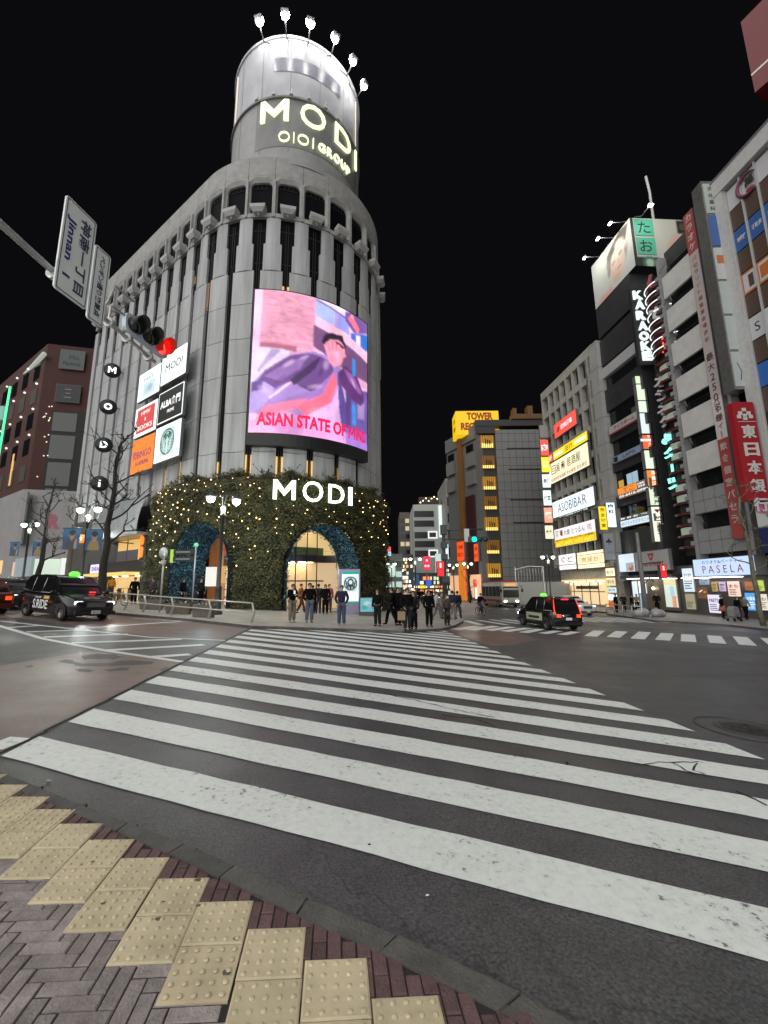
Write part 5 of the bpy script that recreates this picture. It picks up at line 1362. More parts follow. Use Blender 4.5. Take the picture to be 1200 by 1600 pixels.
# lit column of stacked panels
segs = [(587, 600, (.80, .95, .62), ''), (600, 626, (.84, .97, .72), ''), (626, 645, (.86, .97, .80), ''), (645, 678, (.80, .93, .92), ''), (679, 702, (1, .16, .05), 'ラーメン'), (703, 733, (.88, .98, .78), ''), (734, 760, (1, .28, .04), '鳥貴酒'), (761, 790, (.82, .93, .70), '居酒屋'), (791, 847, (.94, 1, .82), '2nd STREET')]
tops = at_y(1004, 587, 39.9); bots = at_y(1033, 847, 39.9)
x0c = (at_y(995, 587, 39.9).x + at_y(1023, 847, 39.9).x) / 2 - .1; x1c = x0c + 1.12
for i, (a, b, c_, tx) in enumerate(segs):
    zt2 = tops.z + (bots.z - tops.z) * 0; 
    za = at_y(994 + (a - 587) * .12 + 9, a, 39.9).z; zb = at_y(994 + (b - 587) * .12 + 9, b, 39.9).z
    lab = ['pale green blank panel, topmost of the lit column', 'pale green panel, second in the lit column', 'pale green panel, third in the lit column', 'icy white panel in the lit column above the red one', 'red panel with white kana in the lit column', 'pale green panel between the red and orange ones in the lit column', 'orange panel with white characters in the lit column', 'pale panel with dark characters under the orange one in the lit column', 'long white panel with red STREET lettering at the foot of the lit column'][i]
    t = flat_sign('column_panel', lab, 'sign', frame(((x0c + x1c) / 2, 39.9, zb + .03), (1, 0)), x1c - x0c, za - zb - .06, .45, glow('col%d' % i, c_, .9), 'panels of the lit sign column', None, .03, .03)
    hh = za - zb - .06
    if tx and tx != '2nd STREET': add_letters(t, I4, [(ch, .05, hh * (1 - (k + .5) / len(tx)), hh / len(tx) * .75, None, .02) for k, ch in enumerate(tx)], M_lettw if i in (4, 6) else M_ink, .01, -.03)
    elif tx: m2 = MB(); m2.text('STREET', 0, 0, .5, hh * .55, 0, .01, 0, .03); m2.build('lettering', mat('deep_red', (.35, .02, .02)), t, None, T3(.05, -.03, hh * .45) @ Matrix.Rotation(rad(90), 4, 'Y')); m2 = MB(); m2.prism([(-.3, hh * .92), (.3, hh * .92), (.0, hh * .82)], -.03, -.02); m2.build('emblem', mat('deep_red', (.35, .02, .02)), t)
# カラオケ and ダーツ letters on a post
post = at_y(1044, 680, 37.4)
t = thing('vertical_sign', 'row of slanting unlit grey kana over glowing cyan kana down a dark post', 'sign', frame((post.x, 37.4, 10.0), (1, 0)))
m2 = MB(); m2.box(-.12, .12, .2, .45, -.5, 13.5); m2.tube([(.3, .3, -4), (.3, .3, 13)], .05, 6); m2.build('post', M_blackm, t)
M_cyan = glow('cyan_neon', (.28, 1.0, .80), 1.6); M_gl = mat('grey_letter', (.55, .55, .56), .4)
for (px, py, ch, on) in ((1029.8, 597, 'カ', 0), (1033.4, 619, 'ラ', 0), (1035.8, 640, 'オ', 0), (1039.8, 659.3, 'ケ', 0), (1043, 685.3, '&', 1), (1046.9, 707.8, 'ダ', 1), (1049.7, 731.3, 'ー', 1), (1053.4, 755.6, 'ツ', 1)):
    p = at_y(px, py, 37.4)
    m2 = MB()
    if ch == 'ー': m2.box(-.09, .09, -.12, .0, -.5, .5)
    else: m2.text(ch, 0, 0, 1.15, 1.2, 0, .14, 0, .035, None, 1, .25)
    m2.build('letter', M_cyan if on else M_gl, t, None, T3(p.x - post.x, 0, p.z - 10.0))

for s_ in (14.3, 12.9, 11.5, 10.1): m2 = MB(); m2.box(kl(s_ + .5), kl(s_ - .5), -.4, .1, 3.15, 3.19); m2.build('added_soffit_light', glow('added_soffit_glow', (1, .95, .85), 7), kb)  # strips added under the canopy to brighten the ground
for s_ in (28, 26, 24, 22, 20): m2 = MB(); m2.box(gl_(s_ + .6), gl_(s_ - .6), -.08, .08, 3.0, 3.04); m2.build('added_soffit_light', glow('added_soffit_warm', (1, .8, .5), 8), gb)  # warm strips added over the shop front to brighten the pavement
# ---------------- building with the curved stair tower
pb = thing('party_building', 'grey tiled building with a curved tower of dark red fins and white balcony panels', 'building', RF(4.2, GZR))
pl_ = lambda s: 4.2 - s
H_ = 33.2 - GZR
m2 = MB(); m2.box(pl_(5.6), pl_(1.0), .6, 14, 4.2, H_); m2.build('wall', mat('recess_dark', (.02, .02, .021), .6), pb)
m2 = MB(); m2.box(pl_(5.85), pl_(5.45), -.15, .6, 4.2, H_ - .6); m2.box(pl_(1.05), pl_(.6), -.1, .6, 4.2, H_); m2.build('tile_pier', M_grey, pb)
z = 5.0
lv = 0
while z < 32:
    if lv >= 2: m2 = MB(); m2.box(pl_(5.3), pl_(1.9), -.25, -.05, z + .0, z + 2.15); m2.build('white_panel', M_wp, pb)
    else:
        m2 = MB(); m2.box(pl_(5.44), pl_(1.1), -.1, .6, z, z + 2.0)
        for xx in np.arange(pl_(5.44), pl_(1.1), 1.1): m2.box(xx - .012, xx + .012, -.106, -.1, z, z + 2.0, 1)
        m2.box(pl_(5.44), pl_(1.1), -.107, -.1, z + 1.0, z + 1.03, 1); m2.build('tile_band', [M_grey, M_blackm], pb)
    m2 = MB(); m2.box(pl_(5.3), pl_(1.9), .4, .5, z + 2.2, z + 3.3); m2.build('window', M_win, pb)
    m2 = MB(); m2.tube([(pl_(5.6), -.15, z + 3.0), (pl_(4.4), -.5, z + 3.0), (pl_(4.2), -.5, z + 2.4)], .03, 5); m2.build('handrail', M_steel, pb)
    z += 3.38; lv += 1
# curved tower
cxs, rr_ = 6.85, 1.55
def CT(a, r, z): return (pl_(cxs) + r * math.sin(a), 1.4 - r * math.cos(a), z)
A1, A2 = rad(-85), rad(88)
m2 = MB(); vs = []; fs = []
n = 14
for i in range(n + 1): a = A1 + (A2 - A1) * i / n; vs += [CT(a, rr_ - .35, 5.0), CT(a, rr_ - .35, H_ - 2.2)]
for i in range(n): fs.append((2 * i, 2 * i + 2, 2 * i + 3, 2 * i + 1))
m2.add(vs, fs, 0, True); m2.box(pl_(9.58), pl_(5.7), 2.3, 3.2, 4.2, H_ - 2.2); m2.box(pl_(9.58), pl_(5.7), .8, 2.3, 3.9, 4.19); m2.build('tower_wall', M_blackm, pb)
M_fin = mat('dark_red_fin', (.10, .02, .024), .35, var=.1)
fz = 5.6
k = 0
while fz < H_ - 2.4:
    m2 = MB(); vs = []; fs = []
    for i in range(n + 1):
        a = A1 + (A2 - A1) * i / n; vs += [CT(a, rr_ - .3, fz), CT(a, rr_ + .12, fz), CT(a, rr_ + .12, fz + .2), CT(a, rr_ - .3, fz + .2)]
    for i in range(n):
        for q in range(4): fs.append((4 * i + q, 4 * i + 4 + q, 4 * i + 4 + (q + 1) % 4, 4 * i + (q + 1) % 4))
    m2.add(vs, fs); m2.build('fin', M_fin, pb)
    if k >= 19:
        m2 = MB(); vs = [CT(A1 + (A2 - A1) * (.05 + .85 * i / 16), rr_ + .2, fz + .45) for i in range(17)]; m2.tube(vs, .05, 5); m2.build('light_tube', glow('tube_white', (.95, 1, 1), 1.3), pb)
    elif k % 4 in (0, 1) and k > 0:
        m2 = MB(); vs = []; fs = []
        for i in range(9): a = rad(-70) + rad(95) * i / 8; vs += [CT(a, rr_ - .2, fz + .25), CT(a, rr_ - .2, fz + .88)]
        for i in range(8): fs.append((2 * i, 2 * i + 2, 2 * i + 3, 2 * i + 1))
        m2.add(vs, fs); m2.build('stair_window', glow('stair_glow', (.62, .70, .56), .30), pb)
    m2 = MB(); m2.box(pl_(5.9) - .16, pl_(5.9) + .16, -.3, .1, fz + .2, fz + .55); m2.build('bracket', M_grey, pb)
    fz += .97; k += 1
# the big unlit and neon kana on the tower
t = thing('tower_sign', 'jumbled grey and red kana with one glowing red squiggle on the curved tower', 'sign', RF(7.6, 22.0, 2.2))
Mt = RF(7.6, 22.0, 2.2).inverted()
M_rl = mat('red_letter', (.30, .03, .03), .4)
for px, py, ch, m_, hh in ((1040, 430, 'パ', M_gl, 1.5), (1022, 440, 'リ', M_rl, 1.5), (1050, 468, '◎', M_rl, 1.6), (1028, 488, 'セ', M_gl, 1.4), (1054, 508, 'ラ', M_gl, 1.5)):
    p = at_y(px, py, 36.6); m2 = MB(); m2.text(ch, 0, 0, hh, None, 0, .16, 0, .04, None, 1, .3); m2.build('letter', m_, t, None, Mt @ frame(p, (1, -.3)))
p = at_y(1038, 537, 36.4); m2 = MB(); m2.tube([(-.25, 0, -.9), (.05, 0, -.4), (.35, 0, .3), (.25, 0, .8), (0, 0, .85), (-.15, 0, .4), (-.1, 0, -.2), (.05, 0, -.5), (.3, 0, -.35), (.5, 0, -.1)], .06, 6); m2.build('neon_squiggle', glow('red_neon', (1, .05, .015), 4), t, None, Mt @ frame(p, (1, 0)))
# ground floor
m2 = MB(); m2.box(pl_(9.6), pl_(.4), .6, .7, 0, 4.2); m2.build('shop_wall', mat('shop_wall_dark', (.12, .11, .105), .5), pb)
Zd = lambda X, Y: (1040 + X / 6.156, 740 + Y / 6.156)
t, w, h = fsign('shop_sign', 'long pale blue lit box sign with pink PASELA lettering', 'sign', [Zd(258, 832), Zd(845, 772), Zd(280, 1000), Zd(880, 968)], glow('lit_bluewhite', (.55, .70, 1.0), 1.0), .9, .9)
add_letters(t, I4, [('P A S E L A', 0, h * .38, h * .4, w * .66, -.005)], mat('magenta_ink', (.55, .01, .07), .5), .01, -.03); add_letters(t, I4, [('カラオケ&パーティー', 0, h * .78, h * .2, w * .66)], mat('slate_ink', (.12, .2, .28)), .01, -.03)
GP_ = 'posters and panels at the karaoke entrance'
for s_ in (8.8, 6.6, 5.2, 3.8, 2.4): m2 = MB(); m2.box(pl_(s_ + .5), pl_(s_ - .5), -.75, -.1, 3.05, 3.09); m2.build('added_soffit_light', glow('added_soffit_glow', (1, .95, .85), 7), pb)  # strips added under the sign to brighten pavement and shop wall
items = [
 ([(155, 912), (258, 905), (180, 1145), (282, 1135)], glow('lit_ice', (.75, .9, 1)), 'tall pale lit board with blue kana and an orange foot', 'カラオケ', .5),
 ([(185, 1155), (285, 1150), (205, 1310), (290, 1305)], glow('poster_olive', (.45, .40, .25), .7), 'dim olive poster beside the dark entrance', '', .3),
 ([(300, 1100), (400, 1090), (320, 1210), (410, 1200)], glow('poster_brown', (.25, .10, .03), .7), 'dark brown panel with an amber slash sign', '/.', .2),
 ([(318, 1010), (420, 1005), (330, 1075), (425, 1070)], glow('poster_blue', (.30, .42, .6), .7), 'pale blue notice right under the PASELA sign', '料金', .3),
 ([(440, 1040), (500, 1035), (445, 1140), (505, 1135)], glow('poster_gold', (.55, .38, .12), .7), 'gold and black menu poster under the PASELA sign', '食', .3),
 ([(510, 1040), (580, 1035), (515, 1140), (585, 1130)], glow('poster_lilac', (.62, .48, .8), .8), 'lilac poster under the PASELA sign', '飲', .3),
 ([(595, 1035), (718, 1030), (600, 1180), (725, 1190)], glow('poster_pink', (1, .70, .58), .85), 'large pale pink poster in the middle of the entrance', 'まち', .3),
 ([(415, 1165), (535, 1160), (410, 1345), (530, 1340)], glow('poster_lavender', (.85, .8, 1), .9), 'white and lavender lit counter poster near the entrance', 'PARTY', .5),
 ([(760, 1040), (860, 1030), (765, 1130), (865, 1120)], glow('poster_redgold', (.6, .2, .08), .7), 'red and gold food poster at the shop front', '', .3),
 ([(868, 1025), (945, 1020), (872, 1135), (955, 1130)], glow('poster_lime', (.62, .78, .12), .8), 'lime green poster with a pink blot', '', .3),
 ([(760, 1150), (888, 1140), (780, 1320), (890, 1320)], glow('poster_azure', (.10, .42, .95), .9), 'bright blue lit poster with white lines', '大宴会', .5),
 ([(892, 1160), (985, 1150), (900, 1320), (990, 1315)], glow('poster_cream', (.9, .82, .7), .85), 'cream food poster at the right end of the shop front', 'うまい', .4)]
for q, m_, lab, tx, off in items:
    t, w, h = fsign('poster', lab, 'poster', [Zd(*p) for p in q], m_, .12, off, GP_, .03)
    if tx: add_letters(t, I4, [(tx, 0, h * .68, h * .2, w * .7, .01)], M_ink if 'blue lit' not in lab and 'brown' not in lab else M_lettw, .01, -.03)
    m2 = MB()
    for k in range(4): m2.box(-w * .38, w * (.38 - rw(0, .3)), -.03, -.022, h * (.14 + .1 * k), h * (.18 + .1 * k))
    m2.build('text_lines', M_lettw if 'blue lit' in lab else mat('grey_ink', (.15, .13, .12), .6), t)
# long vertical banner, silver panel box, bank box, corner building
t = thing('vertical_banner', 'very tall narrow banner of red and grey kana, white above and red below', 'banner', RF(1.35, 5.2, .55))
HB = 33.4 - 5.2
m2 = MB(); m2.box(-.5, .5, 0, .3, 0, HB); m2.build('carrier', M_steel, t)
m2 = MB(); m2.box(-.46, .46, -.02, 0, 11.3, HB - 3.9); m2.build('white_field', mat('banner_pink_white', (.46, .40, .39), .5), t)
for a, b in ((.05, 7.8), (HB - 3.88, HB - .05)): m2 = MB(); m2.box(-.46, .46, -.02, 0, a, b); m2.build('red_field', mat('banner_red', (.36, .06, .05), .5), t)
m2 = MB(); m2.box(-.46, .46, -.02, 0, 7.82, 11.28); m2.build('pale_field', mat('banner_pale', (.62, .58, .56), .5), t)
zc = HB - .6
for i, ch in enumerate('カラオケ'): add_letters(t, I4, [(ch, 0, HB - .55 - .92 * i, .62, None, .02)], mat('banner_cream', (.6, .5, .48), .5), .01, -.03)
for i, ch in enumerate('パセラリゾト個室宴会場渋谷'): add_letters(t, I4, [(ch, 0, HB - 4.5 - .62 * i, .4, None, .01)], mat('banner_rose', (.30, .10, .10), .5), .01, -.03)
for i, ch in enumerate('最大250名様'): add_letters(t, I4, [(ch, 0, HB - 13.5 - .86 * i, .62, None, .01)], mat('banner_dark', (.10, .05, .05), .5), .01, -.03)
for i, ch in enumerate('パーティー'): add_letters(t, I4, [(ch, 0, 10.9 - .68 * i, .5, None, .01)] if ch != 'ー' else [('I', 0, 10.9 - .68 * i, .5, None, .01)], mat('banner_rose', (.30, .10, .10)), .01, -.03)
for i, ch in enumerate('飲食個室パセラ'): add_letters(t, I4, [(ch, 0, 7.2 - .95 * i, .6, None, .01)], mat('banner_cream', (.6, .5, .48)), .01, -.03)
sp = at_y(1122, 440, 29.2)
spz0, spz1 = at_y(1158, 608, 29.2).z, at_y(1112, 283, 29.2).z
t = thing('sign_pylon', 'tall steel box pylon carrying seven stacked white and blue nameplates', 'sign', frame((at_y(1131, 440, 29.2).x, 29.2, spz0), (1, 0)))
m2 = MB(); m2.box(-.55, .55, 0, 1.0, 0, spz1 - spz0); m2.build('box', mat('brushed_steel', (.34, .33, .31), .25, .7, var=.2, scale=3), t)
hp = (spz1 - spz0 - .3)
for i, (m_, tx) in enumerate(((mat('plate_pale', (.42, .46, .44), .5), '渋谷歯科'), (mat('plate_blue', (.06, .13, .36), .5), ''), (mat('plate_white', (.52, .54, .53), .5), 'o'), (mat('plate_ice', (.44, .49, .48), .5), ''), (mat('plate_ice', (.44, .49, .48)), ''), (mat('plate_ice', (.44, .49, .48)), 'n'))):
    z0 = hp - (i + 1) * hp / 6 + .2; z1 = hp - i * hp / 6
    m2 = MB(); m2.box(-.42, .5, -.06, 0, z0, z1); pp = m2.build('nameplate', m_, t)
    if len(tx) == 4: add_letters(pp, I4, [(ch, .05, z1 - .5 - k * (z1 - z0 - .3) / 4, .4, None, .0) for k, ch in enumerate(tx)], M_ink, .01, -.065)
    if tx == 'o': m2 = MB(); m2.box(-.3, .35, -.075, -.06, z0 + 1.4, z0 + 2.1); m2.build('orange_patch', mat('orange_patch', (.5, .16, .04), .5), pp)
    if tx == 'n': m2 = MB(); m2.tube([(0, -.065, z0 + .5), (.15, -.065, z0 + 1.2), (-.1, -.065, z0 + 1.9)], .03, 4); m2.build('scrawl', M_ink, pp)
    m2 = MB(); m2.box(.5, 1.3, .2, .7, (z0 + z1) / 2 - .35, (z0 + z1) / 2 + .35); m2.build('bracket', M_steel, t)
bz0, bz1 = at_y(1186, 782, 28.6).z, at_y(1165, 628, 28.6).z
bx = (at_y(1156, 705, 28.6).x + at_y(1189, 705, 28.6).x) / 2
t = thing('bank_sign', 'tall red box sign with a white leaf emblem and five white kanji', 'sign', frame((bx, 28.6, bz0), (1, 0)))
M_bankr = mat('bank_red', (.34, .018, .025), .3)
m2 = MB(); m2.bevbox(-.78, .78, 0, .5, 0, bz1 - bz0, .12); m2.build('box', M_bankr, t)
Hb = bz1 - bz0
for i, ch in enumerate('東日本銀行'): add_letters(t, I4, [(ch, .1, Hb - 2.25 - 1.32 * i, .98, 1.02, .03)], mat('letter_pale', (.6, .58, .57), .4), .04, -.01)
m2 = MB()
for x, z, a in ((0, .25, 0), (-.3, -.02, .0), (.3, -.02, 0), (0, -.2, 0), (-.42, -.28, 0), (.42, -.28, 0), (0, -.42, 0)): m2.box(x - .14, x + .14, -.05, -.01, z - .13 + Hb - .85, z + .13 + Hb - .85)
m2.build('emblem', mat('letter_pale', (.6, .58, .57)), t)
m2 = MB(); m2.box(-.55, .75, -.03, -.01, Hb - 1.52, Hb - 1.48); m2.build('rule', mat('letter_pale', (.6, .58, .57)), t)
t = thing('street_poster', 'colourful wall poster of white, green and navy shapes below the bank sign', 'poster', frame((bx + .75, 28.7, bz0 - 3.6), (1, 0)))
pc = Pic(30, 60, lin(30, 40, 80)); pc.poly([(0, 0), (1, 0), (1, .45), (0, .5)], lin(190, 196, 190)); pc.poly([(.2, .1), (1, 0), (1, .3), (.5, .45)], lin(90, 140, 100)); pc.ell(.25, .12, .25, .12, lin(196, 110, 150)); pc.poly([(.5, .2), (.8, .1), (.9, .4), (.6, .5)], lin(40, 70, 90)); pc.blur(1)
m2 = MB(); m2.box(-1.0, 1.0, .02, .4, 0, 3.5); m2.build('board', M_mull, t); pc.build('picture', lambda u, w_: (-1 + 2 * u, 0, 3.5 * (1 - w_)), pic_mat('printed_picture', 0), t)
add_letters(t, I4, [('Ash', .3, 1.2, .5, 1.0)], mat('letter_pale', (.6, .58, .57)), .01, -.01)
cb = thing('corner_building', 'pale framed office building with brown panels and colourful window signs', 'building', RF(-5.0, GZR))
cl_ = lambda s: -5.0 - s
H_ = 33.8 - GZR
m2 = MB(); m2.box(cl_(-.75), cl_(-24), .7, 16, 0, H_); m2.build('core', M_blackm, cb)
m2 = MB(); m2.box(cl_(-.75), cl_(-1.55), -.3, .7, 3.6, H_ - 1.3); m2.box(cl_(-.75), cl_(-24), -.35, .7, H_ - 1.3, H_); m2.box(cl_(-1.55), cl_(-24), -.1, .7, 3.6, 4.4); m2.build('frame', mat('pale_frame', (.46, .46, .45), .55, var=.12), cb)
m2 = MB(); m2.box(cl_(-.75), cl_(-24), -.42, .3, H_, H_ + .12); m2.build('coping', M_steel, cb)
palette = {'w': mat('cell_white', (.50, .50, .52), .4), 'b': mat('cell_brown', (.085, .055, .042), .35), 'u': mat('cell_blue', (.03, .10, .30), .4), 'o': mat('cell_orange', (.45, .14, .03), .4), 'd': M_win, 'c': mat('cell_cobalt', (.03, .12, .42), .4)}
rows_c = 'wbubobwbcbdbdbdb'
zc = H_ - 1.5
rh = 1.84
for r_, code in enumerate(rows_c):
    for k in range(9):
        a = -1.62 - 1.2 * k
        m_ = palette[code]
        if code == 'o' and k == 0: m_ = palette['o']
        m2 = MB(); m2.box(cl_(a), cl_(a - 1.08), .05, .12, zc - rh * (r_ + 1) + .05, zc - rh * r_ - .05); cell = m2.build('panel', m_, cb)
        zmid = zc - rh * (r_ + .5); xm_ = (cl_(a) + cl_(a - 1.08)) / 2
        if code == 'u': m2 = MB(); m2.text('家' if k == 0 else '不動産', xm_, zmid, .45, .75, .05, .01, 0, .03); m2.build('lettering', palette['w'], cell)
        if code == 'w' and r_ > 2: m2 = MB(); m2.text('S', xm_, zmid, .7, None, .05, .01, 0, .0); m2.build('lettering', M_ink, cell)
        if code == 'o': m2 = MB(); m2.box(cl_(a) + .1, cl_(a - 1.08) - .1, .045, .05, zmid - .72, zmid + .72); m2.box(cl_(a) + (.2 if k else .5), cl_(a - 1.08) - .2, .035, .045, zmid - .5, zmid + .5, 1); m2.build('picture', [palette['w'], palette['o'] if k else palette['b']], cell)
for k in range(10):
    m2 = MB(); x = cl_(-1.56 - 1.2 * k); m2.box(x - .05, x + .05, -.08, .06, 4.4, H_ - 1.35); m2.build('mullion', mat('pale_mullion', (.42, .42, .42), .4), cb)
t = thing('window_logo', 'round purple brush ring with a dark kanji on the top white window panels', 'sign', RF(-3.35, 31.2, .1))
m2 = MB(); m2.tube([(.78 * math.cos(a), 0, .82 * math.sin(a)) for a in np.linspace(.6, 5.4, 22)], [.05 + .09 * math.sin(i / 21 * PI) for i in range(22)], 6); m2.build('ring', mat('plum', (.17, .03, .08), .5), t); m2 = MB(); m2.text('萬', .15, .12, .75, None, 0, .03, 0, .03); m2.build('kanji', M_ink, t); m2 = MB(); m2.ball((.1, 0, -.55), .2, 8, sq=(1.6, .2, .7)); m2.build('red_dot', mat('plum_red', (.3, .02, .04), .5), t)
m2 = MB(); m2.box(cl_(-.75), cl_(-24), .3, .7, 0, 3.6); m2.build('shop_front', mat('shop_dim', (.06, .055, .05)), cb)
# big red rooftop billboard on the nearer roof
rb = thing('rooftop_sign', 'plain deep red billboard with a thin white line high on a roof mast', 'billboard', frame((28.43, 26.0, 38.6), (.42, -.91)))
m2 = MB(); m2.box(0, 9, 0, 2.0, 0, 6.85); m2.build('board', mat('billboard_red', (.15, .008, .012), .35), rb)
m2 = MB(); m2.box(0, 9, -.02, 0, 1.55, 1.72); m2.build('white_line', M_white, rb)
m2 = MB()
for x in (.9, 4.5): m2.tube([(x, 1, 0), (x, 1, -4.5)], .22, 8)
m2.build('mast', M_steel, rb)
# ================================================================== LEFT STREET AND THE FAR STREET
def pmap(px, py, P, dr_):
    """pixel -> (distance along dr_, height) on the upright plane through P"""
    d = ray(px, py); n = Vector((-dr_.y, dr_.x))
    t = n.dot(P) / (n.x * d.x + n.y * d.y); q = d * t
    return (Vector((q.x, q.y)) - P).dot(dr_), q.z + CZ
def psign(name, label, cat, P, dr_, pTL, pBR, m_, d=.15, group=None, rim=.04):
    a, zt = pmap(*pTL, P, dr_); b, zb = pmap(*pBR, P, dr_)
    p = P + dr_ * ((a + b) / 2)
    return flat_sign(name, label, cat, frame((p.x, p.y, zb), dr_), b - a, zt - zb, d, m_, group, None, rim, .03), b - a, zt - zb
# ---- shops under the store's left flank
PF = TP + NL * .6
fm = lambda px, py: pmap(px, py, PF, dlf)
shop = thing('street_shop', 'shop row under the store flank with a curved steel hood and warm lit windows', 'shop', frame((PF.x + dlf.x * -9, PF.y + dlf.y * -9, 1.2), dlf))
sx = lambda s: s + 9
m2 = MB()
n = 10
vs = []; fs = []
for i in range(n + 1):
    a = rad(95) * i / n; y = -1.2 * math.sin(a) - .1; z = 8.0 - 1.6 * (1 - math.cos(a))
    z = 4.9 + 3.0 * math.cos(a)
    vs += [(sx(-11.0), y, z), (sx(-2.7), y, z)]
for i in range(n): fs.append((2 * i, 2 * i + 1, 2 * i + 3, 2 * i + 2))
m2.add(vs, fs, 0, True)
m2.box(sx(-11.0), sx(-2.7), -1.3, .4, 4.55, 4.75)
m2.build('steel_hood', mat('hood_steel', (.36, .38, .40), .3, .35, var=.25, scale=2), shop)
m2 = MB(); m2.box(sx(-21.4), sx(-2.7), .5, .7, -1, 7.2); m2.build('back_wall', mat('shop_back_dark', (.06, .055, .05), .6), shop)
m2 = MB(); m2.box(sx(-8.6), sx(-5.0), -.05, .05, 2.9, 4.5); m2.box(sx(-4.9), sx(-4.2), -.05, .05, 2.0, 4.5); m2.build('lit_window', glow('amber_window', (1.0, .60, .2), .7), shop)
m2 = MB(); m2.box(sx(-8.6), sx(-5.0), -.08, -.05, 2.9, 3.7); m2.build('photo_panel', mat('photo_grey', (.12, .11, .13), .4), shop)
m2 = MB(); m2.box(sx(-6.9), sx(-6.8), -.09, .05, 2.9, 4.5); m2.build('mullion', M_mull, shop)
m2 = MB(); m2.box(sx(-13.5), sx(-3.0), -.35, .0, 2.0, 2.85); m2.build('black_fascia', M_blackm, shop)
m2 = MB(); m2.box(sx(-13.0), sx(-4.2), -1.2, 0, 1.75, 1.95); m2.build('lit_awning', glow('awning_yellow', (1.0, .72, .22), .8), shop)
m2 = MB(); m2.box(sx(-9.5), sx(-5.2), .3, .45, -.6, 1.7); m2.build('shop_interior', glow('interior_amber', (1, .66, .28), .7), shop)
m2 = MB()
for k in range(5): m2.box(sx(-9.2 + k * .9), sx(-8.85 + k * .9), .1, .25, -.6, .3 + .5 * (k % 2))
m2.build('shelf_goods', mat('goods_dark', (.10, .06, .03), .6), shop)
m2 = MB(); m2.box(sx(-4.9), sx(-3.0), .2, .4, -.6, 1.7); m2.build('glass_door', mat('cool_glass', (.05, .07, .09), .15), shop)
m2 = MB(); m2.box(sx(-3.9), sx(-2.8), -.3, .1, 1.6, 5.4); m2.build('dark_panel', M_black, shop)
for s_ in (-8.0, -6.2, -4.0):
    m2 = MB(); m2.lathe([(.001, 0), (.2, 0), (.2, .06), (.001, .06)], 10, 0, T3(sx(s_), -.3, 1.64)); m2.build('down_light', glow('shop_bulb', (1, .8, .5)), shop)
t = flat_sign('shop_sign', 'small white and violet lit sign on the black shop fascia', 'sign', frame((*(PF + dlf * -11.2 + NL * .5), 3.2), dlf), 2.6, .8, .12, glow('lit_violetwhite', (.85, .80, 1), .95))
add_letters(t, I4, [('SNEAK', 0, .4, .34, 1.9, .02)], mat('violet_ink', (.25, .1, .6), .5), .01, -.03)
t = flat_sign('shop_sign', 'vertical orange lit number sign on the dark pier beside the leafy wall', 'sign', frame((*(PF + dlf * -3.35 + NL * .5), 3.9), dlf), .7, 2.3, .12, M_black)
add_letters(t, I4, [('b', 0, 1.6, .9, .5, .06), ('8', 0, .65, .8, .5, .06)], glow('orange_neon', (1, .2, .02), 1.5), .06, -.03)
# ---- dark red brick building with a white base
pA = at_y(75, 537, 52.0); pB = at_z(0, 602, pA.z); pC = at_z(156, 546, pA.z)
A2_, B2_, C2_ = pA.xy, pB.xy, pC.xy
dC = (C2_ - A2_).normalized(); dB = (A2_ - B2_).normalized()
HBk = pA.z
brk = thing('brick_building', 'dark red brick corner building with a white lower storey and tall grey windows', 'building', loc=(A2_.x, A2_.y, 1.8))
Mb = Matrix.Translation((-A2_.x, -A2_.y, -1.8))
M_brick = mat('dark_brick', (.058, .010, .006), .7, var=.3, scale=2.5, bump=.4, bscale=30)
far_L = A2_ - dB * 45; far_R = A2_ + dC * 16
m2 = MB()
foot = [A2_, far_R, far_R + Vector((-20, 40)), far_L + Vector((-8, 30)), far_L]
m2.slab([(p.x, p.y) for p in foot], 14.4, HBk); m2.build('wall', M_brick, brk, None, Mb)
m2 = MB()
nC = Vector((dC.y, -dC.x)); nB = Vector((dB.y, -dB.x))
foot2 = [A2_ + (nC + nB) * .22, far_R + nC * .3, far_R + Vector((-20, 40)), far_L + Vector((-8, 30)), far_L + nB * .3]
m2.slab([(p.x, p.y) for p in foot2], 1.2, 14.4); m2.build('white_base', mat('white_stone', (.33, .32, .32), .5, var=.1, scale=.5), brk, None, Mb)
Mb2 = brk.matrix_world.inverted_safe() if False else Mb
def on_face(px0, py0, px1, py1, dr_, off):
    nn = Vector((dr_.y, -dr_.x)); P = A2_ + nn * off
    a, z1 = pmap(px0, py0, P, dr_); b, z0 = pmap(px1, py1, P, dr_)
    return P, a, b, z0, z1
def face_box(name, quad, dr_, off, th, m_, parent):
    P, a, b, z0, z1 = on_face(*quad, dr_, off)
    m2 = MB(); m2.box(a, b, 0, th, z0, z1); return m2.build(name, m_, parent, None, Mb @ frame((P.x, P.y, 0), dr_)), (a, b, z0, z1)
Zf = lambda X, Y: (X / 6.667, 520 + Y / 6.667)
M_pw = mat('pale_window', (.10, .106, .10), .35, var=.1)
for q in ((560, 825, 785, 1035), (530, 1060, 755, 1320), (500, 1345, 712, 1600), (472, 1620, 690, 1690)):
    a, b = Zf(q[0], q[1]), Zf(q[2], q[3]); face_box('window', (*a, *b), dC, .10, .3, M_pw, brk)
P, a, b, z0, z1 = on_face(*Zf(545, 810), *Zf(795, 1690), dC, .06); m2 = MB(); m2.box(a, b, 0, .3, z0, z1); m2.build('window_frame', M_blackm, brk, None, Mb @ frame((P.x, P.y, 0), dC))
P = A2_ + nC * .3
t, w, h = psign('wall_sign', 'dim grey sign with black handwriting at the top of the brick building', 'sign', P, dC, Zf(635, 168), Zf(870, 395), mat('dim_sign', (.09, .11, .105), .5))
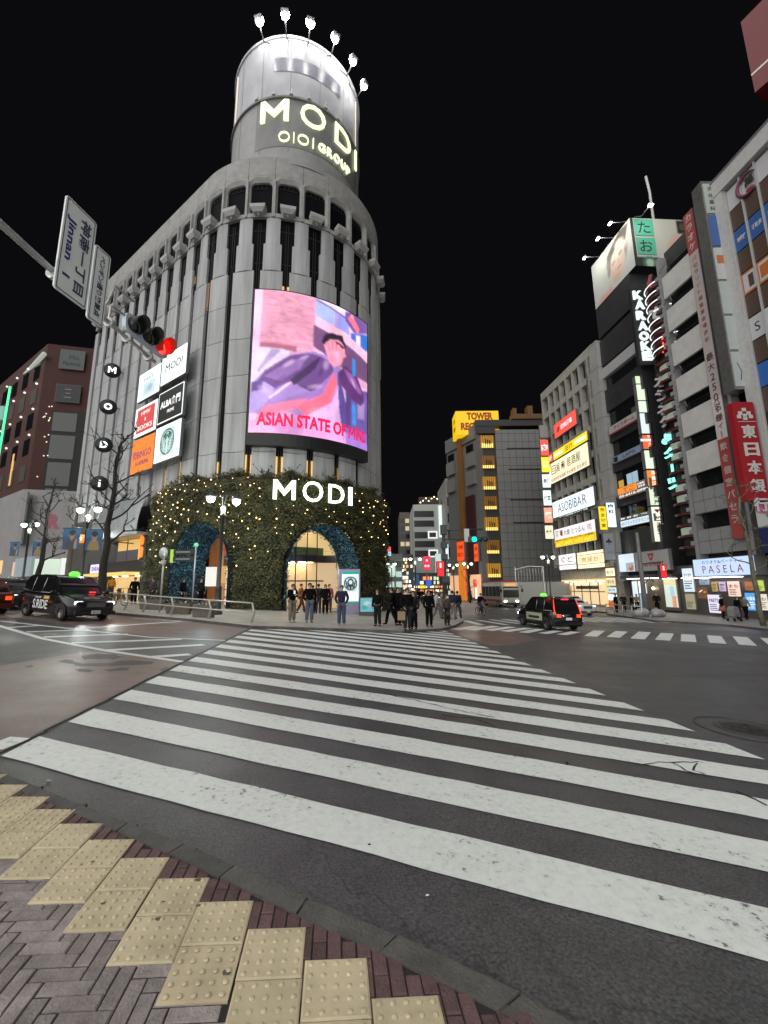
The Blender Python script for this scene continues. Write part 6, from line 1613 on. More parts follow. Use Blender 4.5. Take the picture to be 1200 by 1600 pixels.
add_letters(t, I4, [('Mo', .2, h * .62, h * .22, None, .02), ('Mauloma', 0, h * .3, h * .2, w * .7, .02)], M_ink, .01, -.03)
t, w, h = psign('wall_sign', 'dark square sign with faint white marks on the brick building', 'sign', P, dC, Zf(590, 530), Zf(825, 735), mat('dark_sign', (.012, .014, .02), .4))
add_letters(t, I4, [('三', 0, h * .5, h * .5, w * .3)], mat('dim_white', (.25, .24, .23)), .01, -.03)
# glittering little lamps and window rows on its dark long side
DB_ = Vector((dB.x, dB.y))
for r_ in range(5):
    for k in range(9):
        m2 = MB(); s0 = -2.6 - 4.6 * k; z0 = HBk - 4.4 - 3.6 * r_
        m2.box(s0 - 1.2, s0 + 1.0, -.06, .2, z0, z0 + 2.2); m2.build('window', [M_win, M_win, mat('ochre_blind', (.05, .045, .03), .6)][(r_ * 5 + k * 3) % 3], brk, None, Mb @ frame((A2_.x, A2_.y, 0), DB_))
        if r_ < 4 and k < 7:
            m2 = MB(); m2.ball((s0 + 1.3, -.25, z0 + 2.5), .16, 6); m2.build('facade_lamp', glow('facade_dot', (1, .93, .8), 1.1 if r_ < 2 else .5, small=True), brk, None, Mb @ frame((A2_.x, A2_.y, 0), DB_))
m2 = MB(); m2.box(-7.6, -7.0, -.1, .1, 16.0, 20.5); m2.build('lit_window', glow('slit_amber', (1, .6, .2), .7), brk, None, Mb @ frame((A2_.x, A2_.y, 0), DB_))
for dr_, s_rng in ((dC, (.4, 9.3)), ):
    for k in range(26):
        s_ = random.choice((.5 + random.random() * 1.6, 9.4 + random.random() * .6)); z = random.uniform(15, HBk - 6)
        m2 = MB(); m2.ball((s_, -.12, z), .09, 6); m2.build('facade_lamp', glow('facade_dot2', (1, .8, .6), 1.2, small=True), brk, None, Mb @ frame((A2_.x, A2_.y, 0), dC))
a_, b_ = at_y(69, 553, 51.2), at_y(29, 597, 60)
t = thing('light_tube', 'pale slanting light tube along the roof edge of the brick building', 'light', loc=b_); m2 = MB(); m2.tube([(0, 0, 0), a_ - b_], .3, 8); m2.build('tube', glow('tube_grey', (.75, .85, .72), .42), t); m2 = MB(); m2.tube([(0, 0, -1.2), (0, 0, .2)], .08, 5); m2.build('bracket', M_steel, t)
a_, b_ = at_y(16, 604, 49), at_y(-6, 735, 49)
t = thing('neon_sign', 'thin vertical green neon line at the left end of the street', 'sign', loc=b_); m2 = MB(); m2.tube([(0, 0, 0), a_ - b_], .1, 8); m2.build('tube', glow('green_neon', (.06, 1, .3), 2.2), t); m2 = MB(); m2.box(-.9, -.25, -.1, .3, 6.5, 8.2); m2.box(-.6, -.2, -.1, .3, -1, 1.2); m2.build('panel', glow('green_panel', (.4, .8, .7), .35), t)
P = A2_ + nC * .34
t, w, h = psign('wall_logo', 'big pink letter R on the white base of the brick building', 'sign', P, dC, (74, 802), (95, 828), mat('white_stone', (.33, .32, .32)), .04)
add_letters(t, I4, [('R', 0, h * .5, h * .9, w * .8, .06)], mat('pink_letter', (.42, .12, .17), .5), .05, -.02)
for q, m_, nm in (((50, 873, 92, 900), glow('shop_mint', (.72, .86, .70), .8), 'lit_window'), ((96, 872, 112, 900), glow('shop_white', (.9, .95, .9), .8), 'lit_window'), ((0, 876, 7, 896), glow('shop_amber', (1, .6, .25), .9), 'lit_window'), ((10, 880, 22, 900), glow('shop_rose', (1, .62, .45), .7), 'lit_window'), ((24, 873, 46, 900), glow('shop_grey', (.35, .42, .44), .6), 'lit_window')):
    face_box(nm, q, dC if q[0] > 45 else dB, .36, .3, m_, brk)
for q in ((26, 775, 32, 850), (2, 795, 6, 845)): face_box('slot_window', q, dB, .34, .2, M_grey, brk)
# steel grey link block between the brick building and the store
p = at_y(128, 900, 46)
lk = thing('link_block', 'plain grey metal clad block between the store and the white base', 'building', frame((at_y(112, 880, 46).x, 46, 1.2), (1, .2)))
m2 = MB(); m2.box(0, 5.2, 0, 8, 0, 8.0); m2.build('wall', mat('metal_grey', (.22, .225, .23), .35, .5, var=.12, scale=1), lk); m2 = MB(); m2.box(2.6, 2.75, -.06, 0, 0, 8.0); m2.build('dark_joint', M_blackm, lk)

# ---- record shop tower down the street
RT = thing('record_tower', 'grey tiled corner block with orange piers and a column of yellow lit stair windows', 'building', loc=(20.85, 75, -.6))
Mr = Matrix.Translation((-20.85, -75, .6))
Lc = Vector((17.2, 75.0)); e_ = at_z(697, 688, 32.0).xy; dL_ = (Lc - e_).normalized(); LL_ = (Lc - e_).length
M_rt = mat('tower_tile', (.22, .22, .215), .55, var=.08, scale=1.5)
m2 = MB(); m2.box(20.85, 33, 75, 100, -1, 30.7)
for z in np.arange(2, 30, 1.55): m2.box(20.84, 33.01, 74.985, 75.01, z, z + .05, 1)
for x in np.arange(22, 33, 1.25): m2.box(x, x + .04, 74.986, 75.01, -1, 30.6, 1)
for z, x0, x1 in ((26.9, 22.8, 33), (22.9, 22.9, 33), (17.2, 22.9, 33), (13.0, 23.2, 33)): m2.box(x0, x1, 74.95, 75.0, z, z + .22, 1)
m2.build('tile_wall', [M_rt, M_blackm], RT, None, Mr)
m2 = MB(); m2.box(17.2, 20.85, 75.6, 76, -1, 30.6); m2.box(17.2, 20.86, 74.9, 75.6, 30.0, 31.4); m2.box(17.2, 33, 74.8, 90, 31.4, 32.6)
m2.build('stair_core', mat('tower_dark', (.035, .032, .03), .5), RT, None, Mr)
yl = glow('stair_yellow', (.9, .42, .03), .38); yl2 = glow('stair_hot', (1.0, .80, .2), 1.1)
zs = [at_y(765, y, 75).z for y in (689, 721, 754, 785, 818, 854, 891)]
for i, z in enumerate(zs):
    m2 = MB(); m2.box(18.1, 20.6, 75.3, 75.35, z - 1.25, z + 1.2); w_ = m2.build('lit_window', [yl, glow('stair_mid', (.6, .25, .02), .2)][i % 2], RT, None, Mr)
    m2 = MB(); m2.box(18.3, 20.4, 75.2, 75.29, z - 1.2, z - .65 + .3 * (i == 0)); m2.build('glow_strip', yl2, w_)
    m2 = MB()
    for k in range(7): m2.box(18.15 + k * .38, 18.2 + k * .38, 75.1, 75.2, z - 1.25, z + 1.2)
    for k in range(3): m2.box(18.9 + k * .4, 19.1 + k * .4, 75.0, 75.1, z - .6, z + .4 * (1 - .3 * k))
    m2.build('window_bars', mat('bar_brown', (.06, .025, .01), .5), w_)
m2 = MB(); m2.box(0, LL_, 0, 20, -1, 31.6); m2.box(0, LL_, -.3, 0, 29.0, 31.7); m2.build('side_wall', mat('tower_grey', (.19, .185, .18), .5, var=.15), RT, None, Mr @ frame((e_.x, e_.y, 0), dL_))
M_orp = mat('orange_pier', (.27, .12, .03), .5)
FRT = Mr @ frame((e_.x, e_.y, 0), dL_)
m2 = MB(); m2.box(LL_ * .48, LL_ * .58, -.7, 0, -1, 30.5); m2.build('orange_pier', M_orp, RT, None, FRT)
m2 = MB(); m2.box(24.0, 33, 74.5, 76, 32.65, 33.6); m2.box(27, 28, 74.5, 76, 33.6, 35.2); m2.box(24.3, 25, 74.6, 76, 33.6, 34.8); m2.build('roof_frame', mat('orange_frame', (.16, .075, .02), .6), RT, None, Mr)
m2 = MB(); m2.box(LL_ * .66, LL_ * .9, -.5, 0, 4.0, 18.5); m2.build('maroon_panel', mat('maroon', (.06, .016, .02), .5), RT, None, FRT)
for z in (20.5, 24.0):
    for k in (.04, .70):
        m2 = MB(); m2.box(LL_ * k, LL_ * (k + .26), -.5, 0, z, z + 2.6); m2.build('panel', mat('tower_panel', (.24, .23, .22), .5), RT, None, FRT)
for k in (.08, .72):
    for j in range(3): m2 = MB(); m2.box(LL_ * (k + j * .07), LL_ * (k + .05 + j * .07), -.3, 0, 27.0, 28.3); m2.build('window', M_win, RT, None, FRT)
for k in (.50, ): m2 = MB(); m2.box(LL_ * .44, LL_ * .62, -1.2, -.72, -1, 6.5); m2.build('lit_pier', glow('orange_glow', (1.0, .30, .03), .55), RT, None, FRT)
m2 = MB(); m2.box(LL_ * .02, LL_ * .98, -.4, -.2, .0, 4.0); m2.build('shop_windows', glow('street_shop', (1.0, .55, .30), .8), RT, None, FRT)
ty = thing('roof_sign', 'yellow lit rooftop box with red TOWER RECORDS lettering', 'sign', frame((13.9, 76.5, 30.4), (1, 0)))
m2 = MB(); m2.box(0, 8.2, 0, 4, 0, 4.7); m2.build('box', glow('tower_yellow', (1.0, .62, .01), .85), ty)
add_letters(ty, I4, [('TOWER', 4.6, 3.65, 1.5, 5.0, .05), ('RECORDS', 4.1, 1.6, 1.5, 6.4, .05)], mat('tower_red', (.55, .06, .0), .5), .03, 0)
for tx, z, w_ in (('CAFE', 3.2, 1.4), ('RECORDS', 1.6, 1.8)): m2 = MB(); m2.text(tx, 0, z, .9, w_, 0, .02, 0, .02); m2.build('side_lettering', MATS['tower_red'], ty, None, T3(0, 1.9, 0) @ Matrix.Rotation(rad(-90), 4, 'Z'))
for (x0, x1, y0, y1, Y, lab) in ((713.5, 726, 847, 876, 84, 'orange red lit banner sign on the record shop, beside the orange pier'), (740, 748, 850, 877, 78, 'narrow orange red lit banner sign on the record shop corner'), (722, 730, 893, 932, 88, 'orange red lit street banner at the foot of the record shop')):
    Pb = e_ + Vector((dL_.y, -dL_.x)) * 1.0
    t, w, h = psign('banner_sign', lab, 'sign', Pb, dL_, (x0, y0), (x1, y1), glow('banner_glow', (1.0, .10, .015), .95), .3, 'red banners of the record shop', .05)
    add_letters(t, I4, [('TOWER', 0, h * .70, h * .2, w * .75, .02), ('RECO', 0, h * .32, h * .2, w * .75, .02)], mat('tower_dk', (.35, .02, 0), .5), .01, -.03)
t, w, h = blade('shop_sign', 'small red lit sign board low on the record shop', 'sign', 740, 753, (746, 905), (746, 917), 76, M_redl, .2)
t, w, h = blade('shop_sign', 'pale lit doorway board below the red board of the record shop', 'sign', 742, 752, (747, 918), (747, 936), 76, M_wl2, .2)

# ---- white office block and its neighbours further down
def block(name, label, x0, x1, Y, z1, m_, rows, cols, zr=(4, None), lit=.2, depth=18, xdir=(1, 0), litm=None):
    t = thing(name, label, 'building', frame((x0, Y, -.6), xdir))
    m2 = MB(); m2.box(0, x1 - x0, 0, depth, 0, z1 + .6); m2.build('wall', m_, t)
    w = x1 - x0; za = zr[0]; zb = zr[1] or z1 - .6
    for r_ in range(rows):
        for k in range(cols):
            a = w * (k + .12) / cols; b = w * (k + .88) / cols; z = za + (zb - za) * r_ / rows; h = (zb - za) / rows * .55
            m2 = MB(); m2.box(a, b, -.05, .1, z, z + h); m2.build('window', (litm or glow('far_lit', (.95, .8, .5), .55)) if random.random() < lit else M_win, t)
    return t
wb = block('white_office', 'white office block with grey window bands down the street', 8.8, 17.6, 125, 26.4, mat('white_office', (.52, .55, .52), .5), 1, 1, (1, 2.2), 0)
for i, y in enumerate((803, 818, 836, 850, 865)):
    z = at_y(660, y, 125).z
    m2 = MB(); m2.box(.2, 6.1, -.12, .05, z + .6 - .9, z + .6 + .9); m2.build('window_band', mat('band_glass', (.03, .033, .036), .3), wb)
    if i in (2, 4):
        m2 = MB(); m2.box(4.2, 7.0, -.3, -.12, z + .6 - 1.1, z + .6 + 1.1); f_ = m2.build('lit_frame', glow('frame_white', (1, 1, 1), .9), wb)
        m2 = MB(); m2.box(4.6, 6.6, -.36, -.3, z + .6 - .7, z + .6 + .7); m2.build('dark_field', mat('field_grey', (.06, .06, .06), .4), f_)
m2 = MB(); m2.box(7.6, 8.5, -.4, 0, 17, 26.6); m2.build('lit_strip', glow('strip_white', (.85, 1, .95), .9), wb)
for k in range(7):
    m2 = MB(); m2.ball((2.2 + k * .85, -.2 + .5 * (k % 2), 27.6 + .45 * (k % 3) + k * .18), .2, 8); m2.build('roof_bulb', glow('roof_bulb', (1, .8, .45), 4, small=True), wb)
m2 = MB(); m2.box(1.8, 7.8, .3, 3, 27, 29.4); m2.build('roof_terrace', mat('terrace', (.05, .04, .035), .6), wb)
block('grey_office', 'narrow concrete tower beside the record shop seen down the street', 17.7, 20.5, 118, 32.6, mat('far_concrete', (.28, .28, .26), .6), 5, 1, (6, 30), .1)
block('stepped_block', 'brownish stepped apartment block at the end of the street', 5.6, 9.2, 150, 28.5, mat('far_brown', (.13, .115, .10), .6), 9, 2, (3, 28), .3)
block('distant_block', 'low dark block closing the street behind the traffic', -4, 6, 210, 14, mat('far_dark', (.05, .055, .06), .6), 4, 6, (2, 13), .35)
block('green_block', 'pale greenish lit shop block beyond the leafy wall', .6, 3.6, 85, 8.5, mat('far_green', (.16, .2, .17), .5), 3, 2, (2.5, 8.5), .6, 18, (1, 0), glow('far_cool', (.7, .95, .85), .6))
block('far_shop', 'low shop block with bright windows behind the waiting crowd', 6.5, 12.0, 170, 10, mat('far_grey', (.12, .12, .12), .6), 3, 3, (1, 9.5), .8, 12)
t, w, h = blade('blade_sign', 'red and blue lit sign high beside the leafy wall', 'sign', 601.5, 611, (606, 854), (606, 862), 70, M_redl, .3)
m2 = MB(); m2.box(-w / 2, w / 2, -.03, 0, -h * .8, 0); m2.build('blue_half', glow('lit_skyblue', (.45, .75, 1), .9), t)
for i, (px, py, w_, h_, Y, m_, lab) in enumerate(((667, 880, 11, 22, 100, glow('pink_red', (1, .03, .08), 1.0), 'round pinkish red lit sign with white marks over the street'), (670, 911, 9, 10, 95, glow('lit_royal', (.05, .16, .75), .7), 'round blue traffic sign over the distant cars'), (660, 917, 10, 5, 100, M_yel, 'small yellow lit sign over the distant cars'), (644, 905, 22, 16, 120, glow('banner_navy', (.05, .14, .32), .5), 'blue street banners hanging across the distant road'), (698, 862, 6, 24, 90, M_wl2, 'white vertical lit sign behind the dark signal mast'), (612, 890, 12, 20, 80, glow('far_cool', (.7, .95, .85)), 'mint lit window sign beyond the leafy wall'), (640, 885, 5, 24, 140, glow('lit_amber2', (1, .45, .08), .9), 'amber vertical sign halfway down the street'), (620, 918, 9, 14, 100, glow('lit_paleyellow2', (.9, .85, .45), .7), 'pale yellow shop sign at the far left pavement'), (652, 930, 14, 10, 150, M_crm, 'cream lit shop front at the far end of the street'), (700, 935, 10, 9, 90, glow('lit_peach', (1, .62, .45), .8), 'peach lit shop front beside the signal mast'), (712, 905, 8, 8, 92, mat('deep_red2', (.4, .03, .04)), 'dull red sign on the shops before the record tower'), (648, 835, 4, 10, 150, M_redl, 'small red lit sign on the stepped block'), (633, 925, 6, 22, 110, glow('lit_warmwhite', (1, .9, .65), .8), 'warm white vertical shop sign on the far left pavement'), (685, 880, 10, 30, 118, glow('lit_mintwhite', (.75, .95, .9), .7), 'mint white lit facade board beside the white office block'))):
    t, w, h = blade('street_sign', lab, 'sign', px - w_ / 2, px + w_ / 2, (px, py - h_ / 2), (px, py + h_ / 2), Y, m_, .3, 'lit signs down the far street', .04)
    m2 = MB(); m2.tube([(0, .2, h), (0, .2, -max(at_y(px, py + h_ / 2, Y).z + .7, .5))], .09, 6); m2.build('post', M_steel, t)
    if i == 0:
        for zz, xx in ((.7, 0), (.3, -.2), (.3, .2)): m2 = MB(); m2.ball((xx * w, -.05, h * zz), w * .14, 8, sq=(1, .3, 1.3)); m2.build('white_mark', M_lettw, t)
    if i == 3: add_letters(t, I4, [('渋谷', -w * .2, h * .5, h * .5, None, .02)], M_lettw, .01, -.03)
# construction hoarding with a barred gate
hd = thing('hoarding', 'white corrugated construction hoarding with a tall barred gate frame', 'fence', frame((at_y(806, 930, 58).x, 58, -.55), (1, 0)))
m2 = MB()
for k in range(26): m2.box(k * .16, k * .16 + .08, 0, .06, 0, 3.0); m2.box(k * .16 + .08, k * .16 + .16, .04, .1, 0, 3.0)
m2.build('sheeting', mat('hoarding_white', (.36, .36, .35), .5), hd)
m2 = MB(); m2.box(4.3, 9, .0, .1, 0, 3.0); m2.build('plain_panel', mat('hoarding_grey', (.25, .26, .27), .5), hd)
m2 = MB()
for x in (0.1, 3.9): m2.tube([(x, -.05, 0), (x, -.05, 5.0)], .07, 6)
m2.tube([(.1, -.05, 4.7), (1.9, -.05, 5.1), (3.9, -.05, 5.0)], .07, 6)
for k in range(9): m2.tube([(.5 + k * .4, -.03, 3.0), (.5 + k * .4, -.03, 4.85)], .03, 4)
m2.build('gate_frame', mat('pale_metal', (.6, .6, .6)), hd)
# lit shop rows closing the view at street level
for nm, x0, x1, Y, hgt, sd, lab in (('shop_row', 599, 647, 118, 11.5, 3, 'row of small bright shops along the left of the far street'), ('shop_row', 646, 694, 122, 6.5, 5, 'row of bright shop fronts under the white office block'), ('shop_row', 694, 724, 108, 8, 9, 'bright shops between the signal mast and the record shop')):
    rr = random.Random(sd); a = at_y(x0, 930, Y).x; b = at_y(x1, 930, Y).x
    t = thing(nm, lab, 'shops', frame((a, Y, -.6), (1, 0)))
    m2 = MB(); m2.box(0, b - a, 0, 3, 0, hgt); m2.build('wall', mat('row_dark', (.10, .10, .10), .6), t)
    z = .4
    while z < hgt - .8:
        x = .1; hh = rr.uniform(.5, 1.9 if z < 1 else 1.0)
        while x < b - a - .5:
            w = rr.uniform(.25, .95)
            if rr.random() < (.92 if z < 3 else .62): c_ = rr.choice(((1, .86, .6), (1, .95, .85), (1, .92, .7), (1, .6, .25), (.85, .97, 1), (.75, 1, .9), (1, .86, .6), (1, .25, .12), (1, .75, .35))); m2 = MB(); m2.box(x, min(x + w, b - a), -.1, 0, z, z + hh); m2.build('lit_window', glow('row_%d_%d' % (int(c_[1] * 100), int(c_[2] * 100)), c_, 1.4 if z < 3 else .8), t)
            x += w + rr.uniform(.1, .6)
        z += hh + rr.uniform(.2, .5)
# ================================================================== STREET FURNITURE
M_post = mat('post_green', (.035, .045, .045), .45)
M_galv = mat('galvanised', (.46, .46, .46), .4, .5, var=.15, scale=4)
M_lampg = glow('lamp_globe', (.93, 1.0, .88), 9)
M_lant = glow('lantern', (1.0, .95, .62), 1.6)
def street_lamp(label, loc, rz, energy=0, group='twin street lamps'):
    t = thing('street_lamp', label, 'street lamp', None, group, loc, rz)
    m2 = MB(); m2.lathe([(.001, 0), (.26, 0), (.26, .12), (.19, .2), (.15, 1.3), (.17, 1.36), (.09, 1.45), (.075, 5.0), (.14, 5.02), (.16, 5.14), (.08, 5.2), (.05, 6.2), (.001, 6.22)], 12); m2.build('pole', M_post, t)
    for s in (-1, 1):
        m2 = MB(); pts = [(s * .05, 0, 5.7)] + [(s * (.05 + .62 * (1 - math.cos(a)) / 1.6), 0, 5.75 + .62 * math.sin(a)) for a in np.linspace(.1, 2.2, 9)]; m2.tube(pts, .025, 6); m2.build('arm', M_post, t)
        m2 = MB(); m2.lathe([(.001, .26), (.05, .25), (.08, .17), (.30, .04), (.31, 0), (.28, 0), (.05, .1), (.001, .1)], 14, 0, T3(s * .66, 0, 6.02)); m2.build('shade', M_post, t)
        m2 = MB(); m2.lathe([(.001, -.30), (.10, -.28), (.18, -.21), (.215, -.11), (.2, -.02), (.001, .03)], 14, 0, T3(s * .66, 0, 6.02)); m2.build('globe', M_lampg, t)
        if energy:
            l = D.lights.new('lamp_light', 'POINT'); l.energy = energy; l.color = (.95, 1, .9); l.shadow_soft_size = .25
            lo = D.objects.new('lamp_light', l); COL.objects.link(lo); lo.parent = t; lo.location = (s * .66, 0, 5.7)
    m2 = MB(); m2.lathe([(.001, 5.2), (.1, 5.2), (.13, 5.5), (.06, 5.6), (.001, 5.6)], 8); m2.build('lantern', M_lant, t)
    return t
def ground(x, y, d=.12): return (x, y, G(x) + d)
lp3 = street_lamp('twin headed street lamp on the kerb right in front of the left arch', ground(-8.5, 21.96), rad(35), 420)
p1_ = at_y(139, 800, 27); lp1 = street_lamp('twin headed street lamp behind the black taxi, with blue portrait banners', ground(p1_.x, 27), rad(-10), 380)
p0_ = at_y(47, 823, 36); lp0 = street_lamp('twin headed street lamp furthest left, beside the smaller bare tree', ground(p0_.x, 36), rad(-12), 260)
def far_lamp(px, Y, rz, label):
    x = at_y(px, 890, Y).x; dup(lp0, None, ground(x, Y), rz, label)
far_lamp(649, 60, 0, 'twin headed street lamp over the crowd in the middle of the far street')
far_lamp(708.5, 72, 0, 'twin headed street lamp right of the dark signal mast')
far_lamp(731, 68, .3, 'twin headed street lamp in front of the record shop entrance')
far_lamp(625, 100, .1, 'small twin headed street lamp on the far left pavement, nearest the leafy wall')
far_lamp(636, 130, 0, 'smallest twin headed street lamp at the end of the street')
far_lamp(612, 75, .4, 'twin headed street lamp partly hidden by the leafy wall')
x_ = at_y(856, 870, 52).x
t = dup(lp0, None, ground(x_, 52), .1, 'twin headed street lamp beside the hoarding at the concrete block')
street_lamp('twin headed street lamp on the near pavement, out of the picture to the left', ground(-9.5, 3.4, .03), rad(20), 420)  # this lamp and the next two are unseen, added to light the crossing
street_lamp('twin headed street lamp on the near pavement, behind the viewer', ground(3.2, -5.5, .03), rad(60), 420)
street_lamp('twin headed street lamp at the right corner, out of the picture', ground(13.5, -1.0, .03), rad(10), 1100)  # added out of view; also brightens the name boards
# portrait banners hanging from the lamps
def banner(label, M, w, h, kind):
    t = thing('hanging_banner', label, 'banner', M, 'blue portrait banners on the lamp posts')
    pc = Pic(26, 30, lin(30, 100, 160)); sk = lin(214, 170, 140)
    pc.poly([(.0, .0), (1, 0), (1, .3), (0, .4)], lin(60, 140, 190)); pc.ell(.5, .95, .34, .5, lin(60, 66, 76) if kind else lin(190, 160, 90)); pc.ell(.5, .34, .16, .2, sk); pc.ell(.5, .22, .18, .14, lin(20, 16, 18)); pc.poly([(.44, .46), (.56, .46), (.54, .6), (.46, .6)], sk)
    if kind: pc.ell(.78, .8, .08, .3, lin(200, 190, 170))
    pc.build('cloth', lambda u, w_: (-w / 2 + w * u, -.012 + .05 * math.sin(u * 3 + w_ * 2), h * (1 - w_)), pic_mat('banner_print', .35), t)
    m2 = MB(); m2.tube([(-w / 2 - .1, .0, h), (w / 2 + .1, 0, h)], .025, 5); m2.tube([(-w / 2, 0, 0), (w / 2, 0, 0)], .02, 5); m2.build('rod', M_post, t)
def at_lamp(x, y, z, rz): return T3(x, y, z) @ Matrix.Rotation(rz, 4, 'Z')
zb1 = at_y(112, 858, 26.8).z; hb1 = at_y(112, 825, 26.8).z - zb1
banner('blue banner with a portrait, left of the lamp post behind the taxi', at_lamp(at_y(112, 840, 26.8).x, 26.8, zb1, -.1), 1.25, hb1, 1)
banner('blue banner with a portrait, right of the lamp post behind the taxi', at_lamp(at_y(147, 845, 26.8).x, 26.8, zb1 - .1, .35), .95, hb1, 0)
zb0 = at_y(25, 868, 35.5).z; hb0 = at_y(25, 847, 35.5).z - zb0
banner('blue banner with a portrait on the furthest left lamp post, left side', at_lamp(at_y(23, 858, 35.5).x, 35.5, zb0, -.1), .95, hb0, 1)
banner('blue and ochre banner on the furthest left lamp post, right side', at_lamp(at_y(59, 858, 35.5).x, 35.5, zb0, .2), .8, hb0, 0)
t = thing('eye_sign', 'small round orange lit eye shaped sign beside the banner', 'sign', loc=at_y(126, 842, 28)); m2 = MB(); m2.lathe([(.22, -.05), (.4, -.05), (.4, .05), (.22, .05)], 16, 0, Matrix.Rotation(rad(90), 4, 'X') @ Matrix.Diagonal((1.2, .7, 1, 1))); m2.build('ring', glow('orange_neon', (1, .2, .02)), t); m2 = MB(); m2.ball((0, 0, 0), .16, 8); m2.build('core', glow('core_white', (1, .9, .7), 1.2), t); m2 = MB(); m2.tube([(.3, .2, 0), (1.0, 6, .2)], .04, 5); m2.build('bracket', M_post, t)

# ---- overhead arm with a horizontal signal and the junction name boards
arm_d = Vector((.1772, .9842)); arm_P = at_y(88, 375, 6.0).xy
def ARM(s, z, off=0.0): p = arm_P + arm_d * s + Vector((arm_d.y, -arm_d.x)) * off; return Vector((p.x, p.y, z))
t = thing('signal_mast', 'grey curved steel mast arm reaching in from the left', 'mast', loc=ground(-5.85, 1.2, .03))
mo = Matrix.Translation(-t.location)
m2 = MB(); m2.tube([t.location, (-5.85, 1.2, 5.6), (-5.83, 1.5, 6.3), (-5.75, 2.1, 6.8), (-5.6, 3.2, 7.05), ARM(-1.5, 7.12), ARM(0.2, 7.0, -.1), ARM(1.0, 6.88, -.1), ARM(2.5, 6.74, -.1)], [.10, .09, .085, .075, .068, .06, .052, .045, .04], 12); m2.build('pole', M_galv, t, None, mo)
for s in (.1, .75, 1.25, 1.7, 2.3):
    m2 = MB(); p = ARM(s, 6.98 - .1 * s, -.1); m2.lathe([(.075, -.03), (.1, -.03), (.1, .03), (.075, .03)], 12, 0, T3(*p) @ Matrix.Rotation(rad(90), 4, 'X')); m2.build('clamp', M_galv, t, None, mo)
m2 = MB(); m2.tube([ARM(1.05, 7.05, 0), ARM(1.05, 7.45, .15), ARM(1.5, 7.45, .15)], .025, 6); m2.build('bracket', M_galv, t, None, mo)
def name_board(label, s0, s1, zt0, zb0, rows_):
    """upright board along the arm, writing turned a quarter clockwise"""
    p = ARM(s0, zb0, .08)
    M = frame(p, arm_d)
    t = thing('name_board', label, 'road sign', M, 'junction name boards on the mast arm')
    w, h = s1 - s0, zt0 - zb0
    m2 = MB(); m2.bevbox(0, w, 0, .03, 0, h, .05); m2.build('plate', mat('board_white', (.74, .76, .77), .45, var=.06, scale=2), t)
    m2 = MB()
    for a, b, c, e in ((.03, w - .03, .025, .04), (.03, w - .03, h - .04, h - .025), (.03, .042, .04, h - .04), (w - .042, w - .03, .04, h - .04)): m2.box(a, b, -.004, 0, c, e)
    m2.build('border', mat('board_navy', (.03, .035, .08), .5), t)
    for tx, u, hh, ln, m_ in rows_:
        m2 = MB(); m2.text(tx, 0, 0, hh, ln, 0, .004, 0, .02); m2.build('lettering', m_, t, None, T3(w * u, -.004, h / 2) @ Matrix.Rotation(rad(90), 4, 'Y'))
    for z in (.2, h - .2): m2 = MB(); m2.box(.05, w - .05, .03, .07, z - .03, z + .03); m2.build('mount', M_galv, t)
M_blue = mat('board_blue', (.02, .03, .20), .5); M_slate = mat('board_slate', (.045, .05, .10), .5)
name_board('white board with blue Jinnan 1 and kanji lettering on the mast arm', 0.0, .60, 8.36, 6.63, [('Jinnan  1', .24, .17, 1.1, M_blue), ('神南一丁目', .68, .2, 1.42, M_slate)])
name_board('smaller white board with one line of Japanese lettering on the mast arm', .625, .965, 7.98, 6.52, [('マクドナルド前交差点'[0:0] + 'ペンギン通り交差点', .52, .125, 1.2, M_slate)])
t = thing('traffic_signal', 'horizontal traffic signal on the mast arm showing red', 'traffic light', frame(ARM(2.27, 7.2, -.12), arm_d))
m2 = MB(); m2.bevbox(-.62, .62, .0, .09, -.2, .2, .12); m2.build('housing', mat('signal_grey', (.55, .60, .72), .4), t)
for k, s in enumerate((-.4, 0, .4)):
    mk = T3(s, 0, 0) @ Matrix.Rotation(rad(90), 4, 'X')
    m2 = MB()
    vs = []; fs = []
    n = 18
    for i in range(n + 1):
        a = rad(-60) + rad(300) * i / n; vs += [(.17 * math.cos(a), .17 * math.sin(a), 0), (.175 * math.cos(a), .175 * math.sin(a), .22 + .08 * math.sin(a)), (.165 * math.cos(a), .165 * math.sin(a), .22 + .08 * math.sin(a)), (.16 * math.cos(a), .16 * math.sin(a), 0)]
    for i in range(n):
        for q in range(4): fs.append((4 * i + q, 4 * i + 4 + q, 4 * i + 4 + (q + 1) % 4, 4 * i + (q + 1) % 4))
    m2.add(vs, fs, 0, True); m2.build('visor', mat('visor_lit_red', (.4, .01, .01), .4, em=(1, .02, .01), es=.25) if k == 2 else mat('visor_dark', (.03, .032, .03), .35), t, None, mk)  # red lens light on this visor is put into its colour and glow
    m2 = MB(); m2.lathe([(.001, .03), (.08, .025), (.15, .0), (.001, -.01)], 16); m2.build('lens', [mat('lens_off', (.02, .035, .03), .2), mat('lens_off2', (.05, .04, .02), .2), glow('lens_red', (1, .03, .02), 4)][k], t, None, mk)
m2 = MB(); m2.tube([(-.9, .1, -.2), (-.9, .1, .1), (-.6, .05, .1)], .03, 6); m2.build('bracket', M_galv, t)

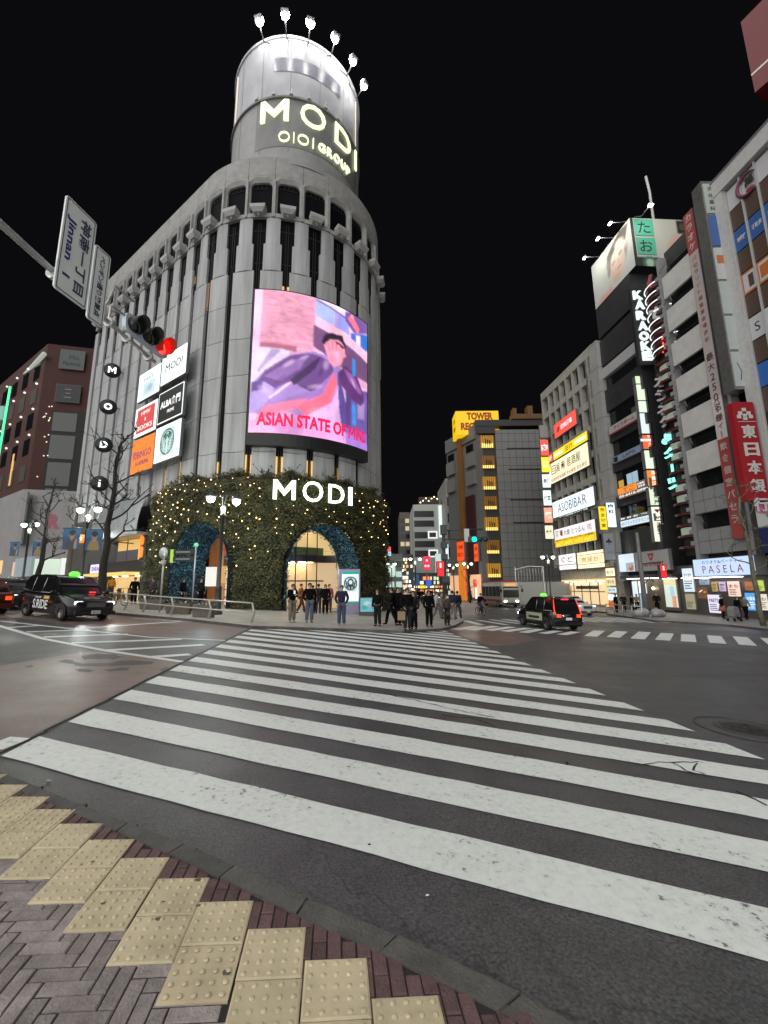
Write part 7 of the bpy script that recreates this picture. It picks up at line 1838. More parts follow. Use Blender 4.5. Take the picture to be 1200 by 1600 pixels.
# ---- far signals
mx = gnd(697, 962, .12)
t = thing('signal_mast', 'dark slender signal mast with two arms at the far plaza corner', 'mast', loc=mx)
pt = at_y(692, 822, mx.y).z - mx.z
m2 = MB(); m2.tube([(0, 0, 0), (0, 0, pt)], [.16, .11], 10); m2.build('pole', M_post, t)
for py, ln in ((829, 2.9), (843, 2.7)):
    z = at_y(700, py, mx.y).z - mx.z; m2 = MB(); m2.tube([(0, 0, z), (ln, 0, z + .08)], .05, 6); m2.build('arm', M_post, t)
for py, s_ in ((828, .35), (852, .22), (870, .2), (905, .22)): z = at_y(694, py, mx.y).z - mx.z; m2 = MB(); m2.box(-.2, .25, -.18, .18, z - s_, z + s_); m2.build('control_box', M_post, t)
m2 = MB(); z = at_y(729, 836, mx.y).z - mx.z; xo = at_y(729, 838, mx.y).x - mx.x; m2.box(xo - .18, xo + .18, -.1, -.05, z - .5, z + .45); m2.build('white_plate', mat('plate_white', (.52, .54, .53)), t)
gp_ = at_y(740.5, 843, mx.y)
t = thing('traffic_signal', 'horizontal traffic signal on the far mast showing green', 'traffic light', loc=(gp_.x + .3, mx.y - .15, gp_.z))
m2 = MB(); m2.bevbox(-.75, .75, 0, .12, -.22, .22, .1); m2.build('housing', M_post, t)
for k, s in enumerate((-.3, .12, .5)): m2 = MB(); m2.lathe([(.001, .05), (.1, .04), (.18, .0), (.001, -.01)], 14, 0, T3(s, 0, 0) @ Matrix.Rotation(rad(90), 4, 'X')); m2.build('lens', glow('lens_green', (.0, 1, .5), 3.0) if k == 0 else mat('lens_off', (.02, .035, .03)), t)
def ped_signal(label, px, py, Y, h=.9):
    p = at_y(px, py, Y)
    t = thing('pedestrian_signal', label, 'traffic light', loc=p, group='pedestrian signals showing red')
    m2 = MB(); m2.box(-.28, .28, 0, .3, -h / 2 - .05, h / 2 + .05); m2.build('housing', M_post, t)
    m2 = MB(); m2.box(-.22, .22, -.02, 0, .02, h / 2); m2.build('lens', glow('ped_red', (1, .02, .02), 1.6), t)
    m2 = MB(); m2.ball((0, -.03, h * .36), .06, 6); m2.box(-.05, .05, -.04, -.02, h * .1, h * .3); m2.build('figure', glow('ped_white', (1, .6, .6), 2.5), t)
    m2 = MB(); m2.box(-.22, .22, -.02, 0, -h / 2, -.02); m2.build('countdown', glow('ped_dim', (1, .02, .03), .8), t)
ped_signal('red pedestrian signal on the dark mast at the far plaza corner', 688.5, 889, mx.y - .2, 1.0)
rpx = gnd(1010, 963, .12)
t = thing('utility_pole', 'grey pole with a bracket arm at the right pavement edge', 'pole', loc=rpx)
zt = at_y(998, 832, rpx.y).z - rpx.z
m2 = MB(); m2.tube([(0, 0, 0), (0, 0, zt * .45), (0, 0, zt)], [.22, .17, .12], 10); m2.build('pole', mat('pole_grey', (.16, .17, .17), .5, var=.2), t)
za = at_y(1025, 881, rpx.y).z - rpx.z; m2 = MB(); m2.tube([(0, -.1, za), (1.6, -.1, za + .1)], .05, 6); m2.build('arm', M_post, t)
m2 = MB(); m2.tube([(.1, -.15, 2.6), (.5, -.2, 3.0), (.8, -.2, 2.7)], .04, 6); m2.build('hook', M_post, t)
ped_signal('red pedestrian signal hanging from the grey pole on the right pavement', 1037, 893, rpx.y - .3, 1.0)

# ---- pipe guard rail, planters, poles, kerbside sign
rail_px = [(150, 950), (194, 953.5), (223, 956.5), (266, 961.5), (325, 967), (393, 973)]
rp_ = [gnd(x, y, .12) for x, y in rail_px]
gr = thing('guard_rail', 'silver pipe guard rail with slanting posts along the plaza kerb', 'guard rail', loc=rp_[0])
mo = Matrix.Translation(-gr.location)
M_pipe = mat('pipe_silver', (.48, .48, .46), .3, .7)
for p in rp_: m2 = MB(); m2.tube([p, p + Vector((.06, .12, .4)), p + Vector((0, 0, .82))], [.05, .045, .04], 8); m2.build('post', M_pipe, gr, None, mo)
for h in (.82, .42): m2 = MB(); m2.tube([p + Vector((0.02, .05 if h < .5 else 0, h)) for p in rp_], .032, 8); m2.build('rail', M_pipe, gr, None, mo)
p0 = gnd(948, 960, .12); p1 = gnd(1004, 966, .12)
gr = thing('guard_rail', 'low pipe guard rail on the right pavement in front of the fish shop', 'guard rail', loc=p0)
mo = Matrix.Translation(-gr.location)
for k in range(5): p = p0.lerp(p1, k / 4); m2 = MB(); m2.tube([p, p + Vector((0, 0, .85))], .045, 8); m2.build('post', M_pipe, gr, None, mo)
for h in (.85, .45): m2 = MB(); m2.tube([p0 + Vector((0, 0, h)), p1 + Vector((0, 0, h))], .035, 8); m2.build('rail', M_pipe, gr, None, mo)
M_plant = mat('planter_stone', (.16, .135, .11), .8, var=.25, scale=5)
for i, (xa, xb, y, lab) in enumerate(((212, 246, 952, 'stone planter behind the left end of the guard rail'), (252, 291, 959, 'stone planter beside the parked bicycle'), (294, 327, 964, 'stone planter at the foot of the street lamp'))):
    a, b = gnd(xa, y, .12), gnd(xb, y + 1.5, .12); b.z = a.z = min(a.z, b.z)
    c = (a + b) / 2 + Vector((.1, .3, 0)); d_ = (b - a); d_.z = 0; w = d_.length
    t = thing('planter', lab, 'planter', frame(c, d_), 'stone planters along the guard rail')
    m2 = MB(); h = .55; v = [(-w * .44, -.22, 0), (w * .44, -.22, 0), (w * .44, .22, 0), (-w * .44, .22, 0), (-w / 2, -.28, h), (w / 2, -.28, h), (w / 2, .28, h), (-w / 2, .28, h)]
    m2.add(v, [(0, 3, 2, 1), (4, 5, 6, 7), (0, 1, 5, 4), (1, 2, 6, 5), (2, 3, 7, 6), (3, 0, 4, 7)]); m2.build('tub', M_plant, t)
    m2 = MB()
    for _ in range(170): leaf(m2, (rw(-w * .46, w * .46), rw(-.22, .22), h + abs(random.gauss(.02, .1))), (random.gauss(0, .5), random.gauss(0, .5), 1), .11, random.choice((0, 1, 2, 3)), -.2)
    m2.build('plants', ML[:3] + [leaf_mat('pale_flower', (.4, .42, .38))], t)
def sign_pole(label, px0, py0, px1, py1, kind):
    b = gnd(px1, py1, .12); z = at_y(px0, py0, b.y).z - b.z
    t = thing('sign_post', label, 'sign post', loc=b)
    m2 = MB(); m2.tube([(0, 0, 0), (0, 0, z)], .045, 8); m2.build('pole', M_galv if kind == 0 else mat('pole_pale', (.3, .33, .38), .4), t)
    if kind == 0:
        m2 = MB(); m2.lathe([(.001, -.02), (.30, -.02), (.30, .02), (.001, .02)], 20, 0, T3(.0, -.07, z - .25) @ Matrix.Rotation(rad(78), 4, 'Z') @ Matrix.Rotation(rad(90), 4, 'X')); m2.build('disc', mat('sign_back', (.42, .43, .44), .4), t); m2 = MB(); m2.box(-.08, .08, -.1, .1, z - .8, z - .6); m2.build('clamp', M_galv, t)
    else:
        for zz, hh in ((z - .35, .26), (z - .75, .26)): m2 = MB(); m2.box(-1.25, -.05, -.06, .02, zz - hh / 2, zz + hh / 2); m2.build('direction_board', M_black, t)
        m2 = MB(); m2.box(-1.42, -1.26, -.07, .02, z - .95, z - .2); m2.build('green_edge', glow('edge_green', (.5, .8, .1), .6), t)
        m2 = MB(); m2.ball((0, 0, z + .05), .14, 8); m2.build('green_lamp', glow('lamp_green', (.2, .7, .35), .7), t)
        for zz in (z - .35, z - .75): m2 = MB(); m2.box(-1.1, -.3, -.07, -.06, zz - .03, zz + .03); m2.build('text_line', mat('dim_white', (.25, .24, .23)), t)
sign_pole('plain steel post with a round sign seen edge on beside the bicycle', 253.5, 857, 249, 957, 0)
sign_pole('pale post with black direction boards and a green lamp by the left arch', 303, 853, 299.5, 953, 1)
# lit advertising panel with emblem and small screen board
p = gnd(549, 959, .12); z1 = at_y(549, 889, p.y).z - p.z; wpx = (at_y(561.5, 930, p.y).x - at_y(528, 930, p.y).x)
t = thing('advert_panel', 'tall lit white and teal advert panel with a round emblem beside the right arch', 'advert panel', frame(p + Vector((-.12, 0, 0)), (1, .25)))
m2 = MB(); m2.box(-wpx / 2, wpx / 2, 0, .5, 0, z1); m2.build('housing', mat('panel_lilac', (.34, .32, .46), .4), t)
m2 = MB(); m2.box(-wpx * .36, wpx * .42, -.03, 0, z1 * .24, z1 * .94); m2.build('face', M_wl2, t)
m2 = MB(); m2.box(-wpx * .36, wpx * .42, -.04, -.03, z1 * .24, z1 * .275); m2.box(-wpx * .36, wpx * .42, -.04, -.03, z1 * .88, z1 * .94); m2.build('teal_band', glow('teal_lit', (.0, .42, .36), .8), t)
pc = Pic(40, 40, lin(226, 252, 250)); gk = lin(20, 40, 50); pc.ell(.5, .5, .46, .46, gk); pc.ell(.5, .5, .38, .38, wh); pc.ell(.5, .45, .22, .3, gk); pc.ell(.5, .42, .12, .15, wh)
for k in (-1, 1): pc.ell(.5 + k * .28, .55, .05, .26, gk, k * .2); pc.ell(.5 + k * .16, .66, .04, .22, gk)
pc.ell(.5, .75, .07, .2, gk); pc.build('emblem', lambda u, w: (-.42 + .95 * u, -.035, z1 * .84 - .95 * w), pic_mat('emblem_glow', .9), t)
add_letters(t, I4, [('SEASONAL', .04, z1 * .5, .09, .7)], M_ink, .006, -.035)
p = gnd(574, 962.5, .12); z1 = at_y(574, 933, p.y).z - p.z
t = thing('screen_board', 'small standing screen board showing pale blue pictures beside the advert panel', 'sign board', frame(p, (1, .1)))
m2 = MB(); m2.box(-.5, .5, 0, .25, 0, z1); m2.build('frame', mat('board_frame', (.09, .08, .075), .5), t)
pc = Pic(20, 24, lin(120, 210, 220)); pc.ell(.5, .4, .3, .2, lin(220, 245, 245), 0, .9, .6); pc.ell(.6, .5, .1, .1, lin(230, 180, 200)); pc.ell(.3, .7, .2, .15, lin(70, 180, 200)); pc.build('screen', lambda u, w: (-.42 + .84 * u, -.01, z1 - .06 - (z1 * .72) * w), pic_mat('pic_glow', .7), t)

# ---- manhole and ring patch on the right, litter
p = gnd(1168, 1140)
t = thing('manhole_cover', 'round cast iron manhole cover in the asphalt on the right', 'manhole cover', loc=(p.x, p.y, G(p.x) + .002))
m2 = MB(); m2.lathe([(.001, 0), (.33, 0), (.33, .008), (.30, .01), (.001, .01)], 28)
for k in range(40): a = random.uniform(0, 6.28); r = random.uniform(.05, .28); m2.box(r * math.cos(a) - .02, r * math.cos(a) + .02, r * math.sin(a) - .012, r * math.sin(a) + .012, .01, .014)
m2.build('cover', mat('cast_iron', (.045, .042, .04), .45, .6, var=.3, scale=20, bump=.6), t); tag(t, kind=None)
m2 = MB(); m2.lathe([(.36, .0), (.42, 0), (.42, .006), (.36, .006)], 28); m2.build('rim', mat('rim_iron', (.07, .068, .066), .5, .4), t)
t.rotation_euler = (0, math.atan(.055), 0)
mb = MB()
for k in range(26):
    a0, a1 = .35 + k * .2, .35 + (k + 1) * .2
    if 9 < k < 11: continue
    c0 = Vector((p.x - .05, p.y)); strip(mb, c0 + Vector((math.cos(a0), math.sin(a0))) * .62, c0 + Vector((math.cos(a1), math.sin(a1))) * .62, random.uniform(.02, .05), .007)
struct(mb.build('road_seam', MATS['bitumen']))
for i, (px, py, lab) in enumerate(((76, 1222, 'scrap of white paper by the left end of the kerb'), (577, 1322, 'dark pebble on the widest white stripe'), (668, 1402, 'white crumb on the dark asphalt beside the kerb'), (1015, 1472, 'grey chip on the near white stripe at the right'))):
    q = gnd(px, py); m2 = MB(); m2.ball((0, 0, .012), .022 if i == 0 else .011, 6, 0, (1.2, .7, .4)); o = m2.build('litter_scrap', [mat('scrap', (.3, .3, .29)), M_ink, M_white, mat('chip_grey', (.07, .07, .07))][i]); o.location = q; tag(o, lab, 'litter')
# rubbish bags at the foot of the right pole
for k, (dx, dy, s, lab) in enumerate(((-.9, -.1, .42, 'leftmost of the pale rubbish bags at the pole'), (-.3, .3, .5, 'tallest pale rubbish bag at the pole'), (.5, -.1, .46, 'pale rubbish bag right of the tallest one'), (1.1, .2, .36, 'small rubbish bag at the right end of the heap'))):
    m2 = MB(); m2.ball((0, 0, s * .62), s, 12, 0, (1, .9, .75)); m2.lathe([(.05, s * 1.3), (.09, s * 1.5), (.001, s * 1.5)], 8)
    for i, v in enumerate(m2.v): m2.v[i] = (v[0] * (1 + .14 * math.sin(7 * v[2] + 5 * v[1] + k)), v[1] * (1 + .14 * math.sin(9 * v[0] + k)), v[2])
    o = m2.build('rubbish_bag', mat('bag_pale', (.32, .32, .33), .3, var=.2, scale=6)); o.location = rpx + Vector((dx, dy - .4, 0)); tag(o, lab, 'rubbish bag', 'rubbish bags at the pole')

# ================================================================== TREES
def bare_tree(label, base, height, seed, m_bark, lean=(0, 0), spread=1.0, group='bare pollarded street trees', n_lim=9, r0=.2):
    rr = random.Random(seed)
    t = thing('bare_tree', label, 'tree', loc=base, group=group)
    tr = MB(); cr = MB()
    pts = []; n = 8
    for i in range(n + 1): f = i / n; pts.append(Vector((lean[0] * f + rr.gauss(0, .04), lean[1] * f + rr.gauss(0, .04), height * f)))
    tr.tube(pts, [r0 * (1 - .7 * (i / n)) + .015 for i in range(n + 1)], 9); tr.build('trunk', m_bark, t)
    def limb(p, d, L, r, depth):
        q = [p]; dd = d.copy()
        k = 4
        for i in range(k): dd = (dd + Vector((rr.gauss(0, .22), rr.gauss(0, .22), rr.gauss(.06, .18)))).normalized(); q.append(q[-1] + dd * L / k)
        cr.tube(q, [r * (1 - .45 * i / k) for i in range(k + 1)], 6)
        cr.ball(q[-1], r * 1.15, 6)                                      # pollard knuckle
        if depth == 0:
            for _ in range(3):
                d3 = (dd + Vector((rr.gauss(0, .5), rr.gauss(0, .5), .4 + rr.gauss(0, .3)))).normalized(); cr.tube([q[-1], q[-1] + d3 * rr.uniform(.1, .3)], [r * .5, r * .25], 4)
            return
        for _ in range(2 if depth > 1 else rr.choice((2, 3))):
            b = q[rr.choice((2, 3, 4))]
            nd_ = (dd + Vector((rr.gauss(0, .75), rr.gauss(0, .75), rr.gauss(.1, .35)))).normalized()
            limb(b, nd_, L * rr.uniform(.5, .75), r * .62, depth - 1)
    for i in range(n_lim):
        f = .38 + .6 * i / (n_lim - 1); a = i * 2.4 + rr.gauss(0, .3)
        p = pts[min(int(f * n), n - 1)].lerp(pts[min(int(f * n) + 1, n)], f * n - int(f * n))
        d = Vector((math.cos(a), math.sin(a), .35 + .5 * f)).normalized()
        limb(p, d, spread * rr.uniform(.9, 1.5) * (1.15 - .5 * f), r0 * .36 * (1.2 - .6 * f), 2)
    limb(pts[-1], Vector((0, 0, 1)), spread * .9, r0 * .34, 2)
    cr.build('branches', m_bark, t)
M_bark = mat('dark_bark', (.022, .018, .015), .85, var=.3, scale=8, bump=.6)
M_bark2 = mat('mottled_bark', (.13, .125, .085), .8, var=.55, scale=6, bump=.4)
bt = at_y(157, 930, 25.5); tt = at_y(178, 690, 25.5)
bare_tree('tallest bare pollarded tree, in front of the store flank', ground(bt.x, 25.5), tt.z - G(bt.x) - .8, 11, M_bark, (.1, 0), 1.35, n_lim=13, r0=.23)
bt = at_y(57, 920, 27); bare_tree('slimmer bare tree left of the twin lamps', ground(bt.x, 27), at_y(72, 760, 27).z - G(bt.x) - 1, 5, M_bark, (.15, 0), 1.0, n_lim=11, r0=.17)
bt = at_y(103, 900, 33); bare_tree('small bare tree behind the blue portrait banners', ground(bt.x, 33), at_y(115, 780, 33).z - G(bt.x) - 1, 21, mat('grey_bark', (.12, .105, .09), .8, var=.3), (.3, 0), 1.0, n_lim=6, r0=.24)
bt = at_y(734, 920, 62); bare_tree('small bare tree in front of the record shop', ground(bt.x, 62), 5.4, 8, M_bark, (0, 0), 1.1, n_lim=7, r0=.14)
bt = at_y(1190, 960, 26.5); bare_tree('mottled bare tree at the right edge before the bank sign', ground(bt.x, 26.5), 8.0, 31, M_bark2, (-.2, 0), 1.25, n_lim=8, r0=.15)
# ================================================================== VEHICLES
M_tyre = mat('tyre', (.012, .012, .012), .8); M_rim = mat('rim', (.35, .35, .36), .3, .8); M_cglass = mat('car_glass', (.008, .009, .01), .05)
M_chrome = mat('chrome', (.55, .55, .55), .15, 1.0); M_trim = mat('black_trim', (.012, .012, .012), .5)
def car(label, cat, loc, heading, L, W, H, paint, wb, wr=.31, belt=.92, hood=.95, nose=.55, ws=(.92, .45), rear=(-1.75, -1.95), extras='', group=None, name='parked_car', on=True, brake=False, detail=True):
    """x forward, y left; ws: windscreen base and top x; rear: roof end x and tail base x"""
    t = thing(name, label, cat, None, group, loc, math.atan2(heading[1], heading[0]))
    xf, xr = L / 2, -L / 2; hw = W / 2
    slope = -math.atan(0.055 * heading[0] / 1.0) if abs(loc[0]) < 14 else 0
    st = [(xf, hw * .70, .30, nose + .06), (xf - .06, hw * .86, .24, nose + .16), (xf - .28, hw * .95, .2, hood - .14), (xf - .6, hw * .98, .2, hood - .06), (ws[0], hw, .2, hood + .02), (ws[0] - .6, hw, .2, belt), (0, hw, .2, belt), (rear[1] + .5, hw, .2, belt + .02), (rear[1], hw * .985, .22, belt + .03), (xr + .12, hw * .95, .26, belt + .02), (xr, hw * .82, .34, belt - .1)]
    m2 = MB(); vs = []; fs = []
    for x, w, zb, zt in st:
        zm = zb + (zt - zb) * .45
        half = [(w * .90, zb), (w * .985, zb + .09), (w * .985, zb + .18), (w, zm), (w * .985, zt - .1), (w * .95, zt - .03), (w * .86, zt)]
        sec = [(x, -y, z) for y, z in half] + [(x, 0, zt + .015)] + [(x, y, z) for y, z in half[::-1]]
        vs += sec
    m = 15
    for i in range(len(st) - 1):
        for k in range(m): fs.append((i * m + k, i * m + (k + 1) % m, (i + 1) * m + (k + 1) % m, (i + 1) * m + k))
    fs += [tuple(range(m - 1, -1, -1)), tuple((len(st) - 1) * m + k for k in range(m))]
    m2.add(vs, fs, 0, True)
    # greenhouse: sills to roof
    zr = H; tw = hw * .80; bw_ = hw * .955
    def GH(x0, x1): pass
    prof = [(ws[0], belt + .02, bw_), (ws[0] + (ws[1] - ws[0]) * .5, belt + (zr - belt) * .52, (bw_ + tw) / 2 * 1.01), (ws[1], zr - .06, tw), (ws[1] - .25, zr, tw * .97), ((ws[1] + rear[0]) / 2, zr + .02, tw * .98), (rear[0] + .2, zr - .01, tw * .96), (rear[0], zr - .09, tw * .97), ((rear[0] + rear[1]) / 2 - .02, belt + (zr - belt) * .5, (bw_ + tw) / 2), (rear[1], belt + .02, bw_ * .97)]
    # side skins between belt line and the profile
    n = len(prof)
    vs = []; fs = []
    for sgn in (-1, 1):
        o = len(vs)
        for x, z, w in prof: vs.append((x, sgn * w, z))
    for i in range(n - 1): fs.append((i, i + 1, n + i + 1, n + i))
    fs.append(tuple(range(n - 1, -1, -1))); fs.append(tuple(range(n, 2 * n)))
    m2.add(vs, fs, 0, False)
    m2.build('body', paint, t)
    # glass
    def side_pt(x, f, sgn):
        w = bw_ + (tw - bw_) * f; return (x, sgn * (w + .012), belt + .05 + (zr - .12 - belt) * f)
    def xfront(f): return ws[0] + (ws[1] - ws[0]) * f
    def xrear(f): return rear[1] + (rear[0] - rear[1]) * f
    cuts = [None, .02, .52, None] if rear[0] > -1.3 else [None, .0, .48, None]
    for sgn in (-1, 1):
        xm1 = ws[1] - .75; xm2 = xm1 - .85
        segs = [(lambda f: xfront(f) - .16, lambda f: xm1 + .04), (lambda f: xm1 - .04, lambda f: xm2 + .04), (lambda f: xm2 - .04, lambda f: xrear(f) + .16)]
        for a, b in segs:
            if a(.5) - b(.5) < .25: continue
            m2 = MB(); m2.add([side_pt(a(0), .03, sgn), side_pt(b(0), .03, sgn), side_pt(b(1), .93, sgn), side_pt(a(1), .93, sgn)], [(0, 1, 2, 3) if sgn < 0 else (3, 2, 1, 0)]); m2.build('side_window', M_cglass, t)
    def end_glass(x0, z0, w0, x1, z1, w1, sg, nm):
        d_ = Vector((z1 - z0, 0, x0 - x1)).normalized() * .012 * (1 if sg > 0 else -1)
        if sg < 0: d_ = Vector((-(z1 - z0), 0, -(x0 - x1) * -1)).normalized() * .012
        m2 = MB(); m2.add([(x0 + sg * .014, -w0, z0), (x0 + sg * .014, w0, z0), (x1 + sg * .02, w1, z1), (x1 + sg * .02, -w1, z1)], [(0, 1, 2, 3)]); m2.build(nm, M_cglass, t)
    xq = lambda pr, f: pr
    w5 = (bw_ + tw) / 2
    end_glass(ws[0] - .03, belt + .06, bw_ * .90, ws[1] + .03, zr - .08, tw * .92, 1, 'windscreen')
    end_glass(rear[1] + .03, belt + .1, bw_ * .86, rear[0] - .01, zr - .12, tw * .90, -1, 'rear_window')
    # wheels
    for sx_ in (1, -1):
        for sy in (-1, 1):
            m2 = MB(); Mw = T3(sx_ * wb / 2 + .02, sy * (hw - .1), wr) @ Matrix.Rotation(rad(90), 4, 'X')
            wo = thing_part('wheel', t, Mw)
            m2.lathe([(.19, -.1), (wr - .02, -.1), (wr, -.07), (wr, .07), (wr - .02, .1), (.19, .1)], 22, 0, caps=False); m2.build('tyre', M_tyre, wo)
            m3 = MB(); s_ = -sy
            m3.lathe([(.001, .05 * s_), (.05, .09 * s_), (.20, .075 * s_), (.21, .1 * s_), (.2, .02 * s_)], 20)
            for k in range(10): a = 2 * PI * k / 10; m3.add([(.07 * math.cos(a - .12), .07 * math.sin(a - .12), .094 * s_), (.185 * math.cos(a - .07), .185 * math.sin(a - .07), .088 * s_), (.185 * math.cos(a + .07), .185 * math.sin(a + .07), .088 * s_), (.07 * math.cos(a + .12), .07 * math.sin(a + .12), .094 * s_)], [(0, 1, 2, 3), (3, 2, 1, 0)], 1)
            m3.build('rim', [M_rim, M_chrome], wo)
            m4 = MB(); vs = []; fs = []; nn = 16
            for i in range(nn + 1):
                a = -.25 + (PI + .5) * i / nn; vs += [(sx_ * wb / 2 + .02 + (wr + .015) * math.cos(a), sy * (hw + .002), wr + (wr + .015) * math.sin(a)), (sx_ * wb / 2 + .02 + (wr + .075) * math.cos(a), sy * (hw + .004), wr + (wr + .075) * math.sin(a)), (sx_ * wb / 2 + .02 + .1 * math.cos(a), sy * (hw - .03), wr + .1 * math.sin(a))]
            for i in range(nn): fs += [(3 * i, 3 * i + 1, 3 * i + 4, 3 * i + 3), (3 * i, 3 * i + 3, 3 * i + 5, 3 * i + 2)]
            m4.add(vs, fs); m4.build('wheel_arch', M_trim, t)
    # lights, bumpers, plates, mirrors
    for sy in (-1, 1):
        m2 = MB(); y0 = sy * hw * .68; m2.bevbox(-.16, .16, 0, .05, -.075, .075, .05, 0, T3(xf - .075, y0, nose + .10) @ Matrix.Rotation(rad(90), 4, 'Z') @ Matrix.Rotation(rad(0), 4, 'X')); m2.build('headlight', (glow('headlight_on', (.93, .97, 1), 9) if on else M_chrome), t)
        m2 = MB(); z0 = belt - .28; m2.box(xr - .012, xr + .03, sy * hw * .66 - .12, sy * hw * .66 + .10, z0, z0 + .16)
        m2.build('tail_light', glow('tail_on', (1, .05, .01), 2.2) if brake else glow('tail_dim', (.8, .02, .02), .5), t)
        m2 = MB(); m2.tube([(ws[0] - .12, sy * hw, belt + .05), (ws[0] - .12, sy * (hw + .12), belt + .08)], .025, 5); m2.ball((ws[0] - .12, sy * (hw + .17), belt + .1), .11, 8, 0, (.5, 1, .75)); m2.build('mirror', paint, t)
    m2 = MB(); m2.box(xf - .03, xf + .035, -hw * .42, hw * .42, nose - .05, nose + .15); m2.build('grille', M_trim, t)
    m2 = MB()
    for k in range(4): m2.box(xf + .036, xf + .046, -hw * .40, hw * .40, nose - .03 + k * .045, nose - .012 + k * .045)
    m2.build('grille_bar', M_chrome, t)
    m2 = MB(); m2.box(xf - .05, xf + .06, -hw * .88, hw * .88, .28, .40); m2.build('front_bumper', M_trim, t)
    m2 = MB(); m2.box(xr - .05, xr + .08, -hw * .9, hw * .9, .32, .48); m2.build('rear_bumper', paint, t)
    m2 = MB(); m2.box(xf + .062, xf + .072, -.17, .17, .30, .43); m2.build('number_plate', M_white, t)
    m2 = MB(); m2.text('88-26', 0, 0, .07, .24, 0, .003); m2.build('plate_text', M_ink, t, None, T3(xf + .073, 0, .36) @ Matrix.Rotation(rad(90), 4, 'Z'))
    m2 = MB(); m2.box(xr - .022, xr - .01, -.17, .17, belt - .42, belt - .29); m2.build('number_plate', M_white, t)
    for sy in (-1, 1):
        for x in (ws[1] - .5, ws[1] - 1.35): m2 = MB(); m2.box(x - .1, x + .1, sy * (hw + .005) - .012, sy * (hw + .005) + .012, belt - .12, belt - .09); m2.build('door_handle', M_chrome, t)
    if detail:
        for sy in (-1, 1):
            for x in (ws[0] - .22, ws[1] - .72, ws[1] - 1.58): m2 = MB(); m2.box(x - .006, x + .006, sy * (hw + .003) - .003, sy * (hw + .003) + .003, .3, belt - .06); m2.build('door_seam', M_trim, t)
            m2 = MB(); m2.tube([side_pt(ws[0] - .1, .0, sy), side_pt(rear[1] + .1, .0, sy)], .012, 4); m2.build('belt_trim', M_chrome, t)
            for x in (ws[1] - .75, ws[1] - 1.6): m2 = MB(); m2.tube([side_pt(x, .02, sy), side_pt(x, .95, sy)], .014, 4); m2.build('window_pillar', M_chrome, t)
    t.rotation_euler = (0, 0, t.rotation_euler[2])
    # lie along the slope of the road
    hx, hy = math.cos(t.rotation_euler[2]), math.sin(t.rotation_euler[2])
    gx = (G(loc[0] + .5) - G(loc[0] - .5))
    nrm = Vector((-gx, 0, 1)).normalized(); fx = Vector((hx, hy, 0)); fx = (fx - nrm * fx.dot(nrm)).normalized(); fy = nrm.cross(fx)
    t.matrix_world = Matrix(((fx.x, fy.x, nrm.x, loc[0]), (fx.y, fy.y, nrm.y, loc[1]), (fx.z, fy.z, nrm.z, loc[2]), (0, 0, 0, 1)))
    return t
def thing_part(name, parent, M):
    o = D.objects.new(name, None); COL.objects.link(o); o.parent = parent; o.matrix_local = M; o.empty_display_size = .1
    return o
M_cblack = mat('car_black', (.010, .010, .011), .10, spec=.6); M_cwhite = mat('car_white', (.55, .55, .54), .2); M_cmaroon = mat('car_maroon', (.09, .018, .014), .15); M_cdark = mat('car_grey', (.03, .032, .036), .15)
TX = dict(L=4.4, W=1.7, H=1.72, wb=2.75, belt=.98, hood=1.02, nose=.60, ws=(1.12, .45), rear=(-1.85, -2.08))
h1 = Vector((.886, -.463)); c1 = (Vector((-12.6, 16.92)) + Vector((-15.07, 18.21))) / 2 + Vector((.463, .886)) * .75
taxi = car('black taxi with white S.RIDE lettering on its door and headlights on', 'taxi', (c1.x, c1.y, G(c1.x)), h1, paint=M_cblack, name='taxi', **TX)
def roof_lamp(t, m_):
    m2 = MB(); m2.lathe([(.001, 0), (.1, 0), (.16, .02), (.17, .1), (.1, .19), (.001, .2)], 12, 0, T3(.25, 0, 1.72) @ Matrix.Diagonal((.8, 1.3, 1, 1))); m2.build('roof_lamp', m_, t)
    m2 = MB(); m2.box(-1.1, -.2, -.5, .5, 1.735, 1.75); m2.build('roof_rail', M_trim, t)
for sy in (-.55, .55):
    l = D.lights.new('beam', 'SPOT'); l.energy = 90; l.spot_size = rad(70); l.spot_blend = .8; l.color = (.93, .97, 1); lo = D.objects.new('beam', l); COL.objects.link(lo); lo.parent = taxi; lo.matrix_local = T3(2.3, sy, .7) @ Matrix.Rotation(rad(-80), 4, 'Y')
roof_lamp(taxi, glow('taxi_green', (.16, 1.0, .08), 1.5))
hw = .85
m2 = MB(); m2.text('S.RIDE', 0, 0, .36, 1.15, 0, .004, 0, .02); m2.build('door_lettering', mat('letter_bright', (.75, .75, .75), .4), taxi, None, T3(-.22, -hw - .006, .56))
m2 = MB(); m2.text('TAXI APP', 0, 0, .07, .5, 0, .004, 0, .02); m2.build('door_lettering', mat('letter_bright', (.75, .75, .75)), taxi, None, T3(-.45, -hw - .006, .82))
m2 = MB(); m2.box(.0, .42, -hw - .010, -hw - .004, .78, .90); m2.build('yellow_label', mat('label_yellow', (.65, .5, .12), .4), taxi)
m2 = MB(); m2.box(.62, .72, -.35, -.1, 1.0, 1.09); m2.build('dash_lamp', glow('dash_red', (1, .03, .03), 2.5), taxi, None, T3(.36, .62, .02))
h2 = Vector((-.15, .99)); c2 = Vector((8.73, 23.64)) + h2 * 1.32 + Vector((.77, .03))
taxi2 = car('black taxi seen from behind with brake lights glowing, crossing the junction', 'taxi', (c2.x, c2.y, G(c2.x)), h2, paint=M_cblack, name='taxi', brake=True, **TX)
roof_lamp(taxi2, glow('taxi_green', (.16, 1.0, .08)))
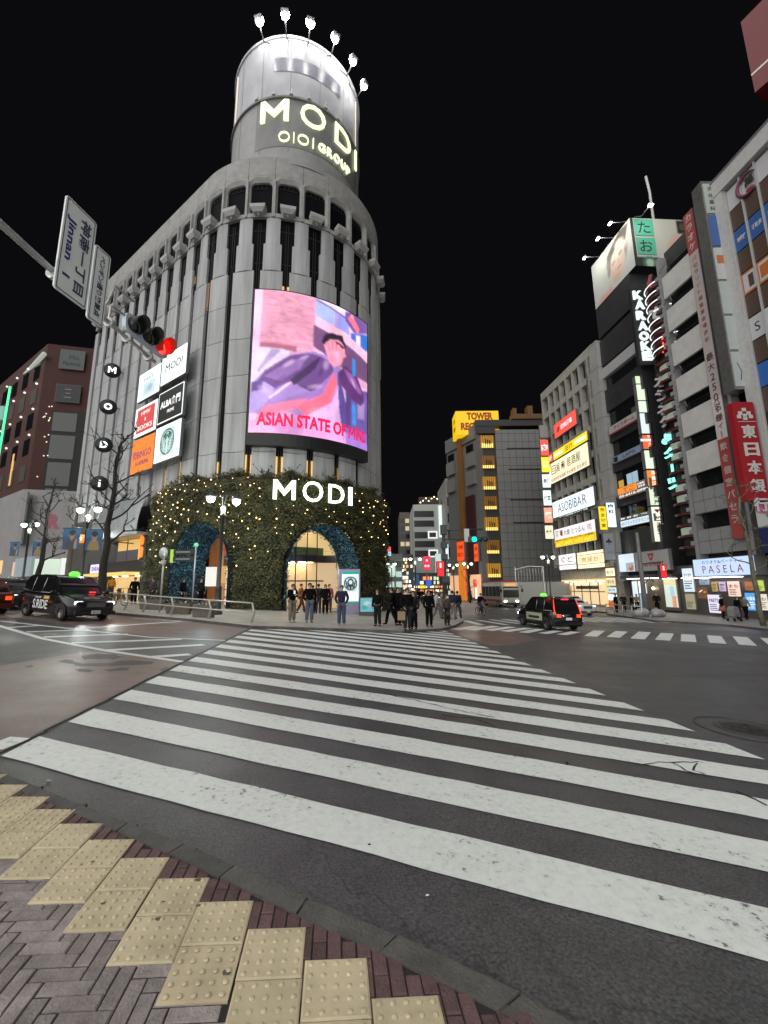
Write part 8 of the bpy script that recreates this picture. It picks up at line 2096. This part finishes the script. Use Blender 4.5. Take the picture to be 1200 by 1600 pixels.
for sy in (-1, 1):
    m2 = MB(); m2.tube([(-2.17, sy * .74, .85), (-2.05, sy * .72, 1.2), (-1.9, sy * .64, 1.62)], [.03, .026, .014], 6); m2.build('tail_light', glow('tail_on', (1, .06, .01)), taxi2)
m2 = MB(); m2.box(-1.93, -1.9, -.2, .2, 1.60, 1.65); m2.build('brake_lamp', glow('brake_top', (1, .03, .06), 3), taxi2)
m2 = MB(); m2.box(-1.0, .8, .852, .858, .45, .85); m2.build('pale_label', mat('label_pale', (.35, .38, .25), .4), taxi2)
m2 = MB(); m2.box(-.7, .5, .858, .864, .55, .68); m2.build('label_text', M_ink, taxi2)
p = gnd(18, 962); c = Vector((-18.4, 19.0))
car('dark maroon car cut off at the left edge behind the taxi', 'car', (c.x, c.y, G(c.x)), (-.886, .463), 4.4, 1.72, 1.46, M_cmaroon, 2.65, ws=(.95, .3), rear=(-1.2, -1.85), belt=.9, hood=.92, brake=True, name='saloon_car')
car('dark car behind the maroon one at the left edge', 'car', (-19.8, 22.6, G(-19.8)), (.886, -.463), 4.4, 1.72, 1.5, M_cdark, 2.65, ws=(.95, .3), rear=(-1.2, -1.85), belt=.9, hood=.92, name='saloon_car')
c = Vector((16.3, 38.2))
car('white off-road car half hidden behind the taxi in front of the fish shop', 'car', (c.x, c.y, G(c.x)), (.22, -.975), 4.7, 1.88, 1.62, M_cwhite, 2.8, .35, .98, 1.02, .66, (1.0, .3), (-1.6, -2.05), name='white_car')
far = [(690, 72, 'dark car with headlights on in the far street, beside the mast', (0, -1), M_cdark), (655, 82, 'car with bright headlights at the middle of the far street', (0, -1), M_cblack), (642, 95, 'pale car in the far street behind the waiting people', (0, -1), M_cwhite), (716, 88, 'dark car with lights on before the record shop', (0, -1), M_cblack), (727, 84, 'red car standing before the record shop', (.1, -1), M_cmaroon), (626, 100, 'small distant car with headlights at the far left lane', (0, -1), M_cdark), (672, 110, 'distant grey car between the crowd and the mast', (0, -1), M_cdark)]
for px, Y, lab, hd_, m_ in far:
    x = at_y(px, 930, Y).x; car(lab, 'car', (x, Y, G(x)), hd_, 4.4, 1.75, 1.5, m_, 2.65, ws=(.95, .3), rear=(-1.3, -1.9), belt=.9, hood=.92, group='cars queuing in the far street', name='queuing_car', detail=False)
# ---- small bus
bx, by = 14.4, 54.0
bus = thing('city_bus', 'small cream and red bus with headlights on, coming down the street', 'bus', None, None, (bx, by, G(bx)), math.atan2(-.985, .12))
m2 = MB()
vs = []; fs = []
st = [(3.5, 1.0, .45, 2.2), (3.44, 1.1, .35, 2.6), (3.2, 1.13, .32, 2.9), (2.6, 1.15, .32, 3.0), (-3.3, 1.15, .32, 3.0), (-3.5, 1.08, .4, 2.85)]
for x, w, zb, zt in st:
    half = [(w * .96, zb), (w, zb + .15), (w, zt - .35), (w * .93, zt - .08), (w * .8, zt)]
    vs += [(x, -y, z) for y, z in half] + [(x, y, z) for y, z in half[::-1]]
m = 10
for i in range(len(st) - 1):
    for k in range(m): fs.append((i * m + k, i * m + (k + 1) % m, (i + 1) * m + (k + 1) % m, (i + 1) * m + k))
fs += [tuple(range(m - 1, -1, -1)), tuple((len(st) - 1) * m + k for k in range(m))]
m2.add(vs, fs, 0, True); m2.build('body', mat('bus_cream', (.48, .44, .38), .3), bus)
m2 = MB(); m2.box(-3.3, 2.9, -1.0, 1.0, 2.96, 3.14); m2.build('roof', mat('bus_red', (.45, .02, .04), .35), bus)
for sy in (-1, 1):
    for k in range(5): m2 = MB(); m2.box(-3.0 + k * 1.22, -1.9 + k * 1.22, sy * 1.155 - .01, sy * 1.155 + .01, 1.25, 2.45); m2.build('side_window', mat('bus_glass', (.03, .032, .03), .08), bus)
    m2 = MB(); m2.bevbox(-.17, .17, 0, .06, -.1, .1, .08, 0, T3(3.53, sy * .72, .72) @ Matrix.Rotation(rad(90), 4, 'Z')); m2.build('headlight', glow('headlight_on', (.93, .97, 1)), bus)
    m2 = MB(); m2.box(-3.4, 3.3, sy * 1.152 - .008, sy * 1.152 + .008, .62, .9); m2.build('red_stripe', mat('bus_red', (.45, .02, .04)), bus)
    m2 = MB(); m2.tube([(3.3, sy * 1.1, 2.5), (3.7, sy * 1.25, 2.5), (3.75, sy * 1.3, 2.1)], .035, 5); m2.box(3.68, 3.8, sy * 1.3 - .1, sy * 1.3 + .1, 1.75, 2.15); m2.build('mirror', M_trim, bus)
    for sx_ in (2.2, -2.1):
        wo = thing_part('wheel', bus, T3(sx_, sy * 1.03, .42) @ Matrix.Rotation(rad(90), 4, 'X')); m2 = MB(); m2.lathe([(.2, -.13), (.4, -.13), (.42, -.1), (.42, .1), (.4, .13), (.2, .13)], 20, caps=False); m2.build('tyre', M_tyre, wo); m2 = MB(); m2.lathe([(.001, -.1), (.2, -.12), (.22, -.13), (.22, .13), (.2, .12), (.001, .1)], 16); m2.build('rim', M_rim, wo)
m2 = MB(); m2.add([(3.525, -.98, 1.15), (3.525, .98, 1.15), (3.49, .95, 2.4), (3.49, -.95, 2.4)], [(0, 1, 2, 3)]); m2.build('windscreen', mat('bus_glass', (.03, .032, .03)), bus)
m2 = MB(); m2.box(3.3, 3.49, -.7, .7, 2.48, 2.8); m2.build('destination_board', glow('dest_amber', (1, .6, .2), .7), bus)
m2 = MB(); m2.box(3.5, 3.58, -1.0, 1.0, .38, .55); m2.build('bumper', M_trim, bus)

# ================================================================== PEOPLE
def skin(nodes, edges, root, sub=1, name='body'):
    """nodes: list of (position, (rx, ry)); grows one continuous surface with the Skin modifier"""
    me = D.meshes.new('s'); me.from_pydata([n[0] for n in nodes], edges, [])
    o = D.objects.new('s', me); COL.objects.link(o)
    md = o.modifiers.new('Skin', 'SKIN'); md.use_smooth_shade = True
    for i, n in enumerate(nodes):
        sv_ = me.skin_vertices[0].data[i]; sv_.radius = n[1]; sv_.use_root = (i == root)
    sd = o.modifiers.new('Sub', 'SUBSURF'); sd.levels = sub; sd.render_levels = sub
    dg = bpy.context.evaluated_depsgraph_get()
    res = D.meshes.new_from_object(o.evaluated_get(dg)); res.name = name
    for p in res.polygons: p.use_smooth = True
    D.objects.remove(o); D.meshes.remove(me)
    return res
def figure(pose, coat=0):
    """meshes of one person facing -Y, 1.70 m tall; pose: stand, phone, pocket, walk, ride"""
    P = {'pelvis': (0, 0, .95), 'spine': (0, .01, 1.14), 'chest': (0, .01, 1.33), 'neck': (0, .01, 1.46), 'jaw': (0, -.015, 1.54), 'head': (0, -.005, 1.61), 'crown': (0, .012, 1.66)}
    for s, k in ((-1, 'r'), (1, 'l')):
        P['hip' + k] = (s * .09, 0, .90); P['kn' + k] = (s * .10, -.01, .49); P['an' + k] = (s * .105, .02, .09); P['toe' + k] = (s * .12, -.14, .035)
        P['sh' + k] = (s * .185, .01, 1.40); P['el' + k] = (s * .25, .04, 1.13); P['wr' + k] = (s * .25, -.03, .90)
    if pose == 'walk':
        P.update(knr=(-.10, -.16, .52), anr=(-.10, -.24, .11), toer=(-.11, -.40, .07), knl=(.10, .05, .50), anl=(.10, .28, .14), toel=(.11, .16, .03), elr=(-.25, .12, 1.15), wrr=(-.24, .14, .92), ell=(.25, -.06, 1.15), wrl=(.22, -.2, .97))
    if pose == 'phone': P.update(ell=(.22, -.02, 1.14), wrl=(.06, -.26, 1.22), elr=(-.22, 0, 1.14), wrr=(-.05, -.25, 1.20), head=(0, -.04, 1.60), crown=(0, -.035, 1.655), jaw=(0, -.055, 1.535))
    if pose == 'pocket': P.update(ell=(.28, .06, 1.15), wrl=(.19, -.05, .95), elr=(-.28, .06, 1.15), wrr=(-.19, -.05, .95))
    if pose == 'ride':
        for k in ('pelvis', 'spine', 'chest', 'neck', 'jaw', 'head', 'crown'): x, y, z = P[k]; P[k] = (x, y + .1 - (z - .95) * .35, z + .02)
        for s, k in ((-1, 'r'), (1, 'l')): P['sh' + k] = (s * .185, -.06, 1.41); P['el' + k] = (s * .24, -.25, 1.20); P['wr' + k] = (s * .22, -.45, 1.05); P['hip' + k] = (s * .09, .1, .93)
        P.update(knr=(-.10, -.25, .72), anr=(-.10, -.1, .36), toer=(-.11, -.24, .31), knl=(.10, -.18, .58), anl=(.10, .0, .16), toel=(.11, -.14, .12))
    names = list(P); ix = {k: i for i, k in enumerate(names)}
    RAD = {'pelvis': (.13, .1), 'spine': (.115, .09), 'chest': (.15, .10), 'neck': (.052, .055), 'jaw': (.055, .07), 'head': (.072, .09), 'crown': (.055, .07)}
    for k in 'rl': RAD.update({'hip' + k: (.085, .09), 'kn' + k: (.055, .06), 'an' + k: (.026, .028), 'toe' + k: (.02, .015), 'sh' + k: (.055, .055), 'el' + k: (.04, .04), 'wr' + k: (.026, .028)})
    E_ = [('pelvis', 'spine'), ('spine', 'chest'), ('chest', 'neck'), ('neck', 'jaw'), ('jaw', 'head'), ('head', 'crown')]
    for k in 'rl': E_ += [('pelvis', 'hip' + k), ('hip' + k, 'kn' + k), ('kn' + k, 'an' + k), ('an' + k, 'toe' + k), ('chest', 'sh' + k), ('sh' + k, 'el' + k), ('el' + k, 'wr' + k)]
    nodes = [(P[k], RAD[k]) for k in names]; edges = [(ix[a], ix[b]) for a, b in E_]
    for s, k in ((-1, 'r'), (1, 'l')):                       # palm, four fingers of different lengths, a thumb from the side
        w = Vector(P['wr' + k]); e = Vector(P['el' + k]); d = (w - e).normalized()
        side = Vector((0, -1, 0)); side = (side - d * side.dot(d)).normalized(); curl = Vector((-s, 0, 0)); curl = (curl - d * curl.dot(d)).normalized()
        palm = len(nodes); nodes.append((tuple(w + d * .06), (.022, .034))); edges.append((ix['wr' + k], palm))
        for q, (o_, ln) in enumerate(((-.028, .062), (-.009, .075), (.010, .070), (.028, .055))):
            a = len(nodes); b0 = w + d * .095 - side * o_; nodes.append((tuple(b0), (.009, .009))); nodes.append((tuple(b0 + d * ln * .55 + curl * .012), (.008, .008))); nodes.append((tuple(b0 + d * ln * .85 + curl * .035), (.007, .007))); edges += [(palm, a), (a, a + 1), (a + 1, a + 2)]
        a = len(nodes); b0 = w + d * .045 + side * .035; nodes.append((tuple(b0), (.010, .010))); nodes.append((tuple(b0 + d * .04 + side * .02), (.009, .009))); edges += [(palm, a), (a, a + 1)]
    out = {'body': skin(nodes, edges, ix['pelvis'])}
    g = 1.22
    if coat: hem = [((0, .01, .95), (.155, .125)), ((0, .0, .62), (.17, .14)), ((0, .0, .52), (.165, .135))] if coat == 1 else [((0, .01, .90), (.16, .12))]
    else: hem = [((0, P['pelvis'][1], P['pelvis'][2] - .06), (.168, .132))]
    jn = [(P['chest'], (.195, .142)), (P['spine'], (.172, .132))] + hem; je = [(0, 1)] + [(1 + i, 2 + i) for i in range(len(hem))]
    nk = len(jn); jn.append((tuple(Vector(P['neck']) - Vector((0, 0, .012))), (.082, .085))); je.append((0, nk))
    for k in 'rl':
        a = len(jn); w = Vector(P['wr' + k]); e = Vector(P['el' + k]); jn += [(P['sh' + k], (.084, .084)), (P['el' + k], (.066, .066)), (tuple(w + (w - e) * .10), (.046, .046))]; je += [(0, a), (a, a + 1), (a + 1, a + 2)]
    out['jacket'] = skin(jn, je, 0)
    tn = [(P['pelvis'], (.14, .112))]; te = []
    for k in 'rl':
        a = len(tn); tn += [(P['hip' + k], (.112, .115)), (P['kn' + k], (.088, .092)), (tuple(Vector(P['an' + k]) - Vector((0, 0, .03))), (.072, .076))]; te += [(0, a), (a, a + 1), (a + 1, a + 2)]
    out['trousers'] = skin(tn, te, 0)
    for k in 'rl':
        an, toe = Vector(P['an' + k]), Vector(P['toe' + k]); m2 = MB(); h_ = an + (an - toe).normalized() * .06; h_.z = toe.z + .01
        sn = [(tuple(h_ + Vector((0, 0, .005))), (.042, .04)), (tuple((h_ + toe) / 2 + Vector((0, 0, .006))), (.046, .038)), (tuple(toe), (.042, .03))]
        out['shoe' + k] = skin(sn, [(0, 1), (1, 2)], 1)
    hd_, cr_ = Vector(P['head']), Vector(P['crown'])
    m2 = MB(); m2.ball(hd_ + Vector((0, .014, .022)), .1, 12, 0, (.90, 1.06, .95)); m2.v = [v if v[1] > hd_.y - .06 or v[2] > hd_.z + .03 else (v[0], hd_.y - .04, max(v[2], hd_.z + .035)) for v in m2.v]
    if coat == 2 or coat == 1: m2.ball(hd_ + Vector((0, .05, -.06)), .095, 10, 0, (.95, .7, 1.2))
    out['hair'] = m2
    m2 = MB(); f = hd_ + Vector((0, -.088, 0))
    for s in (-1, 1): m2.ball(f + Vector((s * .03, .006, .0)), .009, 6)
    m2.box(f.x - .022, f.x + .022, f.y - .002, f.y + .012, f.z - .062, f.z - .055); out['features'] = m2
    m2 = MB(); m2.add([f + Vector((-.012, .01, -.03)), f + Vector((.012, .01, -.03)), f + Vector((0, -.022, -.028)), f + Vector((0, .006, .012))], [(0, 2, 3), (2, 1, 3), (0, 1, 2)], 0, True)
    for s in (-1, 1): m2.ball(hd_ + Vector((s * .077, .01, -.01)), .025, 6, 0, (.4, .8, 1.2))
    out['nose_ears'] = m2
    for k in ('hair', 'features', 'nose_ears'):
        o = out[k].build(k, []); out[k] = o.data; D.objects.remove(o)
    return out
FIG = {}
def cloth(c): return mat('cloth_%d_%d_%d' % tuple(int(v * 1000) for v in c), c, .9, var=.12, scale=8, spec=.08)
M_skin = [mat('skin_a', (.50, .30, .21), .5), mat('skin_b', (.42, .24, .16), .5)]
M_hair = [mat('hair_black', (.012, .010, .010), .45), mat('hair_brown', (.045, .025, .016), .5)]
BLK = (.006, .006, .007)
def person(label, loc, rz, pose='stand', coat=0, top=BLK, legs=BLK, shoe=BLK, scale=1.0, hair=0, skin_i=0, group=None):
    key = (pose, coat)
    if key not in FIG: FIG[key] = figure(*key)
    f = FIG[key]
    scale *= random.uniform(.96, 1.05); rz += random.uniform(-.35, .35)
    t = thing('person', label, 'person', None, group, loc, rz); t.scale = (scale,) * 3
    def put(nm, me, m_, par=t):
        o = link(nm, me, par)
        if len(me.materials) == 0: me.materials.append(None)
        o.material_slots[0].link = 'OBJECT'; o.material_slots[0].material = m_
        return o
    b = put('body', f['body'], M_skin[skin_i])
    put('jacket' if coat == 0 else 'coat', f['jacket'], cloth(top)); put('trousers', f['trousers'], cloth(legs)); put('shoe', f['shoer'], cloth(shoe)); put('shoe', f['shoel'], cloth(shoe)); put('hair', f['hair'], M_hair[hair]); put('face', f['features'], M_ink); put('nose_and_ears', f['nose_ears'], M_skin[skin_i])
    return t
def at_feet(px, py, d=.12): q = gnd(px, py, d); return (q.x, q.y, q.z)
GW = 'people waiting at the far side of the crossing'
person('person in beige trousers and dark jacket looking down at a phone', at_feet(456, 972.5), .5, 'phone', 0, BLK, (.19, .16, .12), (.3, .3, .3), 1.04)
person('person in a black jacket and wide blue grey trousers before the arch entrance', at_feet(483, 973), .1, 'pocket', 0, BLK, (.10, .13, .17), BLK, 1.0)
person('person in a dark violet jacket and blue jeans before the lit advert panel', at_feet(533.5, 977.5), .2, 'pocket', 0, (.035, .025, .05), (.06, .08, .13), (.3, .28, .26), 1.0)
person('person in a black coat with wide black trousers beside the small screen board', at_feet(590, 978.5), -.3, 'stand', 2, BLK, (.015, .017, .018), BLK, 1.0, group=GW)
person('person striding in black at the left of the dark crowd', at_feet(612, 977), -1.1, 'walk', 0, BLK, BLK, BLK, 1.02)
person('person in a long black coat in the middle of the dark crowd', at_feet(622, 977.5), .2, 'stand', 1, BLK, BLK, BLK, 1.02)
person('person in black standing nearest the zebra crossing', at_feet(637, 985), .3, 'pocket', 0, BLK, (.02, .022, .03), BLK, 1.0)
person('person in a long dark coat right behind the one nearest the zebra', at_feet(647, 983.5), -.4, 'stand', 1, (.02, .018, .02), BLK, BLK, .97, 1)
person('person in a black suit alone at the right of the dark crowd', at_feet(671, 979.5), 0, 'stand', 0, BLK, BLK, BLK, 1.0, 0, 1)
person('person in a grey brown long coat at the right corner of the plaza', at_feet(699, 977.5), .2, 'stand', 1, (.085, .068, .060), (.03, .025, .025), BLK, .93, 1)
person('person in a navy jacket walking away at the plaza corner', at_feet(708, 968), 2.8, 'walk', 0, (.02, .025, .05), (.2, .19, .18), BLK, 1.0)
person('person in a dark jacket and grey trousers walking beside the navy jacket', at_feet(716, 967.5), 2.9, 'walk', 0, (.018, .02, .028), (.07, .07, .08), BLK, 1.0)
person('person in a white jacket behind the dark crowd near the mast', at_feet(683, 968), 2.0, 'walk', 0, (.35, .36, .37), (.12, .12, .13), BLK, .98)
person('person in pale grey among the crowd by the mast', at_feet(691, 966), 1.2, 'stand', 0, (.20, .21, .21), (.1, .1, .1), BLK, .96, 1)
person('person in a pale scarf and dark coat behind the one nearest the zebra', at_feet(631, 974), 1.0, 'stand', 2, (.05, .045, .045), BLK, BLK, 1.0)
for px, py, rz, lab, top, legs in ((488, 959, 3.0, 'person with a rust red jacket going in through the right arch', (.22, .07, .03), BLK), (497, 959, 2.9, 'person in charcoal at the middle of the arch entrance', (.03, .03, .03), (.05, .05, .06)), (508, 960, .2, 'person in a long black coat coming out of the arch entrance', BLK, BLK), (514, 957, .4, 'person in a pink top at the right side of the arch entrance', (.35, .12, .12), (.1, .05, .05)), (470, 958, 1.2, 'person crouched in shade left inside the arch entrance, in orange', (.3, .11, .04), (.08, .04, .03)), (208, 944, .4, 'person in black beside the left end of the leafy wall', BLK, BLK), (236, 947, -.3, 'person in a violet grey jacket at the left end of the leafy wall', (.06, .05, .08), (.03, .03, .03)), (284, 950, 1.2, 'person in a dark coat in the left arch by the bicycle', BLK, BLK), (172, 936, .3, 'person in an orange yellow jacket in front of the amber shop', (.5, .25, .03), (.05, .05, .05)), (312, 948, .8, 'person in black sitting height at the right of the left arch', (.02, .02, .022), BLK), (150, 936, -.5, 'person in grey outside the shop behind the taxi', (.1, .1, .11), BLK)):
    person(lab, at_feet(px, py), rz, random.choice(('stand', 'pocket', 'walk')), 1 if 'long' in lab or 'coat' in lab else 0, top, legs, BLK, 1.0, 0)
person('person in a black jacket over an orange skirt in front of the posters', at_feet(1131, 966.5), .3, 'pocket', 0, BLK, (.03, .02, .02), BLK, .95)
person('person in a long black coat behind the stroller', at_feet(1156, 969), .5, 'stand', 1, BLK, BLK, BLK, 1.0)
person('person in a sand coloured jacket right of the stroller', at_feet(1167, 968.5), .2, 'walk', 0, (.17, .15, .11), BLK, BLK, 1.0)
for px, py, lab, top, rz, po in ((964, 957, 'person in a black jacket at the left of the group outside the fish shop', BLK, .4, 'stand'), (976, 957, 'person in dark clothes, second in the group outside the fish shop', (.02, .02, .02), 0, 'pocket'), (989, 958.5, 'person in a long black coat in the group outside the fish shop', BLK, 1.0, 'stand'), (997, 957.5, 'person in a beige coat beside the rubbish bags', (.26, .2, .14), -.6, 'stand'), (1028, 956, 'person in black leaning beside the lit board right of the pole', BLK, -.8, 'pocket'), (1060, 955, 'person in dark clothes at the lit vertical board', (.02, .02, .025), .9, 'stand')):
    person(lab, at_feet(px, py), rz, po, 1 if 'long' in lab or 'coat' in lab else 0, top, BLK, BLK, 1.0)
for i, (px, Y, lab) in enumerate(((606, 34, 'person in black just beyond the leafy wall'), (615, 44, 'person in grey further along the far left pavement'), (628, 38, 'person in a red brown jacket on the far left pavement'), (656, 50, 'person in black standing by the parked car in the far street'), (737, 74, 'person in a pale jacket before the record shop'))):
    x = at_y(px, 940, Y).x; person(lab, (x, Y, G(x) + .12), rw(-1, 4), random.choice(('walk', 'stand')), 0, [BLK, (.08, .08, .08), (.15, .05, .04), BLK, (.35, .35, .33)][i], BLK)
# orange skirt, stroller
p = at_feet(1131, 966.5); m2 = MB(); m2.lathe([(.15, .98), (.2, .8), (.27, .55), (.24, .55), (.001, .6)], 14); o = m2.build('skirt', mat('skirt_orange', (.45, .14, .06), .7)); sk_par = [c for c in D.objects if c.get('label', '').startswith('person in a black jacket over an orange skirt')][0]; o.parent = sk_par
p = at_feet(1148, 971)
t = thing('stroller', 'grey covered baby stroller pushed along the right pavement', 'stroller', loc=p, rz=.3)
m2 = MB(); m2.prism([(-.28, .35), (.3, .3), (.34, .62), (.2, .98), (-.1, 1.02), (-.3, .8)], -.22, .22); m2.build('canopy', mat('stroller_grey', (.22, .22, .23), .7, var=.15), t)
for x in (-.3, .32):
    for y in (-.22, .22): m2 = MB(); m2.lathe([(.06, -.02), (.11, -.02), (.11, .02), (.06, .02)], 14, 0, T3(x, y, .11) @ Matrix.Rotation(rad(90), 4, 'X')); m2.build('wheel', M_tyre, t)
for y in (-.22, .22): m2 = MB(); m2.tube([(-.3, y, .11), (.1, y, .45), (.5, y, 1.0)], .015, 5); m2.tube([(.32, y, .11), (-.1, y, .5)], .015, 5); m2.build('frame', M_trim, t)
m2 = MB(); m2.tube([(.5, -.22, 1.0), (.5, .22, 1.0)], .018, 6); m2.build('handle', M_trim, t)
# bicycles and the rider
def bicycle(label, loc, rz):
    t = thing('bicycle', label, 'bicycle', None, None, loc, rz)      # rolls along -Y
    for y in (-.52, .52):
        m2 = MB(); m2.tube([(0, y + .33 * math.cos(a), .34 + .33 * math.sin(a)) for a in np.linspace(0, 2 * PI, 25)], .018, 6)
        wo = m2.build('wheel', M_tyre, t); m2 = MB()
        for k in range(12): a = 2 * PI * k / 12; m2.tube([(0, y, .34), (0, y + .32 * math.cos(a), .34 + .32 * math.sin(a))], .003, 3)
        m2.build('spokes', M_chrome, wo)
    m2 = MB()
    for a, b in (((0, .52, .34), (0, .1, .30)), ((0, .52, .34), (0, .2, .78)), ((0, .1, .30), (0, .22, .84)), ((0, .1, .30), (0, -.36, .74)), ((0, .2, .76), (0, -.36, .78)), ((0, -.36, .84), (0, -.52, .34))): m2.tube([a, b], .018, 6)
    m2.build('frame', M_trim, t)
    m2 = MB(); m2.tube([(0, -.36, .8), (0, -.34, 1.0)], .014, 6); m2.tube([(-.27, -.25, 1.02), (-.1, -.36, 1.0), (.1, -.36, 1.0), (.27, -.25, 1.02)], .014, 6); m2.build('handlebar', M_chrome, t)
    m2 = MB(); m2.ball((0, .24, .89), .12, 8, 0, (.7, 1.1, .35)); m2.build('saddle', M_trim, t)
    m2 = MB(); m2.tube([(-.12, .1, .3), (.12, .1, .3)], .012, 5); m2.build('pedals', M_trim, t)
    return t
q = gnd(751, 962); bicycle('black bicycle ridden towards the crossing in the roadway', (q.x, q.y, q.z), .25)
person('person in black riding a bicycle towards the crossing', (q.x, q.y, q.z + .02), .25, 'ride', 0, BLK, (.05, .05, .05), (.3, .3, .3))
q = gnd(180, 947, .12); bicycle('black bicycle leaning behind the left end of the guard rail', (q.x, q.y + .3, G(q.x) + .12), rad(60))
q = gnd(272, 957, .12); bicycle('black bicycle parked behind the guard rail beside a planter', (q.x, q.y + .35, G(q.x) + .12), rad(75))
# paper bag and shoulder bag carried in the crowd
q = Vector(at_feet(598, 978)); o = MB().box(-.14, .14, -.06, .06, 0, .3).tube([(-.1, 0, .3), (0, 0, .62), (.1, 0, .3)], .012, 5).build('shoulder_bag', cloth((.02, .02, .02))); o.location = q + Vector((.22, -.05, .75)); tag(o, 'black shoulder bag hanging beside the black coat at the screen board', 'bag')
q = Vector(at_feet(632, 985)); m2 = MB(); m2.box(-.16, .16, -.05, .05, 0, .36).tube([(-.08, 0, .36), (0, 0, .5), (.08, 0, .36)], .008, 5); o = m2.build('paper_bag', mat('kraft', (.28, .2, .12), .8)); o.location = q + Vector((-.12, -.02, .42)); tag(o, 'brown paper bag at the side of the one nearest the zebra', 'bag')
q = Vector(at_feet(456, 972.5)); m2 = MB(); m2.box(-.04, .04, -.006, .006, 0, .15); o = m2.build('phone', glow('phone_glow', (.8, .9, 1), .8)); o.location = q + Vector((.14, -.26, 1.26)); tag(o, 'glowing phone held by the person in beige trousers', 'phone')
